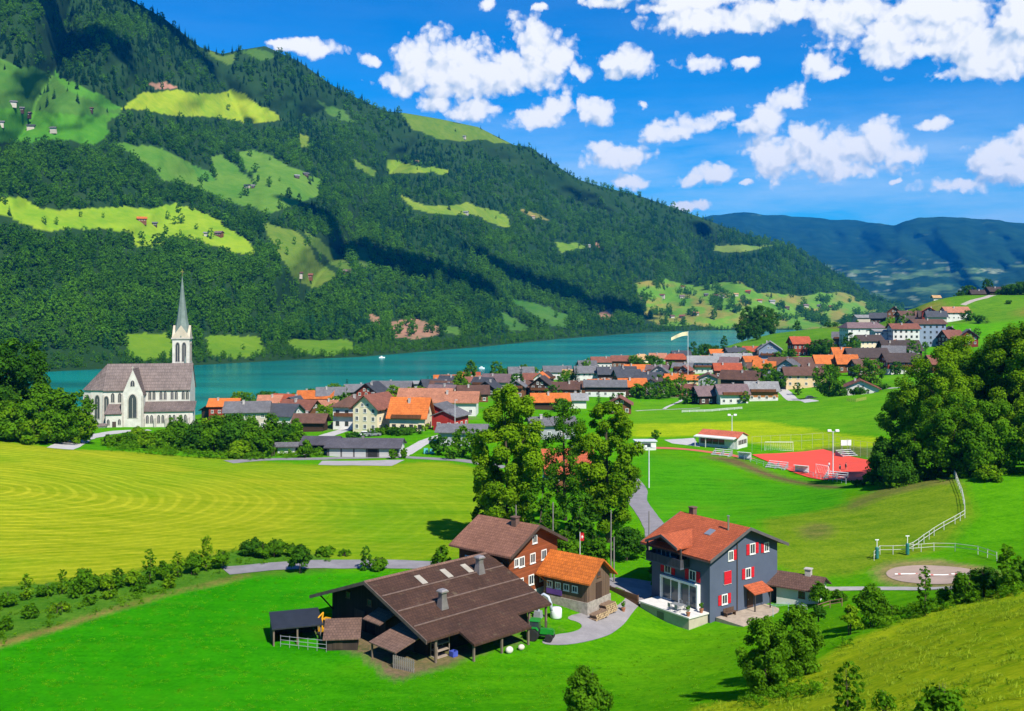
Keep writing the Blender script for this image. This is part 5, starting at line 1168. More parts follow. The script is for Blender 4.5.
def barn_yard():
    c, s = math.cos(R(43.8)), math.sin(R(43.8))
    def L2W(x, y, z=0.0): X, Y = -9.2 + c * x - s * y, 111.2 + s * x + c * y; return Vector((X, Y, H1(X, Y) + z))
    a = R(43.8)
    dark = plankmat('shed_boards', (.045, .032, .026), .2, 0)
    # open shed with black sheet roof
    o = empty('shed', L2W(-13.6, 5.6), a - R(26), 'black flat roofed open shed at the far left of the barn yard', 'shed')
    m = MB(); m.prism([(-2.1, 1.75), (2.1, 2.3), (2.1, 2.42), (-2.1, 1.87)], -2.6, 2.6, 'x'); on(o, m, 'roof', plain('black_sheet', (.022, .024, .028), .5, .3, 1.0, .4))
    m = MB(); m.b2((-2.5, 1.75, -1), (2.5, 1.85, 2.23)); m.b2((-2.5, -1.8, -1), (-2.4, 1.745, 1.79)); on(o, m, 'wall', dark)
    for x in (-2.4, 0, 2.4):
        m = MB(); m.b2((x - .08, -1.9, -1), (x + .08, -1.74, 1.81)); on(o, m, 'post', plain('grey_post', (.16, .12, .09), .85))
    # lean-to hutch with brown roof
    o = empty('hutch', L2W(-11.2, .4), a - R(38), 'low wooden hutch with brown sloping roof beside the black shed', 'hutch')
    m = MB(); m.prism([(-1.8, 1.15), (1.5, 2.25), (1.5, 2.37), (-1.8, 1.27)], -1.9, 1.9, 'x'); on(o, m, 'roof', roofmat('canopy_tiles', (.16, .095, .07), .4))
    m = MB(); m.prism([(-1.4, -1), (1.2, -1), (1.2, 2.12), (-1.4, 1.26)], -1.6, 1.6, 'x'); on(o, m, 'wall', dark)
    m = MB(); m.b2((-.9, -1.46, .1), (.1, -1.405, 1.1)); on(o, m, 'door', plankmat('door_boards', (.055, .038, .028), .2, 0))
    # white cattle rails
    f = empty('railing', L2W(-14.8, 2.2), a - R(60), 'pale metal cattle railing in front of the black shed', 'railing')
    wm = plain('white_metal', (.27, .28, .29), .4, .1, 2, .5)
    for x in np.linspace(-2.6, 2.6, 6):
        m = MB(); m.tube([(x, 0, -.6), (x, 0, 1.25)], .028, 6); on(f, m, 'post', wm)
    for z in (.35, .75, 1.15):
        m = MB(); m.tube([(-2.6, 0, z), (2.6, 0, z)], .028, 6); on(f, m, 'rail', wm)
    # picket gate by the near canopy
    f = empty('picket_fence', L2W(-11.0, -9.6), a - R(75), 'grey picket fence beside the nearest barn door', 'fence')
    gp = plain('grey_picket', (.25, .22, .19), .9)
    m = MB()
    for x in np.arange(-1.2, 1.21, .24): m.b2((x - .07, -.02, -.3), (x + .07, .02, 1.25))
    on(f, m, 'slat', gp)
    m = MB(); m.b2((-1.3, .022, .3), (1.3, .06, .4)); m.b2((-1.3, .022, .9), (1.3, .06, 1.0)); on(f, m, 'rail', gp)
    # yellow mini excavator parked behind the hutch
    o = empty('mini_excavator', L2W(-10.6, 4.6), a + R(200), 'yellow mini excavator with raised arm behind the hutch', 'excavator')
    ye = plain('yellow_paint', (.62, .30, .01), .4, .12, 2, .5); bk = plain('rubber_black', (.02, .02, .02), .8)
    for y in (-.55, .55):
        m = MB(); m.prism([(-.85, .12), (-.7, 0), (.7, 0), (.85, .12), (.85, .34), (.7, .46), (-.7, .46), (-.85, .34)], y - .16, y + .16, 'y'); on(o, m, 'track', bk)
    m = MB(); m.box((0, 0, .75), (1.5, 1.2, .5), taper=.92); on(o, m, 'body', ye)
    m = MB(); m.box((-.1, .1, 1.5), (.95, .85, 1.0), taper=.88); cb = on(o, m, 'cab', glassmat()); m = MB(); m.box((-.1, .1, 2.06), (1.0, .9, .1)); on(cb, m, 'cab_roof', ye)
    m = MB(); m.tube([(.6, 0, .8), (.75, 0, 1.9), (.4, 0, 3.0)], [.16, .15, .1], 6); m.tube([(.4, 0, 3.0), (1.3, 0, 2.7), (2.3, 0, 1.9)], [.11, .1, .08], 6); on(o, m, 'arm', ye)
    o.scale = (.8, .8, .8)
    m = MB(); m.prism([(2.1, 1.95), (2.5, 1.9), (2.55, 1.5), (2.3, 1.3), (2.05, 1.45)], -.25, .25, 'y'); on(o, m, 'bucket', bk)
    # tractor under the right end of the eave
    p = Vector((2.9, 106.1, 0)); p.z = H1(p.x, p.y)
    o = empty('tractor', p, R(-14), 'bright green tractor nosing out from under the barn eave', 'tractor')
    o.scale = (.85, .85, .85)
    gr = plain('green_paint', (.012, .2, .02), .35, .12, 2, .5); gl = glassmat()
    m = MB(); m.box((.95, 0, 1.15), (1.7, .72, .62), taper=.86); m.box((1.83, 0, 1.08), (.12, .6, .5)); on(o, m, 'hood', gr)
    m = MB(); m.box((.4, 0, .72), (2.9, .5, .3)); on(o, m, 'chassis', bk)
    m = MB(); m.box((-.55, 0, 1.75), (1.3, 1.25, 1.3), taper=.85); cb = on(o, m, 'cab', gl); m = MB(); m.box((-.55, 0, 2.48), (1.35, 1.25, .16), taper=.9); on(cb, m, 'cab_roof', gr)
    m = MB(); m.tube([(.9, .28, 1.4), (.9, .28, 2.3)], .05, 6); on(o, m, 'exhaust_pipe', bk)
    for x, y, r, w in ((-.7, -.8, .78, .42), (-.7, .8, .78, .42), (1.35, -.72, .5, .3), (1.35, .72, .5, .3)):
        m = MB(); m.lathe([(r * .62, -w / 2), (r * .92, -w / 2), (r, -w * .3), (r, w * .3), (r * .92, w / 2), (r * .62, w / 2)], n=20)
        wh = on(o, m, 'wheel', bk, (x, y, r)); wh.rotation_euler = (math.pi / 2, 0, 0); m = MB(); m.lathe([(r * .6, -w * .4), (r * .6, w * .4)], n=16); on(wh, m, 'rim', plain('rim_paint', (.55, .5, .05), .5))
    for y in (-.8, .8):
        m = MB(); m.prism([(-1.5, 1.45), (-1.3, 1.72), (-.2, 1.72), (.05, 1.4), (.0, 1.36), (-.25, 1.62), (-1.25, 1.62), (-1.45, 1.4)], y - .24, y + .24, 'y'); on(o, m, 'mudguard', gr)
    # bits under the front eave
    for i, (x, y, w, hh, col, nm, lab) in enumerate([(.0, -12.9, .9, .75, (.62, .58, .5), 'sack', 'pale feed sack slumped beside the barn front post'), (1.6, -13.0, .8, .6, (.55, .50, .42), 'sack', 'grey white sack at the end of the barn extension'), (-4.9, -9.9, .6, .55, (.05, .08, .4), 'crate', 'blue plastic crate on the floor by the barn rack')]):
        o = empty(nm, L2W(x, y), a, lab, nm); m = MB(); m.ball((0, 0, hh * .45), (w * .5, w * .4, hh * .5), 10, 7) if nm == 'sack' else (m.b2((-w / 2, -w / 2, 0), (w / 2, w / 2, .06)), [m.box(q[0], q[1]) for q in (((0, -w / 2, .3), (w, .05, .5)), ((0, w / 2, .3), (w, .05, .5)), ((-w / 2, 0, .3), (.05, w - .06, .5)), ((w / 2, 0, .3), (.05, w - .06, .5)))])
        on(o, m, 'bag' if nm == 'sack' else 'shell', plain('sackcloth_%d' % i, col, .8), smooth=nm == 'sack')
    o = empty('oil_drum', L2W(7.4, -9.6), a, 'blue steel drum standing between the barn and the tractor', 'drum')
    m = MB(); m.lathe([(.3, 0), (.3, .29), (.32, .3), (.3, .31), (.3, .6), (.32, .61), (.3, .62), (.3, .9)], n=16); on(o, m, 'shell', plain('drum_blue', (.06, .2, .36), .4)); m = MB(); m.lathe([(.28, .902), (.28, .93), (.05, .93)], n=16); on(o, m, 'lid', plain('drum_lid', (.3, .32, .33), .5))
    # hay blower pipe and white bale between the houses
    p = Vector((3.6, 113.0, 0)); p.z = H1(p.x, p.y)
    o = empty('blower_pipe', p, R(-25), 'pale blue hay blower pipe arching up behind the barn', 'pipe')
    m = MB(); m.tube([(-.7, 0, 0), (-.72, 0, 1.6), (-.5, 0, 2.4), (0, 0, 2.75), (.55, 0, 2.5), (.85, 0, 1.8), (.9, 0, 1.0)], .17, 10); on(o, m, 'tube', plain('pipe_metal', (.42, .47, .55), .4, .1, 2, .5), smooth=True)
    m = MB(); m.box((-.7, 0, .4), (.9, .8, .8), taper=.8); on(o, m, 'fan_housing', plain('housing_metal', (.25, .27, .30), .5))
    p = Vector((5.0, 113.4, 0)); p.z = H1(p.x, p.y)
    o = empty('silage_bale', p, R(20), 'white plastic wrapped bale next to the blower pipe', 'bale')
    m = MB(); m.lathe([(.2, 0), (.58, .02), (.66, .15), (.66, 1.05), (.58, 1.18), (.2, 1.2)], n=18); on(o, m, 'wrap', plain('white_film', (.74, .76, .78), .35, .08, 3, .5), smooth=True)

def brown_farmhouse():
    o = empty('farmhouse', (-.4, 122, 23.9), R(-38.9), 'red brown timber farmhouse with brown roof behind the barn', 'farmhouse')
    hw, hl = 4.7, 3.9; s = 2.7 / 5.5; zr = 9.1; eh = zr - s * hw
    gable_walls(hl * 2, hw * 2, eh, zr - eh).build('wall', plankmat('red_boards', (.235, .062, .022), .25, 2), o)
    rf = gable_roof(hl * 2, hw * 2, eh, zr - eh, .95, .85, .22).build('roof', roofmat('farmhouse_tiles', (.195, .090, .058), .42), o)
    m = MB(); m.b2((-hl - .06, -hw - .06, -2), (hl + .06, hw + .06, 1.5)); on(o, m, 'base', plain('render_white', WALL['white'], .85, .12, .5))
    m = MB(); m.b2((1.2, -1.0, 8.0), (1.9, -.3, 9.9)); m.b2((1.1, -1.1, 9.9), (2.0, -.2, 10.02)); on(rf, m, 'chimney', plain('chimney_brick', (.14, .08, .06), .9))
    for u, z, w, h_ in ((-2.6, 2.2, 1.0, 1.2), (-.6, 2.2, 1.0, 1.2), (1.6, 2.2, 1.0, 1.2), (-2.4, 4.7, 1.0, 1.2), (-.3, 4.7, 1.0, 1.2), (1.9, 4.7, 1.0, 1.2), (.1, 7.0, .9, 1.0), (-3.4, 4.9, .8, 1.0)):
        add_window(o, 'r', u, z, w, h_, 'white', hl, hw)
    for u, z in ((-2.4, 4.4), (.2, 4.4), (2.4, 4.4)): add_window(o, 'f', u, z, 1.0, 1.1, 'white', hl, hw)
    for s_ in (-1, 1):
        m = MB(); m.prism([(s_ * (hw + .85), eh - s * .85 - .08), (0, zr - .08), (0, zr + .3), (s_ * (hw + .85), eh - s * .85 + .3)], hl + .952, hl + 1.02, 'x'); on(rf, m, 'verge_board', plain('verge_dark', (.07, .045, .035), .8))
    m = MB(); m.prism([(0, 2.4), (0, 2.48), (-1.9, 1.75), (-1.9, 1.67)], -1.4, 1.4, 'x'); on(o, m, 'awning', plain('orange_canvas', (.62, .20, .02), .8), (hl + .1, 1.6, .9), math.pi / 2)
    m = MB(); m.box((hl + .09, -3.3, 1.1), (.08, .95, 2.0)); on(o, m, 'door', plankmat('door_dark', (.06, .035, .025), .15, 0))
    # little annex with orange roof at the gable foot
    p = Vector((4.2, 117.6, 0)); p.z = H1(p.x, p.y)
def orange_stable():
    o = empty('stable', (7.7, 119.0, 24.4), R(-38), 'weathered wood stable with bright orange tiled roof', 'stable')
    hl, hw = 3.1, 2.4; zr = 5.2; s = 2.3 / 3.0; eh = zr - s * hw
    gable_walls(hl * 2, hw * 2, eh, zr - eh).build('wall', plankmat('grey_brown_boards', (.135, .085, .058), .22, 0), o)
    rf = gable_roof(hl * 2, hw * 2, eh, zr - eh, .75, .6, .2).build('roof', roofmat('orange_tiles', (.56, .145, .022), .36, .25), o)
    m = MB(); m.b2((-hl - .1, -hw - .1, -1.5), (hl + .1, hw + .1, .7)); on(o, m, 'base', plain('field_stone', (.33, .29, .25), .9, .4, 2.5))
    for u in (-2.2, -1.0, .2, 1.4): add_window(o, 'f', u, 1.6, .8, .8, 'white', hl, hw)
    m = MB(); m.b2((hl + .002, -.6, .71), (hl + .09, .6, 2.6)); on(o, m, 'door', plankmat('door_dark', (.06, .035, .025), .15, 0))
    add_window(o, 'r', 0, 3.2, .7, .7, 'brown', hl, hw)
    m = MB(); m.b2((-2.6, -hw - .16, .9), (-.4, -hw - .108, 1.5)); on(o, m, 'cloth', plain('purple_cloth', (.10, .04, .22), .8))
    # split logs stacked against the gable
    rgm = np.random.default_rng(4)
    bark, cut = plain('log_bark', (.20, .13, .085), .95, .4, 6), plain('cut_wood', (.50, .35, .20), .9, .3, 8)
    c = math.cos(R(-38)); s_ = math.sin(R(-38))
    for k, (lx, ly, n, rows, lab) in enumerate([(3.75, 1.2, 9, 5, 'tall stack of split logs against the stable gable'), (4.3, -1.6, 10, 3, 'low stack of split logs at the stable corner')]):
        X, Y = 7.7 + c * lx - s_ * ly, 119 + s_ * lx + c * ly
        o2 = empty('log_stack', (X, Y, H1(X, Y) + .1), R(-38), lab, 'firewood')
        m = MB()
        for r_ in range(rows):
            for i in range(n - (r_ > 2)):
                y = (i - n / 2) * .27 + (r_ % 2) * .13; z = .13 + r_ * .24; rr = rgm.uniform(.10, .14); L = rgm.uniform(.42, .5)
                m.mat(0); m.tube([(-L, y, z), (L, y, z)], rr, 7, caps=False); m.mat(1)
                for sx in (-1, 1): m.add([(sx * (L - .002), y + rr * math.cos(t), z + rr * math.sin(t)) for t in np.linspace(0, 6.283, 8)[:-1]], [tuple(range(7))])
        on(o2, m, 'logs', [bark, cut])

def shutter_window(o, face, u, z, w, h_, hl, hw, left=True, right=True, closed=False):
    red = plankmat('red_shutter', (.52, .012, .022), .12, 2, .15)
    f = add_window(o, face, u, z, w, h_, 'white', hl, hw)
    for sgn, use in ((-1, left), (1, right)):
        if not use: continue
        m = MB(); m.b2((-w * .27, -.05, 0), (w * .27, -.005, h_)); c = link('shutter', m.mesh('shutter', red), o)
        c.rotation_euler = f.rotation_euler; off = Vector((sgn * (w / 2 + .06 + w * .27), 0, 0)); off.rotate(f.rotation_euler); c.location = Vector(f.location) + off
    if closed:
        m = MB(); m.b2((-w / 2 - .02, -.11, -.02), (w / 2 + .02, -.07, h_ + .02)); c = link('shutter', m.mesh('shutter', red), o); c.rotation_euler = f.rotation_euler; c.location = f.location
def grey_chalet():
    bz = 22.6
    ctr = Vector((25.2, 124.5, bz)); yaw = R(-53.5)
    o = empty('chalet', ctr, yaw, 'grey rendered chalet with red shutters and orange red tiled roof', 'house')
    hl, hw = 4.8, 6.1; s = .408; eh = 7.4; zr = eh + s * hw
    grey = plain('grey_render', (.080, .100, .148), .85, .10, .6); red = roofmat('red_tiles', (.37, .085, .032), .36, .25)
    white = plain('white_trim', (.78, .77, .74), .6, .06)
    gable_walls(hl * 2, hw * 2, eh, zr - eh, 2.5).build('wall', grey, o)
    rf = gable_roof(hl * 2, hw * 2, eh, zr - eh, .95, 1.0, .24).build('roof', red, o)
    for sx in (-1, 1):
        for s_ in (-1, 1):
            m = MB(); x0 = sx * (hl + .952); m.prism([(s_ * (hw + 1.0), eh - s * 1.0 - .1), (0, zr - .1), (0, zr + .27), (s_ * (hw + 1.0), eh - s * 1.0 + .27)], min(x0, x0 + sx * .07), max(x0, x0 + sx * .07), 'x'); on(rf, m, 'verge_board', plain('verge_slate', (.10, .09, .09), .7))
    for s_ in (-1, 1):
        m = MB(); m.tube([(-hl - .9, s_ * (hw + 1.06), eh - s * 1.0 + .02), (hl + .9, s_ * (hw + 1.06), eh - s * 1.0 + .02)], .075, 6); on(rf, m, 'gutter', plain('copper_dark', (.10, .06, .045), .5, .2, 2, .5, .5))
    # cross gable over the loggia on the terrace side
    cx, ch = -1.3, 2.7; gz, ge = 8.85, 7.7
    m = MB(); sl = (gz - ge) / ch
    m.prism([(cx - ch, ge), (cx, gz), (cx + ch, ge), (cx + ch, ge + .22), (cx, gz + .22), (cx - ch, ge + .22)], -8.0, -1.4, 'y'); dr = on(rf, m, 'dormer_roof', roofmat('red_tiles_across', (.37, .085, .032), .36, .25))
    m = MB(); m.prism([(cx - 2.4, 6.2), (cx + 2.4, 6.2), (cx + 2.4, ge + .1), (cx, gz + .02), (cx - 2.4, ge + .1)], -6.12, -3.0, 'y'); on(o, m, 'dormer_wall', plankmat('dormer_boards', (.035, .03, .03), .22, 0))
    for s_ in (-1, 1):
        m = MB(); m.prism([(cx + s_ * ch, ge - .06), (cx, gz - .06), (cx, gz + .26), (cx + s_ * ch, ge + .26)], -8.07, -8.002, 'y'); on(dr, m, 'verge_board', plain('verge_slate', (.10, .09, .09), .7))
    m = MB(); m.b2((cx - 2.9, -7.7, 5.35), (cx + 2.9, -6.13, 5.53)); b = on(o, m, 'balcony', plain('balcony_slab', (.09, .10, .13), .8))
    m = MB(); m.b2((cx - 2.9, -7.7, 5.532), (cx + 2.9, -7.62, 6.5)); m.b2((cx - 2.9, -7.618, 5.532), (cx - 2.82, -6.14, 6.5)); m.b2((cx + 2.82, -7.618, 5.532), (cx + 2.9, -6.14, 6.5)); on(b, m, 'parapet', plankmat('parapet_boards', (.055, .055, .065), .2, 0))
    for x in (cx - 2.8, cx + 2.8):
        m = MB(); m.b2((x - .09, -7.61, 6.5), (x + .09, -7.43, ge + .1)); on(b, m, 'post', plain('dark_post', (.05, .045, .045), .8))
    add_window(o, 'f', cx - 1.0, 5.6, 1.6, 2.0, 'white', hl, hw + .02); add_window(o, 'f', cx + 1.2, 5.6, 1.0, 2.0, 'dark', hl, hw + .02)
    # terrace side
    shutter_window(o, 'f', -2.0, 3.95, 1.1, 1.25, hl, hw); shutter_window(o, 'f', 2.1, 3.95, 1.1, 1.25, hl, hw)
    fr = MB(); x0, x1, z0, z1 = -2.9, 3.3, .82, 3.45; y = -hw
    fr.b2((x0, y - .5, z1), (x1, y, z1 + .28)); fr.b2((x0, y - .5, z0), (x0 + .22, y, z1 - .002)); fr.b2((x1 - .22, y - .5, z0), (x1, y, z1 - .002)); fr.b2((.1, y - .42, z0), (.4, y, z1 - .002)); g = on(o, fr, 'glazed_bay', white)
    for a, b_ in ((x0 + .225, .095), (.405, x1 - .225)):
        m = MB(); m.b2((a, y - .2, z0 + .02), (b_, y - .12, z1 - .003)); on(g, m, 'pane', glassmat('big_glass', (.05, .07, .085)))
        m = MB(); mx = (a + b_) / 2; m.b2((mx - .05, y - .26, z0 + .02), (mx + .05, y - .202, z1 - .004)); m.b2((a, y - .26, z0 + .0), (mx - .052, y - .202, z0 + .1)); on(g, m, 'sash', white)
    # gable side
    shutter_window(o, 'r', 1.4, 6.55, 1.0, 1.3, hl, hw); shutter_window(o, 'r', 4.0, 6.45, .9, 1.15, hl, hw, right=False); shutter_window(o, 'r', -2.5, 6.35, .9, 1.2, hl, hw, left=False)
    shutter_window(o, 'r', -3.1, 3.7, 1.2, 1.5, hl, hw, False, False, True); shutter_window(o, 'r', .6, 3.75, 1.0, 1.25, hl, hw); shutter_window(o, 'r', -3.6, 1.35, 1.0, 1.2, hl, hw)
    m = MB(); m.tube([(hl + .07, -1.4, 0), (hl + .07, -1.4, zr - s * 1.4 - .1)], .06, 6); on(o, m, 'downpipe', plain('copper_dark', (.10, .06, .045), .5, .2, 2, .5, .5))
    m = MB(); m.prism([(0, 2.9), (0, 3.02), (-1.7, 2.3), (-1.7, 2.18)], -1.7, 1.7, 'x'); on(o, m, 'canopy', red, (hl + .004, 1.5, 0), math.pi / 2)
    m = MB(); m.b2((hl + .003, .4, .2), (hl + .09, 1.5, 2.2)); d = on(o, m, 'door', plain('door_brown', (.07, .035, .025), .6)); m = MB(); m.box((hl + .12, .55, 1.2), (.05, .05, .16)); on(d, m, 'handle', plain('steel', (.5, .5, .5), .3, .05, 2, .5, .8))
    for y in (.1, 2.9):
        m = MB(); m.b2((hl + 1.45, y - .06, -.5), (hl + 1.57, y + .06, 2.28)); on(o, m, 'post', plain('dark_post', (.05, .045, .045), .8))
    # roof furniture
    m = MB(); m.prism([(-2.0, eh + s * (hw - 2.0) + .25), (-3.1, eh + s * (hw - 3.1) + .25), (-3.1, eh + s * (hw - 3.1) + .36), (-2.0, eh + s * (hw - 2.0) + .36)], 1.1, 2.0, 'x'); on(rf, m, 'skylight', glassmat('skylight_glass', (.18, .2, .24)))
    m = MB(); m.tube([(3.4, -1.3, 9.2), (3.4, -1.3, 11.2)], .11, 8); m.tube([(3.4, -1.3, 11.2), (3.4, -1.3, 11.32)], [.17, .17], 8); on(rf, m, 'flue', plain('steel', (.5, .5, .5), .3, .05, 2, .5, .8))
    m = MB(); m.b2((-4.2, -.1, 9.6), (-3.5, .6, 10.9)); m.b2((-4.3, -.2, 10.9), (-3.4, .7, 11.0)); on(rf, m, 'chimney', plain('chimney_brick', (.14, .08, .06), .9))
    def LW(x, y, z=0): c, s2 = math.cos(yaw), math.sin(yaw); return Vector((ctr.x + c * x - s2 * y, ctr.y + s2 * x + c * y, bz + z))
    # terrace
    t = empty('terrace', LW(0, 0), yaw, 'raised white paved terrace with beige wall beside the grey chalet', 'terrace')
    m = MB(); m.b2((-3.6, -9.5, .64), (4.7, -6.14, .8)); on(t, m, 'paving', plain('white_paving', (.62, .60, .56), .6, .14, 1.5))
    m = MB(); m.b2((-3.45, -9.35, -2.4), (4.55, -6.2, .638)); on(t, m, 'retaining_wall', plain('beige_render', (.42, .37, .28), .9, .15, .8))
    m = MB(); m.b2((-.6, -9.39, -1.7), (.5, -9.351, .3)); on(t, m, 'cellar_door', plain('cellar_green', (.16, .15, .10), .7))
    t = empty('garden_table', LW(1.9, -8.4, .8), yaw + .1, 'metal garden table standing on the white terrace', 'table'); st = plain('garden_metal', (.20, .21, .22), .5, .1, 2, .5)
    m = MB(); m.b2((-.8, -.45, .7), (.8, .45, .75)); on(t, m, 'table_top', st)
    for x in (-.7, .7):
        for y in (-.36, .36):
            m = MB(); m.tube([(x, y, 0), (x, y, .7)], .025, 5); on(t, m, 'leg', st)
    ch0 = None
    for i, (x, y, r_, lab) in enumerate([(1.4, -7.6, 0, 'terrace chair nearest the glazed bay left of its neighbour'), (2.5, -7.6, 0, 'terrace chair nearest the glazed bay right of its neighbour'), (1.4, -9.15, math.pi, 'terrace chair on the open side, left of two'), (2.5, -9.15, math.pi, 'terrace chair on the open side, right of two')]):
        if ch0 is None:
            c = ch0 = empty('garden_chair', (0, 0, 0), 0, lab, 'chair', 'chairs round the terrace table')
            m = MB(); m.b2((-.22, -.22, .42), (.22, .22, .46)); on(c, m, 'seat', st); m = MB(); m.b2((-.22, .2, .5), (.22, .24, .92)); on(c, m, 'backrest', st)
            for sx in (-.19, .19):
                for sy in (-.19, .19): m = MB(); m.tube([(sx, sy, 0), (sx, sy, .42)], .018, 5); on(c, m, 'leg', st)
        else: c = copy_tree(ch0); c['label'] = lab
        c.location = LW(x, y, .8); c.rotation_euler = (0, 0, yaw + r_)
    for i, (x, y, lab) in enumerate([(4.2, -9.1, 'clay pot with a clipped plant at the terrace corner'), (4.2, -6.9, 'clay pot with a plant beside the glazed bay'), (-3.0, -12.6, 'clay pot with a plant on the drive below the terrace')]):
        p = LW(x, y, .8)
        if y < -12: p.z = H1(p.x, p.y)
        o2 = empty('potted_plant', p, 0, lab, 'plant'); m = MB(); m.lathe([(.16, 0), (.26, .42), (.28, .42), (.28, .47), (.2, .47)], n=12); on(o2, m, 'pot', plain('terracotta_pot', (.35, .14, .07), .8))
        rg2 = np.random.default_rng(i); V, T = leaf_cloud([(0, 0, .8), (.1, .1, 1.05), (-.1, 0, .95)], [.28, .22, .22], 60, .08, rg2); on(o2, leaf_mesh('leaves', V, T, LEAF['mid']), 'leaves')
    # board fence beside the drive
    f = empty('board_fence', LW(-6.4, -9.4, -.2), yaw, 'brown board fence between the drive and the terrace', 'fence'); m = MB(); m.b2((-2.6, -.05, -.6), (2.6, .05, 1.55)); on(f, m, 'board_panel', plankmat('fence_boards', (.16, .075, .04), .22, 2))
    for x in (-2.5, 0, 2.5): m = MB(); m.b2((x - .07, .052, -.8), (x + .07, .16, 1.6)); on(f, m, 'post', plain('dark_post', (.05, .045, .045), .8))
    # gable side patio and bench
    pt = empty('patio', LW(7.0, -.6), yaw, 'small stone patio in front of the grey chalet gable', 'patio'); m = MB(); m.b2((-2.1, -4.6, -1.2), (2.0, 4.2, .14)); on(pt, m, 'slab', plain('patio_stone', (.36, .29, .22), .9, .3, 1.5))
    bn = empty('bench', LW(5.5, -3.4, .14), yaw + math.pi / 2, 'dark wooden bench under the lower gable window', 'bench'); bwood = plankmat('bench_wood', (.10, .06, .04), .1, 0)
    m = MB(); m.b2((-.9, -.25, .42), (.9, .25, .48)); on(bn, m, 'seat', bwood); m = MB(); m.b2((-.9, .2, .5), (.9, .26, .9)); on(bn, m, 'backrest', bwood)
    for x in (-.75, .75): m = MB(); m.b2((x - .05, -.22, 0), (x + .05, .22, .42)); on(bn, m, 'leg', bwood)
    # garden shed right of the house
    so = empty('garden_house', Vector((35.6, 123.0, 23.0)), R(-33), 'low white garden house with brown roof beside the grey chalet', 'shed')
    gable_walls(5.0, 3.8, 2.2, 1.0, 2).build('wall', plain('render_white', WALL['white'], .85, .12, .5), so)
    r2 = gable_roof(6.4, 3.8, 2.2, 1.0, .5, .55, .16).build('roof', roofmat('shed_tiles', (.12, .065, .05), .36), so); r2.location = (-.7, 0, 0)
    m = MB(); m.b2((1.2, -.3, 2.6), (1.9, .4, 4.0)); m.b2((1.1, -.4, 4.0), (2.0, .5, 4.12)); on(r2, m, 'chimney', plain('chimney_render', (.42, .38, .35), .9))
    add_window(so, 'f', .6, .9, .8, .8, 'brown', 2.5, 1.9)
    m = MB(); m.b2((-3.6, -1.85, -.6), (-3.48, -1.73, 2.1)); on(so, m, 'post', plain('dark_post', (.05, .045, .045), .8))
    p = Vector((33.6, 116.0, 0)); p.z = H1(p.x, p.y)
    tb = empty('water_butt', p, .3, 'grey green water butt at the corner of the garden house', 'barrel'); m = MB(); m.lathe([(.5, 0), (.62, .1), (.66, .9), (.62, 1.0)], n=16); on(tb, m, 'shell', plain('butt_plastic', (.30, .34, .33), .6)); m = MB(); m.lathe([(.64, 1.002), (.6, 1.08), (.1, 1.12)], n=16); on(tb, m, 'lid', plain('butt_lid', (.22, .25, .25), .6))
    p = Vector((31.6, 117.6, 0)); p.z = H1(p.x, p.y)
    wl = empty('clothes_airer', p, .4, 'pale blue drying rack with washing lines on the lawn by the garden house', 'drying rack')
    for x in (-1.1, 1.1): m = MB(); m.tube([(x, 0, 0), (x, 0, 1.3)], .03, 5); m.tube([(x, -.5, 1.3), (x, .5, 1.3)], .025, 5); on(wl, m, 'stand', plain('airer_blue', (.35, .48, .58), .5))
    m = MB(); [m.tube([(-1.1, y, 1.3), (1.1, y, 1.3)], .008, 4) for y in (-.45, -.15, .15, .45)]; on(wl, m, 'line', plain('airer_blue', (.35, .48, .58), .5))

# ------------------------------------------------------------------ roads, tracks and paved patches draped on the ground
def ribbon(name, pix, width, mat, label, world_pts=None, lift=.06, step=1.2):
    P = world_pts or [tuple(ground_at(*p)[:2]) for p in pix]
    P = chaikin(P, 3, False)
    out = [P[0]]
    for a, b in zip(P[:-1], P[1:]):
        n = max(1, int(math.hypot(b[0] - a[0], b[1] - a[1]) / step)); out += [(a[0] + (b[0] - a[0]) * (i + 1) / n, a[1] + (b[1] - a[1]) * (i + 1) / n) for i in range(n)]
    P = np.array(out); T = np.gradient(P, axis=0); T /= np.linalg.norm(T, axis=1)[:, None] + 1e-9; Nn = np.c_[-T[:, 1], T[:, 0]]
    k = 5; us = np.linspace(-.5, .5, k); w = width * (1 + .08 * fbm(P[:, 0] / 4, P[:, 1] / 4, 2))
    X = P[:, None] + Nn[:, None] * (us[None, :, None] * w[:, None, None]); Z = H(X[..., 0], X[..., 1]) + lift
    i = np.arange(len(P) * k).reshape(len(P), k); q = np.stack([i[:-1, :-1], i[:-1, 1:], i[1:, 1:], i[1:, :-1]], -1).reshape(-1, 4)
    me = np_mesh(name, np.concatenate([X, Z[..., None]], -1).reshape(-1, 3), q, mat)
    return tag(link(name, me), label, kind='structure')
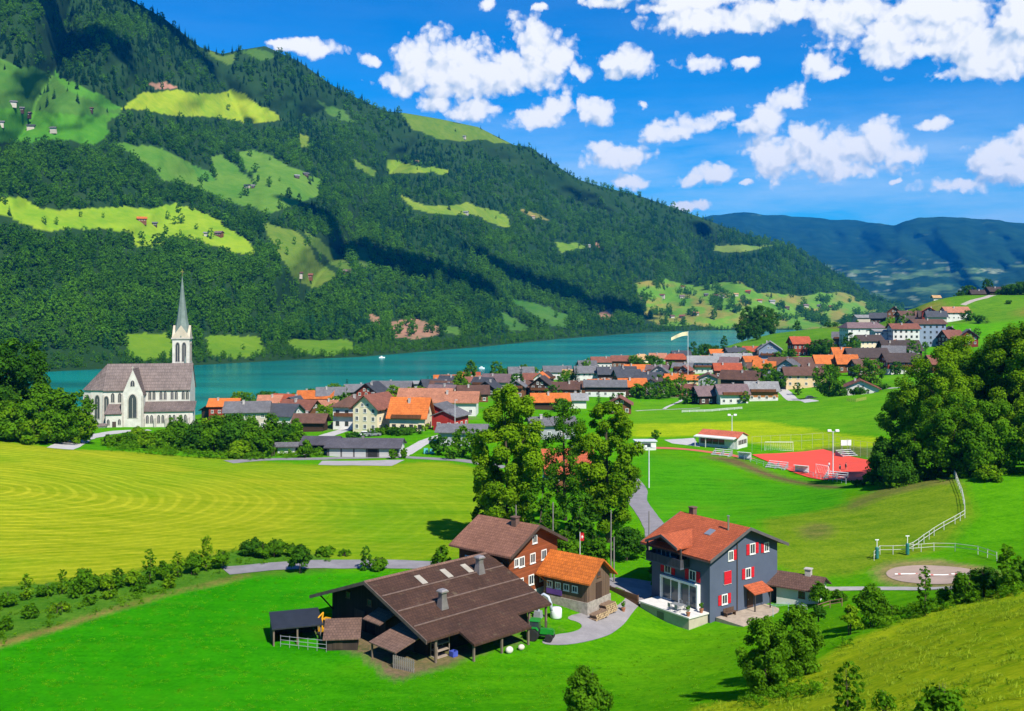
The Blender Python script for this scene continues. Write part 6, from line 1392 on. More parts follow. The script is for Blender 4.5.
def patch(name, pix, mat, label, world_pts=None, lift=.05, cell=1.0, rounds=2):
    P = world_pts or [tuple(ground_at(*p)[:2]) for p in pix]
    P = chaikin(P, rounds); D_ = []
    for a, b in zip(P, P[1:] + P[:1]):
        k_ = max(1, int(math.hypot(b[0] - a[0], b[1] - a[1]) / cell)); D_ += [(a[0] + (b[0] - a[0]) * i / k_, a[1] + (b[1] - a[1]) * i / k_) for i in range(k_)]
    P = D_; A = np.array(P); lo, hi = A.min(0), A.max(0)
    gx, gy = np.meshgrid(np.arange(lo[0], hi[0], cell), np.arange(lo[1], hi[1], cell)); gx, gy = gx.ravel(), gy.ravel(); k = in_poly(gx, gy, P); n = len(P)
    vs = [Vector(p) for p in P] + [Vector((x, y)) for x, y in zip(gx[k], gy[k])]
    r = delaunay_2d_cdt(vs, [(i, (i + 1) % n) for i in range(n)], [], 1, 1e-4)
    V = np.array([(v.x, v.y) for v in r[0]]); Z = H(V[:, 0], V[:, 1]) + lift
    me = bpy.data.meshes.new(name); me.from_pydata([(x, y, z) for (x, y), z in zip(V, Z)], [], [tuple(f) for f in r[2]]); me.materials.append(mat)
    bm = bmesh.new(); bm.from_mesh(me); bmesh.ops.recalc_face_normals(bm, faces=bm.faces)
    for f in bm.faces:
        f.normal_update()
        if f.normal.z < 0: f.normal_flip()
    bm.to_mesh(me); bm.free(); me.polygons.foreach_set('use_smooth', [True] * len(me.polygons))
    return tag(link(name, me), label, kind='structure')
def roads():
    asp = plain('old_asphalt', (.22, .205, .215), .9, .22, .6); grv = plain('gravel', (.36, .31, .26), .95, .25, 1.2); conc = plain('pale_concrete', (.44, .42, .40), .9, .15, .8); pav = plain('forecourt', (.34, .31, .31), .9, .15, .4)
    patch('farmyard', [(539, 645), (570, 646), (606, 638), (622, 627), (636, 606), (661, 590), (646, 583), (624, 581), (608, 584), (632, 594), (610, 610), (588, 612), (562, 618), (584, 624), (578, 632), (548, 636)], plain('yard_asphalt', (.27, .25, .25), .9, .2, .5), 'grey farm yard drive between the stable and the chalet', cell=.8)
    ribbon('road', [(505, 569), (440, 566), (380, 564), (330, 564), (280, 566), (246, 569), (225, 571)], 4.4, asp, 'narrow grey lane along the mown field')
    ribbon('road', [(650, 586), (628, 582), (605, 583), (580, 590), (560, 600)], 3.4, asp, 'drive passing behind the chalet')
    ribbon('road', [(657, 540), (656, 528), (645, 512), (636, 500), (640, 490), (630, 478)], 3.6, asp, 'grey lane climbing past the big trees')
    ribbon('path', [(800, 588), (850, 588.5), (905, 588), (960, 587.5), (1030, 587)], 1.5, plain('path_grey', (.38, .35, .32), .95, .2, 1), 'narrow gravel path below the riding ring')
    patch('riding_sand', [(884, 573), (895, 567), (925, 565), (958, 567), (980, 571), (985, 577), (965, 583), (920, 584), (892, 580)], plain('pink_sand', (.40, .29, .225), .95, .15, .5), 'oval of pinkish sand of the riding ring', cell=.8)
    patch('forecourt', [(322, 461), (405, 460), (392, 466), (318, 465)], pav, 'paved forecourt in front of the garages', rounds=0)
    ribbon('road', [(228, 462), (270, 459), (322, 459), (360, 457.5), (402, 457), (440, 459), (475, 462), (505, 468)], 4.0, asp, 'village road along the edge of the mown field')
    ribbon('road', [(60, 449), (72, 444), (90, 436), (118, 431), (150, 430)], 5.5, conc, 'pale road curling up to the church')
    ribbon('road', [(300, 455), (312, 446), (322, 437), (338, 432), (350, 428)], 5.0, conc, 'village lane behind the shrubs')
    ribbon('path', [(400, 456), (412, 449), (428, 440), (445, 435), (452, 431)], 4.0, conc, 'lane past the turquoise covers')
    ribbon('path', [(636, 411), (665, 409.5), (700, 408)], 1.6, conc, 'pale path across the village meadow'); ribbon('path', [(664, 409), (674, 404), (684, 399)], 1.4, conc, 'branch of the meadow path')
    ribbon('path', [(880, 389), (905, 387), (930, 385)], 1.6, conc, 'path leading right from the white cottage')
    ribbon('road', [(776, 388), (788, 394), (800, 400), (812, 402)], 5, conc, 'pale yard in front of the peach house')
    ribbon('path', [(963, 305), (975, 300), (990, 297), (1003, 294)], 4.5, grv, 'sandy track to the hillside barns')
    red = plain('red_court', (.66, .065, .035), .85, .08, .3)
    court = [(752, 455), (823, 449.5), (873, 461), (866, 483), (846, 481)]
    patch('sports_court', court, red, 'bright red all weather sports court', rounds=0, cell=1.5, lift=.14)
    ribbon('running_track', [(640, 447), (680, 449), (720, 453.5), (752, 459)], 3.2, plain('track_red', (.50, .11, .07), .9, .12, .4), 'reddish running strip beside the clubhouse', lift=.07)
    patch('forecourt', [(664, 440), (694, 438), (700, 447), (672, 443.5)], conc, 'pale paving beside the clubhouse', rounds=0, cell=2)
# ------------------------------------------------------------------ where the trees stand
def plant_px(px, py, top, kind, wpx, leaf, label, depth=None, **kw):
    """place by the foot and the top of the tree in the photo"""
    p = at_depth(px, depth) if depth else ground_at(px, py)
    d = p.y; h = CAMZ - (top - 300) / F * d - p.z; w = wpx / F * d
    return tree(p, kind, max(h, .6), max(w, .5), leaf, label, **kw)
def big_trees():
    b = dict(dens=1.9)
    plant_px(509, 0, 384, 'round', 74, 'bright', 'tallest of the three big trees behind the farmhouse, with a broad yellow green crown', depth=147, seed=11, lsize=.215, **b)
    plant_px(565, 0, 401, 'round', 50, 'mid', 'slender loose crowned middle tree between the two big ones', depth=168, seed=12, lsize=.21, dens=.75)
    plant_px(608, 0, 402, 'round', 65, 'bright', 'big full crowned tree on the lane side of the farm group', depth=150, seed=13, lsize=.215, **b)
    plant_px(538, 0, 478, 'round', 44, 'mid', 'bushy lower tree with brownish tint at the foot of the tallest tree', depth=140, seed=14, lsize=.3)
    plant_px(580, 0, 492, 'round', 40, 'dark', 'dark low tree under the loose crowned middle tree', depth=143, seed=15, lsize=.3)
    plant_px(487, 0, 470, 'round', 34, 'dark', 'dark bushy tree hugging the left side of the tallest tree', depth=150, seed=16, lsize=.3)
    plant_px(628, 0, 520, 'shrub', 34, 'dark', 'dark round bush under the tree by the lane', depth=140, seed=17, lsize=.22)
    plant_px(655, 0, 556, 'shrub', 14, 'dark', 'small dark bush against the back corner of the grey chalet', depth=132, seed=18, lsize=.18)
    plant_px(566, 0, 522, 'shrub', 30, 'mid', 'light green bush behind the stable roof', depth=131, seed=19, lsize=.2)
    plant_px(596, 0, 528, 'shrub', 26, 'mid', 'green bush by the flagpole', depth=130, seed=20, lsize=.2)
    plant_px(442, 0, 543, 'shrub', 22, 'mid', 'green bush at the upper corner of the barn roof', depth=127, seed=21, lsize=.2)
    # grove on the right
    for i, (px, d, top, w, leaf, lab) in enumerate([
        (908, 196, 384, 46, 'mid', 'leftmost rounded tree of the dark grove beside the red court'), (940, 188, 346, 54, 'bright', 'tall yellow green tree at the front of the right grove'), (964, 200, 334, 58, 'bright', 'tallest pale tree in the middle of the right grove'), (990, 194, 342, 54, 'mid', 'mid green tree between the two tallest of the right grove'),
        (1014, 190, 322, 62, 'bright', 'big yellow green tree at the right end of the grove'), (1046, 186, 312, 70, 'bright', 'huge tree at the outer edge of the right grove'), (955, 178, 392, 54, 'mid', 'lower bushy tree in front of the tallest of the right grove'), (1000, 176, 400, 56, 'mid', 'low broad tree in front of the right end of the grove'),
        (918, 182, 424, 40, 'mid', 'low tree in the front of the right grove'), (1040, 172, 398, 60, 'bright', 'fresh tree in front of the huge one of the right grove'), (976, 174, 426, 44, 'mid', 'fresh green low tree in the shade of the right grove')]):
        plant_px(px, 0, top, 'round', w * 1.28, leaf, lab, depth=d, seed=30 + i, lsize=.23, dens=1.05)
    for i, (px, d, top, w, lab) in enumerate([(884, 186, 436, 30, 'dark shrub at the edge of the grove next to the court corner'), (872, 190, 468, 22, 'low shrub sloping down to the court embankment'), (900, 180, 452, 34, 'broad shrub at the foot of the right grove'), (858, 192, 478, 18, 'smallest shrub by the lower court corner'), (990, 168, 462, 26, 'scruffy pale shrub on top of the mound')]):
        plant_px(px, 0, top, 'shrub', w, 'dark' if i < 4 else 'bright', lab, depth=d, seed=45 + i, lsize=.24)
    # trees on the left edge in front of the church
    for i, (px, d, top, w, leaf, lab) in enumerate([
        (14, 246, 338, 56, 'dark', 'tall dark tree at the left edge of the field'), (-16, 236, 342, 60, 'dark', 'big dark tree cut by the left edge'), (40, 240, 384, 46, 'mid', 'rounded tree between the tall dark one and the church'), (66, 238, 392, 46, 'mid', 'round fresh green tree nearest the church'), (20, 226, 402, 46, 'mid', 'low green tree in front of the tall dark one'), (52, 228, 410, 40, 'mid', 'low bushy tree at the bend of the church road'), (80, 236, 412, 30, 'bright', 'small bright tree by the church road'), (-10, 224, 396, 44, 'bright', 'bright green tree at the left edge foot'), (33, 222, 420, 30, 'bright', 'small light tree in front of the left tree group')]):
        plant_px(px, 0, top, 'round', w * 1.2, leaf, lab, depth=d, seed=55 + i, lsize=.4)
    # single bushes in the foreground meadow and on the right slope
    plant_px(588, 724, 657, 'shrub', 44, 'mid', 'round bush alone at the bottom of the bright meadow', seed=70, lsize=.13, dens=1.3)
    plant_px(766, 694, 618, 'column', 60, 'mid', 'dense tall bush on the slope below the grey chalet', seed=71, lsize=.12, dens=1.5, name='shrub')
    plant_px(797, 676, 607, 'column', 58, 'mid', 'second dense bush grown into the tall one on the slope', seed=72, lsize=.12, dens=1.5, name='shrub')
    plant_px(848, 722, 661, 'column', 34, 'mid', 'slim young bush on the dry slope', seed=73, lsize=.11, name='shrub')
    plant_px(942, 726, 676, 'shrub', 52, 'mid', 'loose bush spreading at the bottom of the dry slope', seed=74, lsize=.11, dens=.6)
    plant_px(884, 716, 686, 'shrub', 26, 'mid', 'thin small bush between the two on the dry slope', seed=75, lsize=.09, dens=.4)
    for i, (px, py, top, w, leaf, kind, lab) in enumerate([
        (872, 626, 580, 36, 'mid', 'shrub', 'round bush at the upper edge of the dry slope below the path'), (851, 634, 602, 22, 'bright', 'shrub', 'pale scrubby bush left of the round one'), (892, 615, 604, 20, 'mid', 'shrub', 'low bush between the round one and the slender sapling'), (925, 616, 566, 18, 'mid', 'column', 'slender sapling in front of the sand ring'),
        (966, 602, 568, 30, 'mid', 'shrub', 'bushy shrub at the hedge right of the sand ring'), (984, 597, 560, 32, 'dark', 'shrub', 'dark thick shrub in the right hedge'), (1008, 594, 545, 30, 'mid', 'column', 'tallest bush of the right hedge'), (1028, 588, 552, 34, 'dark', 'shrub', 'dark bush at the right end of the hedge'), (946, 604, 584, 18, 'mid', 'shrub', 'small shrub where the right hedge begins'),
        (806, 588, 573, 24, 'rust', 'shrub', 'reddish brown bush behind the garden house'), (820, 606, 578, 22, 'mid', 'shrub', 'green bush beside the reddish one'), (838, 602, 588, 20, 'mid', 'shrub', 'low bush at the start of the path'), (818, 622, 600, 16, 'dark', 'shrub', 'small dark bush at the garden house wall')]):
        plant_px(px, py, top, kind, w, leaf, lab, seed=80 + i, lsize=.15, dens=.9, name='shrub')
def hedgerows():
    G = 'shrubs of the hedgerow under the mown field'
    tall = {86: 'tall rounded hedge shrub standing out left in the row', 26: 'low round hedge shrub near the left edge', 206: 'tallest hedge shrub where the lane begins', 150: 'leaning hedge shrub in the middle of the row', 62: 'second round hedge shrub from the left edge'}
    for i, (px, py, hpx, w) in enumerate([(8, 606, 18, 22), (26, 600, 24, 18), (46, 596, 16, 20), (62, 594, 22, 18), (86, 592, 30, 26), (74, 598, 18, 20), (104, 590, 20, 20), (118, 588, 18, 22), (134, 586, 20, 20), (150, 584, 32, 20), (164, 580, 24, 18), (178, 577, 22, 20), (194, 574, 26, 20), (206, 571, 32, 22), (222, 569, 24, 18), (140, 592, 14, 22), (110, 598, 12, 20), (30, 618, 12, 24), (60, 612, 12, 24), (6, 630, 12, 22), (90, 604, 10, 22), (170, 588, 12, 20)]):
        plant_px(px, py, py - hpx * (1.12 if i % 2 else .95), 'column' if i % 2 else 'shrub', w * (.8 if i % 2 else 1.05), ('mid', 'bright', 'mid', 'bright', 'mid')[i % 5], tall.get(px, 'ordinary leafy shrub in the hedgerow below the mown field'), group=G, seed=100 + i % 7, lsize=.17, dens=.75, name='shrub')
    G = 'shrubs along the narrow lane'
    for i, (px, py, top, w, leaf, kind, lab) in enumerate([(252, 556, 533, 24, 'dark', 'shrub', 'dark bushy shrub at the left end of the lane row'), (276, 556, 537, 26, 'mid', 'shrub', 'rounded shrub second in the lane row'), (264, 558, 541, 18, 'mid', 'shrub', 'low shrub filling the gap of the lane row'), (301, 573, 540, 24, 'dark', 'shrub', 'big dark bush on the near side of the lane'), (326, 556, 543, 22, 'mid', 'shrub', 'flat shrub behind the lane'), (345, 556, 548, 16, 'mid', 'shrub', 'smallest shrub behind the lane'), (366, 570, 546, 14, 'dark', 'column', 'narrow upright bush beside the lane'), (379, 570, 555, 22, 'mid', 'shrub', 'wide low bush right of the narrow upright one'), (292, 556, 542, 20, 'mid', 'shrub', 'light shrub behind the big dark lane bush')]):
        plant_px(px, py, top, kind, w, leaf, lab, group=G, seed=120 + i, lsize=.2, name='shrub')
    G = 'bushes of the belt below the church'
    lab0 = 'leafy bush in the dense belt between church road and village'
    for i, (px, py, top, w, leaf, lab) in enumerate([
        (112, 446, 432, 22, 'mid', 'low bush at the church end of the belt'), (128, 447, 430, 24, 'mid', lab0), (146, 448, 428, 26, 'bright', 'yellowish bush in front of the church wall'), (164, 449, 424, 26, 'mid', lab0), (182, 450, 420, 28, 'mid', lab0), (198, 452, 416, 28, 'dark', lab0), (214, 454, 412, 32, 'mid', lab0), (232, 455, 408, 36, 'dark', 'tall dark tree like bush in the middle of the belt'), (222, 447, 410, 34, 'mid', lab0), (248, 456, 420, 28, 'mid', lab0), (262, 457, 424, 24, 'mid', lab0), (272, 456, 406, 20, 'mid', 'slim tall bush before the slate roofed house'), (284, 450, 418, 22, 'dark', lab0), (298, 451, 426, 20, 'mid', lab0), (306, 458, 438, 16, 'mid', lab0), (250, 440, 412, 22, 'mid', lab0), (176, 442, 412, 20, 'mid', 'bush rising beside the church tower foot'), (296, 436, 416, 16, 'mid', lab0), (206, 446, 414, 20, 'bright', 'bright bush beside the beige house wall'), (240, 458, 436, 24, 'bright', 'low light bush at the field edge by the lamp'), (318, 455, 446, 14, 'mid', lab0), (137, 440, 424, 14, 'bright', 'small bright bush by the church chancel')]):
        plant_px(px, py, top, 'shrub', w, leaf, lab, group=G, seed=140 + i % 8, lsize=.34, dens=.8)
def village_trees():
    used = {}
    def lab(p, desc):
        ph, q, r = min((t for t in HOUSES if t[0]), key=lambda t: (t[1] - p).length)
        s = f'{desc} {side_word(p, q)} the {ph}'
        used.setdefault(s, []).append(1)
        return s
    seen = {}
    def vt(px, d, top, w, kind, leaf, desc, seed):
        p = at_depth(px, d); h = CAMZ - (top - 300) / F * d - p.z
        s = lab(p, desc)
        if s in seen:
            for alt in ('smaller', 'second', 'another'):
                t = s.replace(desc, alt + ' ' + desc, 1)
                if t not in seen: s = t; break
        seen[s] = 1
        tree(p, kind, max(h, 2.0), w * 1.2 / F * d, leaf, s, group='trees between the village houses', seed=seed, lsize=.42, dens=.8)
    T = [  # photo column, distance, top row, width in px, kind, leaf, look
        (240, 480, 391, 16, 'round', 'bright', 'yellow green tree'), (247, 470, 392, 13, 'round', 'mid', 'round tree'), (267, 480, 391, 18, 'round', 'dark', 'big dark round tree'), (256, 470, 402, 12, 'round', 'mid', 'low tree'), (297, 500, 393, 14, 'round', 'mid', 'round tree'), (310, 520, 388, 12, 'round', 'mid', 'shore tree'),
        (333, 345, 404, 32, 'round', 'bright', 'big bright green lime tree'), (342, 330, 412, 22, 'round', 'mid', 'leafy tree'), (337, 440, 385, 20, 'round', 'mid', 'leafy shore tree'), (334, 470, 383, 14, 'round', 'bright', 'pale tree'), (347, 460, 379, 9, 'spruce', 'fir', 'pointed dark spruce'), (383, 320, 416, 13, 'round', 'dark', 'clipped dark ball tree'),
        (394, 405, 385, 16, 'round', 'bright', 'bright round lime tree'), (409, 400, 387, 15, 'round', 'bright', 'round lime tree'), (424, 420, 388, 16, 'round', 'mid', 'leafy tree'), (428, 480, 376, 5, 'spruce', 'fir', 'thin pencil fir'), (432, 480, 376, 5, 'spruce', 'fir', 'second thin pencil fir'),
        (391, 295, 428, 24, 'round', 'mid', 'dense garden tree'), (404, 290, 431, 26, 'round', 'dark', 'dark garden tree'), (378, 292, 431, 18, 'round', 'mid', 'garden tree'), (422, 296, 424, 13, 'round', 'bright', 'light garden tree'), (354, 285, 433, 16, 'round', 'dark', 'dark tree'), (433, 320, 414, 10, 'round', 'rust', 'russet leaved tree'),
        (439, 248, 434, 17, 'round', 'dark', 'round single tree on the lawn'), (463, 246, 425, 22, 'round', 'mid', 'round lawn tree'), (452, 240, 444, 12, 'round', 'mid', 'small lawn tree'), (478, 240, 428, 20, 'round', 'mid', 'lawn tree'),
        (460, 430, 371, 14, 'column', 'bright', 'tall pale poplar'), (471, 520, 360, 13, 'column', 'mid', 'tall poplar'), (463, 450, 378, 12, 'round', 'mid', 'leafy tree'), (496, 590, 361, 12, 'round', 'mid', 'round shore tree'), (503, 560, 368, 12, 'round', 'mid', 'leafy tree'), (508, 640, 367, 10, 'round', 'mid', 'low shore tree'), (525, 640, 364, 12, 'round', 'mid', 'wide shore tree'), (533, 640, 366, 10, 'round', 'bright', 'small shore tree'),
        (521, 440, 364, 9, 'spruce', 'fir', 'tall black spruce'), (564, 500, 370, 12, 'round', 'mid', 'round garden tree'), (576, 500, 362, 9, 'spruce', 'fir', 'black pointed fir'), (598, 450, 385, 11, 'round', 'mid', 'garden tree'), (614, 440, 386, 9, 'round', 'mid', 'garden tree'), (651, 560, 355, 22, 'round', 'dark', 'big round dark tree'), (640, 560, 361, 14, 'round', 'mid', 'leafy tree'), (648, 425, 382, 16, 'round', 'dark', 'dark garden tree'), (660, 425, 381, 14, 'round', 'mid', 'garden tree'), (668, 430, 376, 15, 'round', 'mid', 'leafy tree'), (638, 430, 388, 8, 'round', 'mid', 'low garden tree'),
        (694, 405, 376, 10, 'spruce', 'fir', 'young dark spruce'), (686, 400, 388, 12, 'round', 'dark', 'dark hedge tree'), (700, 398, 393, 12, 'round', 'dark', 'dark hedge bush'), (708, 440, 378, 12, 'round', 'mid', 'round garden tree'), (706, 700, 343, 18, 'round', 'dark', 'dark lakeside tree'), (694, 720, 341, 10, 'round', 'dark', 'dark lakeside tree'), (716, 720, 345, 14, 'round', 'dark', 'low lakeside tree'), (724, 760, 335, 7, 'round', 'dark', 'lone lakeside tree'), (738, 640, 346, 14, 'round', 'dark', 'dark tree'), (744, 610, 350, 16, 'round', 'mid', 'leafy tree'),
        (745, 390, 391, 10, 'round', 'mid', 'hedge tree'), (768, 450, 363, 18, 'round', 'mid', 'leafy tree'), (777, 440, 371, 16, 'round', 'dark', 'dark leafy tree'), (755, 480, 365, 10, 'round', 'bright', 'bright garden tree'), (781, 560, 350, 10, 'round', 'dark', 'dark tree'),
        (816, 590, 340, 18, 'round', 'dark', 'dark dense tree'), (826, 585, 338, 16, 'round', 'dark', 'dark tall tree'), (834, 590, 344, 12, 'round', 'dark', 'dark lower tree'), (841, 560, 335, 6, 'spruce', 'fir', 'dark narrow spruce'), (850, 560, 332, 12, 'round', 'dark', 'tall leafy tree'), (855, 550, 336, 10, 'round', 'mid', 'leafy tree'),
        (829, 400, 364, 24, 'round', 'mid', 'big round meadow tree'), (869, 410, 357, 24, 'round', 'mid', 'big meadow tree'), (840, 398, 386, 14, 'round', 'dark', 'low bushy tree'), (858, 394, 387, 16, 'round', 'dark', 'low bush'), (883, 404, 384, 12, 'round', 'dark', 'low dark tree'), (798, 425, 382, 8, 'round', 'dark', 'small dark tree'),
        (913, 540, 340, 12, 'round', 'mid', 'leafy tree'), (918, 700, 308, 9, 'round', 'mid', 'hill tree'), (936, 660, 312, 10, 'round', 'dark', 'dark hill tree'), (968, 660, 310, 11, 'round', 'dark', 'dark round hill tree'), (979, 640, 315, 10, 'round', 'dark', 'dark hill tree'), (987, 640, 318, 10, 'spruce', 'fir', 'pointed hill tree'), (950, 680, 309, 8, 'round', 'mid', 'small hill tree'), (908, 700, 312, 8, 'round', 'mid', 'small hill tree'),
        (960, 770, 292, 9, 'round', 'dark', 'round pasture tree'), (968, 775, 285, 13, 'round', 'dark', 'big round pasture tree'), (976, 778, 285, 4, 'spruce', 'fir', 'slim lone cypress like tree'), (1003, 760, 289, 14, 'round', 'dark', 'dark pasture tree'), (1012, 750, 284, 16, 'round', 'dark', 'tall dark pasture tree'), (1022, 745, 281, 16, 'round', 'dark', 'tallest dark pasture tree'), (1034, 740, 284, 18, 'round', 'dark', 'outer pasture tree'), (994, 755, 298, 10, 'round', 'dark', 'low pasture bush'), (986, 800, 278, 7, 'round', 'dark', 'upper pasture tree'), (990, 800, 279, 6, 'round', 'dark', 'upper pasture tree'), (1009, 690, 300, 6, 'round', 'dark', 'pasture bush'), (1021, 520, 322, 5, 'spruce', 'fir', 'dark spruce'),
        (748, 830, 306, 16, 'round', 'dark', 'tall dark knoll tree'), (760, 830, 305, 18, 'round', 'dark', 'broad dark knoll tree'), (771, 835, 308, 14, 'round', 'dark', 'dark knoll tree'), (742, 820, 320, 12, 'round', 'dark', 'low dark knoll tree'), (754, 815, 322, 12, 'round', 'dark', 'low knoll tree'), (797, 830, 320, 7, 'round', 'dark', 'small knoll bush'), (829, 830, 322, 7, 'round', 'dark', 'small bush'), (835, 830, 322, 6, 'round', 'dark', 'small bush'), (757, 790, 332, 7, 'round', 'dark', 'slope bush'),
        (656, 284, 430, 8, 'round', 'mid', 'small single tree by the running strip'), (857, 640, 320, 8, 'round', 'mid', 'leafy tree'), (903, 640, 314, 8, 'round', 'mid', 'leafy tree'), (890, 700, 316, 8, 'round', 'bright', 'bright bushy tree'), (393, 238, 449, 9, 'round', 'mid', 'small young tree by the garages'), (404, 240, 448, 7, 'round', 'mid', 'slim young tree by the garages')]
    rx = np.random.default_rng(77); spots = []
    for k in range(900):
        if len(spots) >= 55: break
        ph, q, r = HOUSES[rx.integers(4, 96)]; a = rx.uniform(0, 6.28); x, y = q.x + math.cos(a) * (r + 3.5), q.y + math.sin(a) * (r + 3.5)
        if y < 330 or (x > 60 and y < 430): continue
        if any((Vector((x, y, 0)) - Vector((g[1].x, g[1].y, 0))).length < g[2] + 1.5 for g in HOUSES) or any(math.hypot(x - u, y - v) < 9 for u, v in spots): continue
        spots.append((x, y)); px = 512 + 1000 * x / y; z = H1(x, y); hh = rx.uniform(4.2, 8.6); top = 300 + (CAMZ - z - hh) / y * 1000
        T.append((px, y, top, rx.uniform(4, 6.5) / y * 1000, 'round' if rx.random() < .86 else 'spruce', rx.choice(['mid', 'dark', 'mid', 'bright']), None))
        kd = T[-1]; nm = {'mid': 'leafy', 'dark': 'dark', 'bright': 'light green'}[kd[5]]
        if kd[4] == 'spruce': T[-1] = kd[:3] + (kd[3] * .6, 'spruce', 'fir', 'garden spruce')
        else: T[-1] = kd[:6] + ((('tall ' if hh > 7.2 else 'low ' if hh < 5.4 else '') + nm + ' garden tree'),)
    for i, (px, d, top, w, kind, leaf, desc) in enumerate(T): vt(px, d, top, w, kind, leaf, desc, 200 + i % 9)
# ------------------------------------------------------------------ church, sports ground, poles, cars, fences
def pointed_window(w, h, t=.12):
    """frame and pane of a lancet window, foot at z = 0, facing -y"""
    n = 6; top = [( w / 2 * math.cos(a) , h - w * .9 + w * .9 * math.sin(a)) for a in np.linspace(0, math.pi, 2 * n + 1)]
    prof = [(-w / 2, 0), (w / 2, 0)] + top
    return prof
def church():
    st = plain('church_render', (.56, .53, .47), .9, .2, .5); trim = plain('church_stone', (.42, .38, .33), .9, .2, 1.0); roof = roofmat('church_slate', (.165, .125, .112), .7, .3); cu = plain('spire_copper', (.15, .19, .165), .55, .25, .6)
    gl = glassmat('church_glass', (.05, .055, .065))
    # nave axis: from the polygonal choir on the left to the tower on the right
    d0 = 332.0; p = Vector(((144 - 512) / F * d0, d0, 0)); gz = CAMZ - (424 - 300) / F * d0; p.z = gz
    o = empty('church', p, R(9), 'white village church with slate roof and tall copper spire above the lake', 'church')
    L0, L1 = -17.5, 15.5; hw, eh, rise = 5.6, 12.2, 7.6
    # nave and choir
    m = MB(); m.prism([(-hw, -4), (hw, -4), (hw, eh), (0, eh + rise), (-hw, eh)], -11.5, L1, 'x'); on(o, m, 'nave', st)
    ap = [(-11.5, -hw), (-15.6, -hw * .72), (-18.2, -2.4), (-18.2, 2.4), (-15.6, hw * .72), (-11.5, hw)]
    m = MB(); m.prism(ap, -4, eh, 'z'); on(o, m, 'choir', st)
    m = MB(); e = .5
    sl = rise / hw
    m.prism([(-hw - e, eh - sl * e), (0, eh + rise), (hw + e, eh - sl * e), (hw + e, eh - sl * e + .3), (0, eh + rise + .3), (-hw - e, eh - sl * e + .3)], -11.5, L1 + .3, 'x'); rf = on(o, m, 'roof', roof)
    m = MB(); ap2 = [(-11.52, -hw - e), (-15.9, -hw * .72 - .4), (-18.7, -2.6), (-18.7, 2.6), (-15.9, hw * .72 + .4), (-11.52, hw + e)]
    vs = [(x, y, eh - sl * e + .28) for x, y in ap2] + [(-11.52, 0, eh + rise + .28)]; m.add(vs, [(i, i + 1, 6) for i in range(5)] + [(5, 4, 3, 2, 1, 0)]); on(o, m, 'choir_roof', roof)
    # side aisle towards us, right of the transept
    m = MB(); m.prism([(-hw - 4.0, -4), (-hw + .01, -4), (-hw + .01, 7.6), (-hw - 4.0, 5.2)], 1.6, L1 + 1.6, 'x'); on(o, m, 'aisle', st)
    m = MB(); m.prism([(-hw - 4.5, 5.0), (-hw - .01, 7.75), (-hw - .01, 8.0), (-hw - 4.5, 5.25)], 1.5, L1 + 2.2, 'x'); on(o, m, 'aisle_roof', roof)
    # transept with steep gable
    tx0, tx1, ty = -4.6, 1.6, -hw - 4.6; cx = (tx0 + tx1) / 2; th = 11.0; tr = 7.6
    m = MB(); m.prism([(tx0, -4), (tx1, -4), (tx1, th), (cx, th + tr), (tx0, th)], ty, -2.0, 'y'); tp = on(o, m, 'transept', st)
    m = MB(); s2 = tr / (tx1 - cx); m.prism([(tx0 - .3, th - .3 * s2), (cx, th + tr), (tx1 + .3, th - .3 * s2), (tx1 + .3, th - .3 * s2 + .35), (cx, th + tr + .35), (tx0 - .3, th - .3 * s2 + .35)], ty + .5, -.6, 'y'); on(o, m, 'transept_roof', roof)
    m = MB(); m.b2((cx - .08, ty + .2, th + tr), (cx + .08, ty + .36, th + tr + 1.3)); m.b2((cx - .38, ty + .21, th + tr + .75), (cx + .38, ty + .35, th + tr + .9)); on(tp, m, 'cross', trim)
    # sacristy with lean-to roof on the left
    m = MB(); m.prism([(-hw - 5.2, -4), (-hw + .01, -4), (-hw + .01, 7.0), (-hw - 5.2, 4.6)], -9.6, -4.62, 'x'); on(o, m, 'sacristy', st)
    m = MB(); m.prism([(-hw - 5.6, 4.45), (-hw - .01, 7.1), (-hw - .01, 7.35), (-hw - 5.6, 4.7)], -10.0, -4.64, 'x'); on(o, m, 'sacristy_roof', roof)
    m = MB(); m.b2((-16.5, -hw - 7.2, -4), (-9.2, -hw - 5.0, 1.0)); on(o, m, 'porch', st); m = MB(); m.prism([(-hw - 7.5, .95), (-hw - 4.8, 1.5), (-hw - 4.8, 1.7), (-hw - 7.5, 1.15)], -16.8, -8.9, 'x'); on(o, m, 'porch_roof', roof)
    # windows
    def lancet(x, y, z, w, h, par, rz=0.0):
        prof = pointed_window(w, h); m = MB(); n = len(prof); out = [(a * 1.28, b * 1.05 - .12) for a, b in prof]
        vs = [(a, -.10, b) for a, b in out] + [(a, -.10, b) for a, b in prof] + [(a, .05, b) for a, b in out]; fs = [(i, (i + 1) % n, n + (i + 1) % n, n + i) for i in range(n)] + [(2 * n + i, 2 * n + (i + 1) % n, (i + 1) % n, i) for i in range(n)]
        m.add(vs, fs); m.b2((-.06, -.08, 0), (.06, -.05, h * .85)); f = on(par, m, 'window', trim, (x, y, z), rz)
        m = MB(); m.add([(a, -.045, b) for a, b in prof], [tuple(range(n))]); on(f, m, 'pane', gl)
    lancet(cx, ty - .01, 3.2, 2.5, 7.6, o); lancet(cx, ty - .01, 13.4, 1.2, 1.9, o)
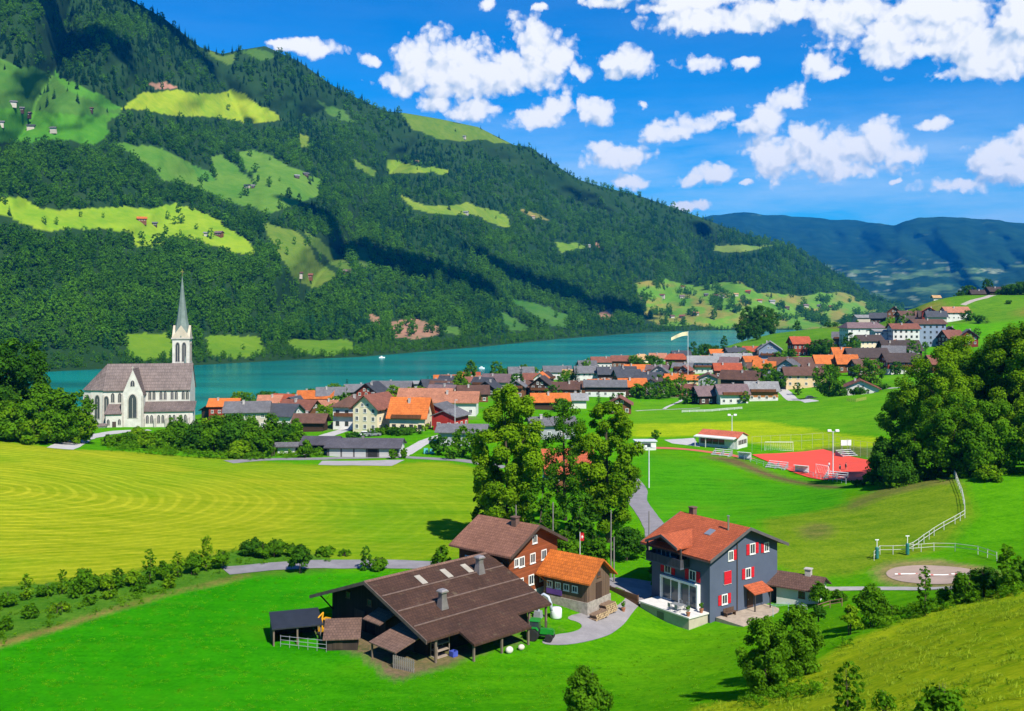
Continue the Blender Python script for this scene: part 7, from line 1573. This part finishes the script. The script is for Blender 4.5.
    for (x0, y0), (x1, y1) in zip(ap[:-1], ap[1:]):
        if y0 > 0 or y1 > 1: continue
        a = math.atan2(y1 - y0, x1 - x0) + math.pi; nx, ny = math.sin(a), -math.cos(a)
        lancet((x0 + x1) / 2 + nx * .02, (y0 + y1) / 2 + ny * .02, 2.6, 1.7, 7.6, o, a)
    lancet(-8.6, -hw - .01, 7.9, 1.0, 3.0, o); lancet(-6.4, -hw - .01, 7.9, 1.0, 3.0, o); lancet(-10.6, -hw - .01, 3.4, 1.5, 6.5, o)
    for i in range(4):
        x = 3.6 + i * 3.5
        for dx in (-.65, .65): lancet(x + dx, -hw - .01, 8.6, .85, 2.7, o); lancet(x + dx, -hw - 4.01, 1.4, .8, 2.6, o)
    for i in range(5):
        x = 1.9 + i * 3.5; m = MB(); m.prism([(-hw - 4.9, -4), (-hw - 3.98, -4), (-hw - 3.98, 4.4), (-hw - 4.5, 3.4), (-hw - 4.9, 3.0)], x - .3, x + .3, 'x'); on(o, m, 'buttress', trim)
    for x, y in ((-11.5, -hw), (-15.6, -hw * .72), (-18.2, -2.4), (tx0, ty), (tx1, ty)):
        m = MB(); m.box((x, y, 3.2), (.8, .8, 14.4), taper=.7); on(o, m, 'buttress', trim)
    m = MB(); m.b2((-7.6, -hw - 5.26, -.5), (-6.4, -hw - 5.21, 2.2)); on(o, m, 'door', plankmat('church_door', (.07, .05, .04), .2, 0)); lancet(-8.8, -hw - 5.21, 1.2, .8, 1.8, o); lancet(-5.4, -hw - 5.21, 1.2, .8, 1.8, o)
    # tower
    T0 = (11.4, 5.0); tw = 2.75
    m = MB(); m.b2((T0[0] - tw, T0[1] - tw, -4), (T0[0] + tw, T0[1] + tw, 28)); t = on(o, m, 'tower', st)
    m = MB()
    for z, g in ((17.6, .22), (19.6, .18), (28.0, .35)): m.b2((T0[0] - tw - g, T0[1] - tw - g, z), (T0[0] + tw + g, T0[1] + tw + g, z + .5))
    on(t, m, 'cornice', trim)
    for u in (-1.05, 1.05):
        lancet(T0[0] + u, T0[1] - tw - .01, 20.5, 1.25, 6.4, t); lancet(T0[0] + tw + .01, T0[1] + u, 20.5, 1.25, 6.4, t, math.pi / 2); lancet(T0[0] - tw - .01, T0[1] + u, 20.5, 1.25, 6.4, t, -math.pi / 2)
    for ax in 'xy':                              # four gables at the foot of the spire
        m = MB(); g = tw + .12
        c0 = T0[1] if ax == 'x' else T0[0]; e0 = T0[0] if ax == 'x' else T0[1]
        m.prism([(c0 - g, 28.5), (c0 + g, 28.5), (c0, 32.6)], e0 - g, e0 + g, ax); on(t, m, 'tower_gable', plain('gable_stone', (.50, .42, .32), .9, .15, .6))
    n = 8; prof = [(3.0, 28.7), (1.75, 35), (.85, 42), (.05, 49.5)]
    m = MB(); m.lathe(prof, (T0[0], T0[1], 0), 8); sp = on(t, m, 'spire', cu)
    m = MB(); m.tube([(T0[0], T0[1], 49.2), (T0[0], T0[1], 51.6)], .08, 6); m.b2((T0[0] - .55, T0[1] - .07, 50.6), (T0[0] + .55, T0[1] + .07, 50.8)); on(sp, m, 'cross', plain('gilded', (.45, .33, .08), .4, .1, 2, .5, .6))
    m = MB(); m.b2((T0[0] + .6, T0[1] - tw - 2.0, -4), (T0[0] + 2.6, T0[1] - tw - .001, 15)); sc = on(o, m, 'stair_turret', st); m = MB(); m.lathe([(1.5, 15), (.7, 18), (.04, 22.5)], (T0[0] + 1.6, T0[1] - tw - 1.0, 0), 8); on(sc, m, 'turret_roof', cu)
    # churchyard wall
    w = empty('churchyard_wall', Vector((p.x + 17, p.y - 9, p.z - 1)), R(6), 'low pale wall of the churchyard right of the nave', 'wall'); m = MB(); m.b2((0, -.3, -3), (18, .3, 2.0)); on(w, m, 'masonry', trim); m = MB(); m.b2((-.1, -.4, 2.002), (18.1, .4, 2.25)); on(w, m, 'coping', st)
def garages():
    p = at_depth(366, 246); o = empty('garage_block', p, R(-3), 'long low garage block with dark roof and four pale doors behind the mown field', 'garage')
    rf = gable_roof(17.5, 8, 2.7, 1.5, .7, .8, .2).build('roof', roofmat('garage_roof', (.085, .078, .09), .4), o); gable_walls(17.5, 8, 2.7, 1.5, 2).build('wall', plain('garage_wall', (.10, .09, .09), .85), o)
    for i, u in enumerate((-6.8, -3.7, -.6, 5.4)):
        m = MB(); m.b2((u - 1.35, -4.1, -.3), (u + 1.35, -4.002, 2.35)); on(o, m, 'door', plankmat('garage_door', (.40, .39, .38), .25, 2, .12))
    m = MB(); m.b2((1.3, -4.08, -.3), (3.6, -4.001, 2.3)); on(o, m, 'doorway', plain('painted_opening_shade', (.02, .02, .02), .9))  # solid slab on the wall, the opening's shade painted as near black
    m = MB(); m.prism([(-4.0, -1), (4.0, -1), (4.0, 2.7), (0, 4.2), (-4.0, 2.7)], 8.755, 8.86, 'x'); on(o, m, 'gable_wall', plain('render_white', WALL['white'], .85, .12, .5))
    m = MB(); m.b2((-1.0, -.4, 4.1), (-.4, .2, 4.9)); on(rf, m, 'vent', plain('vent_metal', (.23, .20, .19), .45, .25, 1.2, .5, .4))
    p = at_depth(322, 252); o = empty('carport', p, R(-2), 'open timber carport with grey roof joined to the garage block', 'carport')
    gable_roof(8.5, 8, 2.6, 1.3, .6, .7, .2).build('roof', roofmat('garage_roof', (.085, .078, .09), .4), o)
    for x in (-4, -1.4, 1.4, 4):
        for y in (-3.8, 3.8): m = MB(); m.b2((x - .12, y - .12, -1), (x + .12, y + .12, 2.6)); on(o, m, 'post', plain('dark_post', (.05, .045, .045), .8))
    m = MB(); m.b2((-3.88, -3.85, .1), (3.88, -3.75, .9)); on(o, m, 'barrier', plain('pale_board', (.42, .44, .40), .8))
    m = MB(); m.b2((-3.9, 3.7, -1), (3.9, 3.78, 2.6)); on(o, m, 'back_wall', plain('garage_wall', (.10, .09, .09), .85))
    p = at_depth(426, 252); o = empty('tarpaulin_stack', p, R(8), 'pair of turquoise covers over a stack on the lawn', 'tarpaulin'); tq = plain('turquoise_sheet', (.10, .42, .42), .5, .1, 2, .4)
    m = MB(); m.box((0, 0, .6), (1.3, 1.2, 1.4), taper=.8); on(o, m, 'cover', tq); m = MB(); m.box((1.45, 0, .5), (1.3, 1.2, 1.2), taper=.75); on(o, m, 'cover', tq)
def car(px, d, yaw, col, label):
    p = at_depth(px, d); p.z += .06; o = empty('parked_car', p, R(yaw), label, 'car', 'cars parked in the village')
    paint = plain('car_paint_%s' % col, {'white': (.75, .75, .75), 'red': (.45, .02, .02), 'grey': (.2, .21, .22), 'dark': (.03, .035, .045)}[col], .3, .05, 1, .5)
    m = MB(); m.prism([(-2.1, .3), (2.1, .3), (2.15, .62), (1.95, .86), (1.0, .95), (-1.9, .98), (-2.1, .8)], -.82, .82, 'y'); on(o, m, 'body', paint)
    m = MB(); m.prism([(-1.75, .975), (.95, .945), (.35, 1.42), (-1.3, 1.46)], -.7, .7, 'y'); cb = on(o, m, 'windows', glassmat()); m = MB(); m.prism([(-1.3, 1.462), (.35, 1.422), (.3, 1.5), (-1.2, 1.52)], -.68, .68, 'y'); on(cb, m, 'car_roof', paint)
    for x in (-1.3, 1.3):
        for y in (-.8, .8): m = MB(); m.lathe([(.2, -.1), (.32, -.1), (.32, .1), (.2, .1)], n=12); w = on(o, m, 'wheel', plain('rubber_black', (.02, .02, .02), .8), (x, y, .32)); w.rotation_euler = (math.pi / 2, 0, 0)
def pole(px, d, top, label, name='utility_pole', r=.11, cat='pole', foot=None, lamp=None, col=(.20, .18, .16), group=None):
    p = at_depth(px, d); h = CAMZ - (top - 300) / F * d - p.z; o = empty(name, p, 0, label, cat, group)
    m = MB(); m.tube([(0, 0, -.6), (0, 0, h)], [r, r * .7], 8); on(o, m, 'shaft', plain('pole_%s' % name, col, .8))
    if lamp == 'street':
        m = MB(); m.box((.35, -.1, h + .02), (.8, .3, .14)); on(o, m, 'lamp_head', plain('lamp_grey', (.55, .56, .57), .5))
    elif lamp == 'flood':
        st = plain('lamp_grey', (.55, .56, .57), .5); m = MB(); m.b2((-1.1, -.06, h), (1.1, .06, h + .12)); on(o, m, 'crossbar', st)
        for x in (-.85, .85): m = MB(); m.box((x, -.2, h + .3), (.8, .4, .5), rx=R(-25)); on(o, m, 'floodlight', st)
    elif lamp == 'insulator':
        m = MB(); m.b2((-.5, -.05, h - .6), (.5, .05, h - .48)); on(o, m, 'crossarm', plain('grey_post', (.16, .12, .09), .85))
    return o, h
def poles():
    for px, d, top, lab in ((611, 131, 510, 'tall grey wooden pole in front of the lane side tree'), (614, 129, 537, 'shorter wooden pole next to the tall grey one'), (553, 136, 502, 'wooden pole rising behind the farmhouse roof'), (649, 140, 511, 'dark pole by the lane behind the grey chalet'), (516, 128, 505, 'thin pole above the farmhouse ridge')): pole(px, d, top, lab, group='wooden poles round the farm')
    for px, d, top, lab in ((246, 262, 443, 'street lamp in front of the tall bush belt'), (276, 258, 445, 'street lamp left of the tiny white hut'), (316, 330, 412, 'lamp post beside the low dark shed'), (74, 262, 433, 'little lamp at the bend of the church road'), (455, 290, 400, 'lamp post by the red school')): pole(px, d, top, lab, 'street_lamp', .09, 'street lamp', lamp='street', col=(.6, .6, .6), group='village street lamps')
    for px, d, top, lab in ((732, 280, 416, 'floodlight mast behind the clubhouse'), (833, 219, 432, 'floodlight mast at the near edge of the red court'), (649, 205, 448, 'floodlight mast at the pitch corner by the trees')): pole(px, d, top, lab, 'floodlight_mast', .13, 'floodlight', lamp='flood', col=(.62, .63, .64), group='floodlight masts of the sports ground')
    o, h = pole(688, 500, 331, 'white flagpole with a long pale flag at the lake side of the village', 'flagpole', .13, 'flagpole', col=(.8, .8, .78))
    m = MB(); n = 14; vs = []; 
    for i in range(n + 1):
        u = i / n
        for z in (0, 1): vs.append((-u * 8.4, math.sin(u * 9) * .35, h - .3 - (1 - z) * (1.5 + .5 * (1 - u)) - u * 2.6 + .5 * math.sin(u * 4)))
    mm = MB(); mm.add(vs, [(2 * i, 2 * i + 2, 2 * i + 3, 2 * i + 1) for i in range(n)]); f = on(o, mm, 'flag', plain('flag_cloth', (.74, .64, .38), .8)); sm = f.modifiers.new('thick', 'SOLIDIFY'); sm.thickness = .04
    o, h = pole(580, 126, 532, 'small flagpole with a red and white flag in front of the big trees', 'flagpole', .05, 'flagpole', col=(.75, .74, .7))
    m = MB(); vs = [(x, .05 * math.sin(z * 6), z) for z in np.linspace(h - 1.1, h - .1, 7) for x in (.05, .5)]; m.add(vs, [(2 * i, 2 * i + 1, 2 * i + 3, 2 * i + 2) for i in range(6)]); f = on(o, m, 'flag', plain('flag_red', (.55, .015, .02), .8)); sm = f.modifiers.new('thick', 'SOLIDIFY'); sm.thickness = .03
    m = MB(); zc = h - .6; m.b2((.23, -.09, zc - .18), (.32, .11, zc + .18)); m.b2((.14, -.085, zc - .045), (.228, .105, zc + .045)); m.b2((.322, -.085, zc - .045), (.41, .105, zc + .045)); on(f, m, 'cross', plain('flag_white', (.8, .8, .78), .8))
    # sparse bars of the poles' wires are left to the photo: none can be seen
def person(p, yaw, top, trousers, label):
    o = empty('person', p, yaw, label, 'person', 'people on the red court')
    V = [(0, 0, .95), (0, 0, 1.15), (0, 0, 1.42), (0, .01, 1.52), (0, .02, 1.62), (0, .01, 1.74), (.2, 0, 1.40), (.27, .05, 1.14), (.25, .2, .95), (-.2, 0, 1.40), (-.28, -.03, 1.14), (-.27, .08, .9), (.10, 0, .88), (.12, .12, .48), (.12, .02, .06), (.12, .16, .03), (-.10, 0, .88), (-.12, -.06, .48), (-.12, -.2, .08), (-.12, -.06, .03)]
    E = [(0, 1), (1, 2), (2, 3), (3, 4), (4, 5), (2, 6), (6, 7), (7, 8), (2, 9), (9, 10), (10, 11), (0, 12), (12, 13), (13, 14), (14, 15), (0, 16), (16, 17), (17, 18), (18, 19)]
    rad = [.13, .14, .15, .06, .10, .07, .06, .045, .035, .06, .045, .035, .085, .06, .045, .035, .085, .06, .045, .035]
    me = bpy.data.meshes.new('body'); me.from_pydata(V, E, []); b = link('body', me, o); me.materials.append(plain('skin', (.45, .27, .19), .6))
    md = b.modifiers.new('skin', 'SKIN'); b.modifiers.new('sub', 'SUBSURF').levels = 1
    for i, r in enumerate(rad): me.skin_vertices[0].data[i].radius = (r, r)
    me.skin_vertices[0].data[0].use_root = True
    m = MB(); m.lathe([(.2, .92), (.19, 1.15), (.21, 1.36), (.12, 1.47)], n=12); on(o, m, 'shirt', plain('shirt_%s' % top, {'dark': (.03, .035, .06), 'white': (.7, .7, .7)}[top], .9), smooth=True)
    m = MB(); m.lathe([(.15, .62), (.19, .8), (.2, .93)], n=12); on(o, m, 'shorts', plain('cloth_%s' % trousers, {'dark': (.02, .02, .03), 'blue': (.04, .07, .2)}[trousers], .9), smooth=True)
    m = MB(); m.ball((0, -.01, 1.69), (.105, .115, .1), 10, 6); on(o, m, 'hair', plain('hair_dark', (.03, .02, .015), .7), smooth=True)
def sports():
    # clubhouse
    p = at_depth(723, 268); o = empty('clubhouse', p, R(-36), 'white clubhouse with red roof and long glazed front beside the court', 'clubhouse')
    wh = plain('render_white', WALL['white'], .85, .12, .5)
    gable_walls(11, 6.6, 3.0, 1.1, 2).build('wall', wh, o); rf = gable_roof(11, 6.6, 3.0, 1.1, .35, .4, .18).build('roof', roofmat('clubhouse_tiles', (.44, .11, .06), .4), o)
    m = MB(); m.prism([(-3.7, 2.95), (-3.7, 3.2), (-5.6, 2.95), (-5.6, 2.7)], -5.9, 5.4, 'x'); on(o, m, 'canopy', wh)
    for x in (-5.6, -2.6): m = MB(); m.b2((x - .08, -5.4, -.6), (x + .08, -5.24, 2.72)); on(o, m, 'post', wh)
    for i in range(4): x = -4.2 + i * 1.75; m = MB(); m.b2((x - .8, -3.4, .9), (x + .8, -3.302, 2.4)); on(o, m, 'window', glassmat())
    for u in (-2.2, -1.1, 0, 1.1, 2.2): add_window(o, 'r', u, 1.2, .7, 1.0, 'dark', 5.5, 3.3)
    m = MB(); m.b2((3.4, -3.38, -.2), (4.6, -3.301, 2.1)); on(o, m, 'door', plain('lamp_grey', (.55, .56, .57), .5))
    p = at_depth(645, 262); o = empty('kiosk', p, R(4), 'small white kiosk at the pitch corner beside the big trees', 'kiosk'); m = MB(); m.b2((-2.6, -1.6, -1), (2.6, 1.6, 2.3)); on(o, m, 'wall', wh); m = MB(); m.b2((-2.9, -1.9, 2.302), (2.9, 1.9, 2.5)); on(o, m, 'roof', plain('lamp_grey', (.55, .56, .57), .5)); m = MB(); m.b2((-1.2, -1.66, .9), (1.2, -1.602, 1.9)); on(o, m, 'hatch', glassmat())
    # stands: stepped white benches
    first = None
    for px, d, yaw, lab in ((722, 251, -35, 'white stepped benches nearest the clubhouse'), (777, 235, -35, 'white stepped benches in the middle of the embankment'), (836, 217, -35, 'white stepped benches below the floodlight mast'), (846, 254, 20, 'white stepped benches on the far side of the court')):
        p = at_depth(px, d)
        if first is None:
            o = first = empty('grandstand', p, R(yaw), lab, 'grandstand', 'stepped benches round the court'); wm = plain('bench_white', (.66, .66, .64), .6)
            for i in range(4):
                m = MB(); m.b2((-2.3, -1.6 + i * .85, .3 + i * .35), (2.3, -1.25 + i * .85, .38 + i * .35)); on(o, m, 'bench', wm)
            for x in (-2.2, 0, 2.2): m = MB(); m.prism([(-1.7, -.6), (1.4, -.6), (1.4, 1.25), (1.0, 1.25), (-1.7, .2)], x - .05, x + .05, 'x'); on(o, m, 'support', plain('stand_steel', (.25, .25, .26), .6))
        else:
            o = copy_tree(first); o.location = p; o.rotation_euler = (0, 0, R(yaw)); o['label'] = lab
    p = at_depth(846, 257); o = empty('scoreboard', p + Vector((0, 0, 0)), R(10), 'white scoreboard on posts behind the far benches', 'scoreboard'); m = MB(); m.b2((-1.4, -.1, 2.2), (1.4, .1, 3.6)); on(o, m, 'board', plain('bench_white', (.66, .66, .64), .6))
    for x in (-1.1, 1.1): m = MB(); m.b2((x - .06, -.05, -.5), (x + .06, .05, 2.2)); on(o, m, 'post', plain('stand_steel', (.25, .25, .26), .6))
    # goals
    for px, d, yaw, w, hh, lab in ((779, 262, -2, 7.3, 2.4, 'wide white football goal at the far end of the court'), (822, 226, -55, 3.4, 2.2, 'white handball goal at the near side of the court')):
        p = at_depth(px, d); o = empty('goal', p, R(yaw), lab, 'goal', 'goals on the sports ground'); gw = plain('goal_white', (.78, .78, .76), .5)
        m = MB(); m.tube([(-w / 2, 0, 0), (-w / 2, 0, hh), (w / 2, 0, hh), (w / 2, 0, 0)], .07, 6); on(o, m, 'frame', gw); m = MB(); m.tube([(-w / 2, 0, hh), (-w / 2, 1.2, 0), (w / 2, 1.2, 0), (w / 2, 0, hh)], .035, 5); on(o, m, 'stay', gw)
        m = MB()
        for x in np.linspace(-w / 2, w / 2, int(w * 2)): m.tube([(x, .02, hh), (x, 1.18, .02)], .012, 3, caps=False)
        for t in np.linspace(.1, .9, 6): m.tube([(-w / 2, 1.2 * t, hh * (1 - t)), (w / 2, 1.2 * t, hh * (1 - t))], .012, 3, caps=False)
        on(o, m, 'net', gw)
    for px, d, yaw, w, lab in ((745, 246, -33, 3.2, 'white dugout shelter on the embankment nearer the clubhouse'), (802, 229, -33, 3.2, 'white dugout shelter on the embankment further from the clubhouse')):
        p = at_depth(px, d); o = empty('dugout', p, R(yaw), lab, 'dugout', 'dugouts by the pitch'); m = MB(); m.prism([(-.1, -.4), (0, -.4), (0, 1.75), (-1.3, 1.9), (-1.3, 1.82), (-.1, 1.68)], -w / 2, w / 2, 'x'); on(o, m, 'shell', plain('goal_white', (.78, .78, .76), .5)); m = MB(); m.b2((-w / 2 + .1, -.6, .35), (w / 2 - .1, -.15, .43)); on(o, m, 'bench', plain('stand_steel', (.25, .25, .26), .6))
    for px, d, yaw, t, lab in ((840, 229, .4, 'dark', 'person in dark clothes running on the red court, nearer the mast'), (846, 231, 1.8, 'dark', 'person in dark clothes standing on the red court, further from the mast'), (829, 234, 3.4, 'white', 'person in a white shirt on the red court beside the goal')):
        p = at_depth(px, d); p.z += .1; person(p, yaw, t, 'dark' if t == 'dark' else 'blue', lab)
    # ball fence along the court
    P = [tuple(ground_at(*q)[:2]) for q in [(752, 452), (780, 450), (823, 447.5), (874, 459)]]; fence_line(P, 3.0, 4.0, 'high mesh ball fence behind the court', 'mesh_fence', (.30, .32, .32), .03, 2)
    P = [tuple(ground_at(*q)[:2]) for q in [(738, 458), (770, 468), (806, 474), (846, 484)]]; fence_line(P, 3.0, 1.1, 'low grey railing between court and embankment', 'court_railing', (.40, .45, .47), .05, 2)
def fence_line(P, step, h, label, name, col, r=.05, rails=2, rr=None, cat='fence', jitter=0.0):
    pts = [P[0]]
    for a, b in zip(P[:-1], P[1:]):
        n = max(1, round(math.hypot(b[0] - a[0], b[1] - a[1]) / step)); pts += [(a[0] + (b[0] - a[0]) * (i + 1) / n, a[1] + (b[1] - a[1]) * (i + 1) / n) for i in range(n)]
    o = empty(name, (pts[0][0], pts[0][1], H1(*pts[0])), 0, label, cat); b0 = Vector(o.location); mt = plain('paint_' + name, col, .7, .12)
    W = [Vector((x, y, H1(x, y))) - b0 for x, y in pts]
    for w in W: m = MB(); m.tube([w + Vector((0, 0, -.4)), w + Vector((rng.normal(0, jitter), rng.normal(0, jitter), h))], r, 6); on(o, m, 'post', mt)
    for k in range(rails):
        z = h * (1 - k * .42 / max(1, rails - 1) * (1.6 if rails > 2 else 1.0)) - .06
        m = MB(); m.tube([w + Vector((0, 0, z)) for w in W], rr or r * .8, 5); on(o, m, 'rail', mt)
    return o
def riding_fences():
    W = (.50, .50, .45)
    fence_line(gpoly([(874, 560.5), (880, 554.5), (893, 554.5), (906, 554), (913, 551), (924, 543), (934, 536), (944, 530), (955, 524), (965, 518), (964.5, 508), (962, 496), (958, 486), (954, 477)]), 2.2, 1.25, 'white post and rail fence winding up over the mound', 'paddock_fence', W, .05, 2, jitter=.03)
    fence_line(gpoly([(908, 553), (934, 551), (955, 551.5), (978, 554.5), (997, 561)]), 2.4, 1.15, 'white rail fence curving behind the riding ring', 'ring_fence', W, .045, 2, jitter=.03)
    for px, py, lab in ((877, 559, 'green and white padded jump post at the left of the fence gap'), (907.5, 555, 'green and white padded jump post at the right of the fence gap')):
        p = ground_at(px, py); o = empty('padded_post', p, 0, lab, 'post', 'padded posts at the paddock gate'); m = MB(); m.lathe([(.22, .1), (.24, .2), (.24, 1.5), (.2, 1.6)], n=10); on(o, m, 'pad', plain('pad_green', (.02, .17, .15), .7)); m = MB(); m.tube([(0, 0, -.3), (0, 0, 2.6)], .05, 6); m.box((0, 0, 2.6), (.5, .08, .12)); on(o, m, 'shaft', plain('goal_white', (.78, .78, .76), .5))
    for px, py, yaw, lab in ((908, 575, .05, 'white ground pole lying on the sand at the left'), (941, 576, .02, 'white ground pole lying on the sand in the middle'), (966, 575.5, -.1, 'white ground pole lying at the right rim of the sand')):
        p = ground_at(px, py); o = empty('ground_pole', p, yaw, lab, 'jump pole', 'ground poles in the riding ring'); m = MB(); m.tube([(-1.7, 0, .14), (1.7, 0, .14)], .07, 7); on(o, m, 'bar', plain('goal_white', (.78, .78, .76), .5)); m = MB(); [m.tube([(x, 0, .14), (x + .35, 0, .14)], .076, 7) for x in (-1.3, .95)]; on(o, m, 'stripe', plain('jump_red', (.5, .12, .1), .6))
    o = fence_line(gpoly([(818, 612), (830, 608), (842, 606)]), 1.6, .9, 'low brown rustic fence by the path', 'rustic_fence', (.20, .12, .07), .06, 2)
    P = gpoly([(847, 401), (856, 402), (866, 400)]); fence_line(P, 1.0, 1.1, 'yellow flowered garden fence before the white cottage', 'garden_fence', (.45, .36, .10), .06, 3)
    P = gpoly([(682, 412.5), (712, 411.5), (742, 409)]); fence_line(P, 2.5, .8, 'pale terrace wall railing below the purple grey double house', 'terrace_railing', (.6, .6, .58), .09, 3)
def cars():
    for a in ((322, 345, 20, 'white', 'white car at the left in the lane car park'), (330, 340, 25, 'white', 'white car right of another in the lane car park'), (338, 322, 0, 'red', 'red car under the big bright lime tree'), (366, 290, 4, 'white', 'white car behind the garage roof, left of two'), (374, 290, 2, 'grey', 'grey car behind the garage roof, right of two'), (811, 398, 3, 'dark', 'dark car on the grass by the peach house'), (572, 470, 0, 'white', 'white car below the black fir'), (775, 420, 60, 'white', 'white car beside the orange brown chalet'), (448, 300, 30, 'grey', 'grey car in front of the red school')): car(*a)
def boats():
    for px, py, L, lab in ((382, 357.8, 6, 'small white boat moored under the far bank meadow'), (482, 368.5, 5, 'white motor boat off the village shore')):
        d = CAMZ * F / (py - 300); p = Vector(((px - 512) / F * d, d, 0)); o = empty('boat', p, rng.uniform(-.4, .4), lab, 'boat', 'boats on the lake'); m = MB(); m.prism([(-L / 2, -1.1), (L * .3, -1.1), (L / 2, 0), (L * .3, 1.1), (-L / 2, 1.1)], -.3, .9, 'z'); on(o, m, 'hull', plain('goal_white', (.78, .78, .76), .5)); m = MB(); m.box((-.4, 0, 1.4), (L * .35, 1.5, 1.0), taper=.85); on(o, m, 'cabin', plain('bench_white', (.66, .66, .64), .6))
# ------------------------------------------------------------------ assemble
world(); lights_camera(); haze()
shade_clouds(); terrain(); mountain(); far_hills(); lake()
leaf_materials(); forest()
village(); infill(); mountain_farms()
barn(); barn_yard(); brown_farmhouse(); orange_stable(); grey_chalet(); roads()
church(); garages(); poles(); sports(); riding_fences(); cars(); boats()
big_trees(); hedgerows(); village_trees()
grass_tufts()
undergrowth()
meadow_tufts()
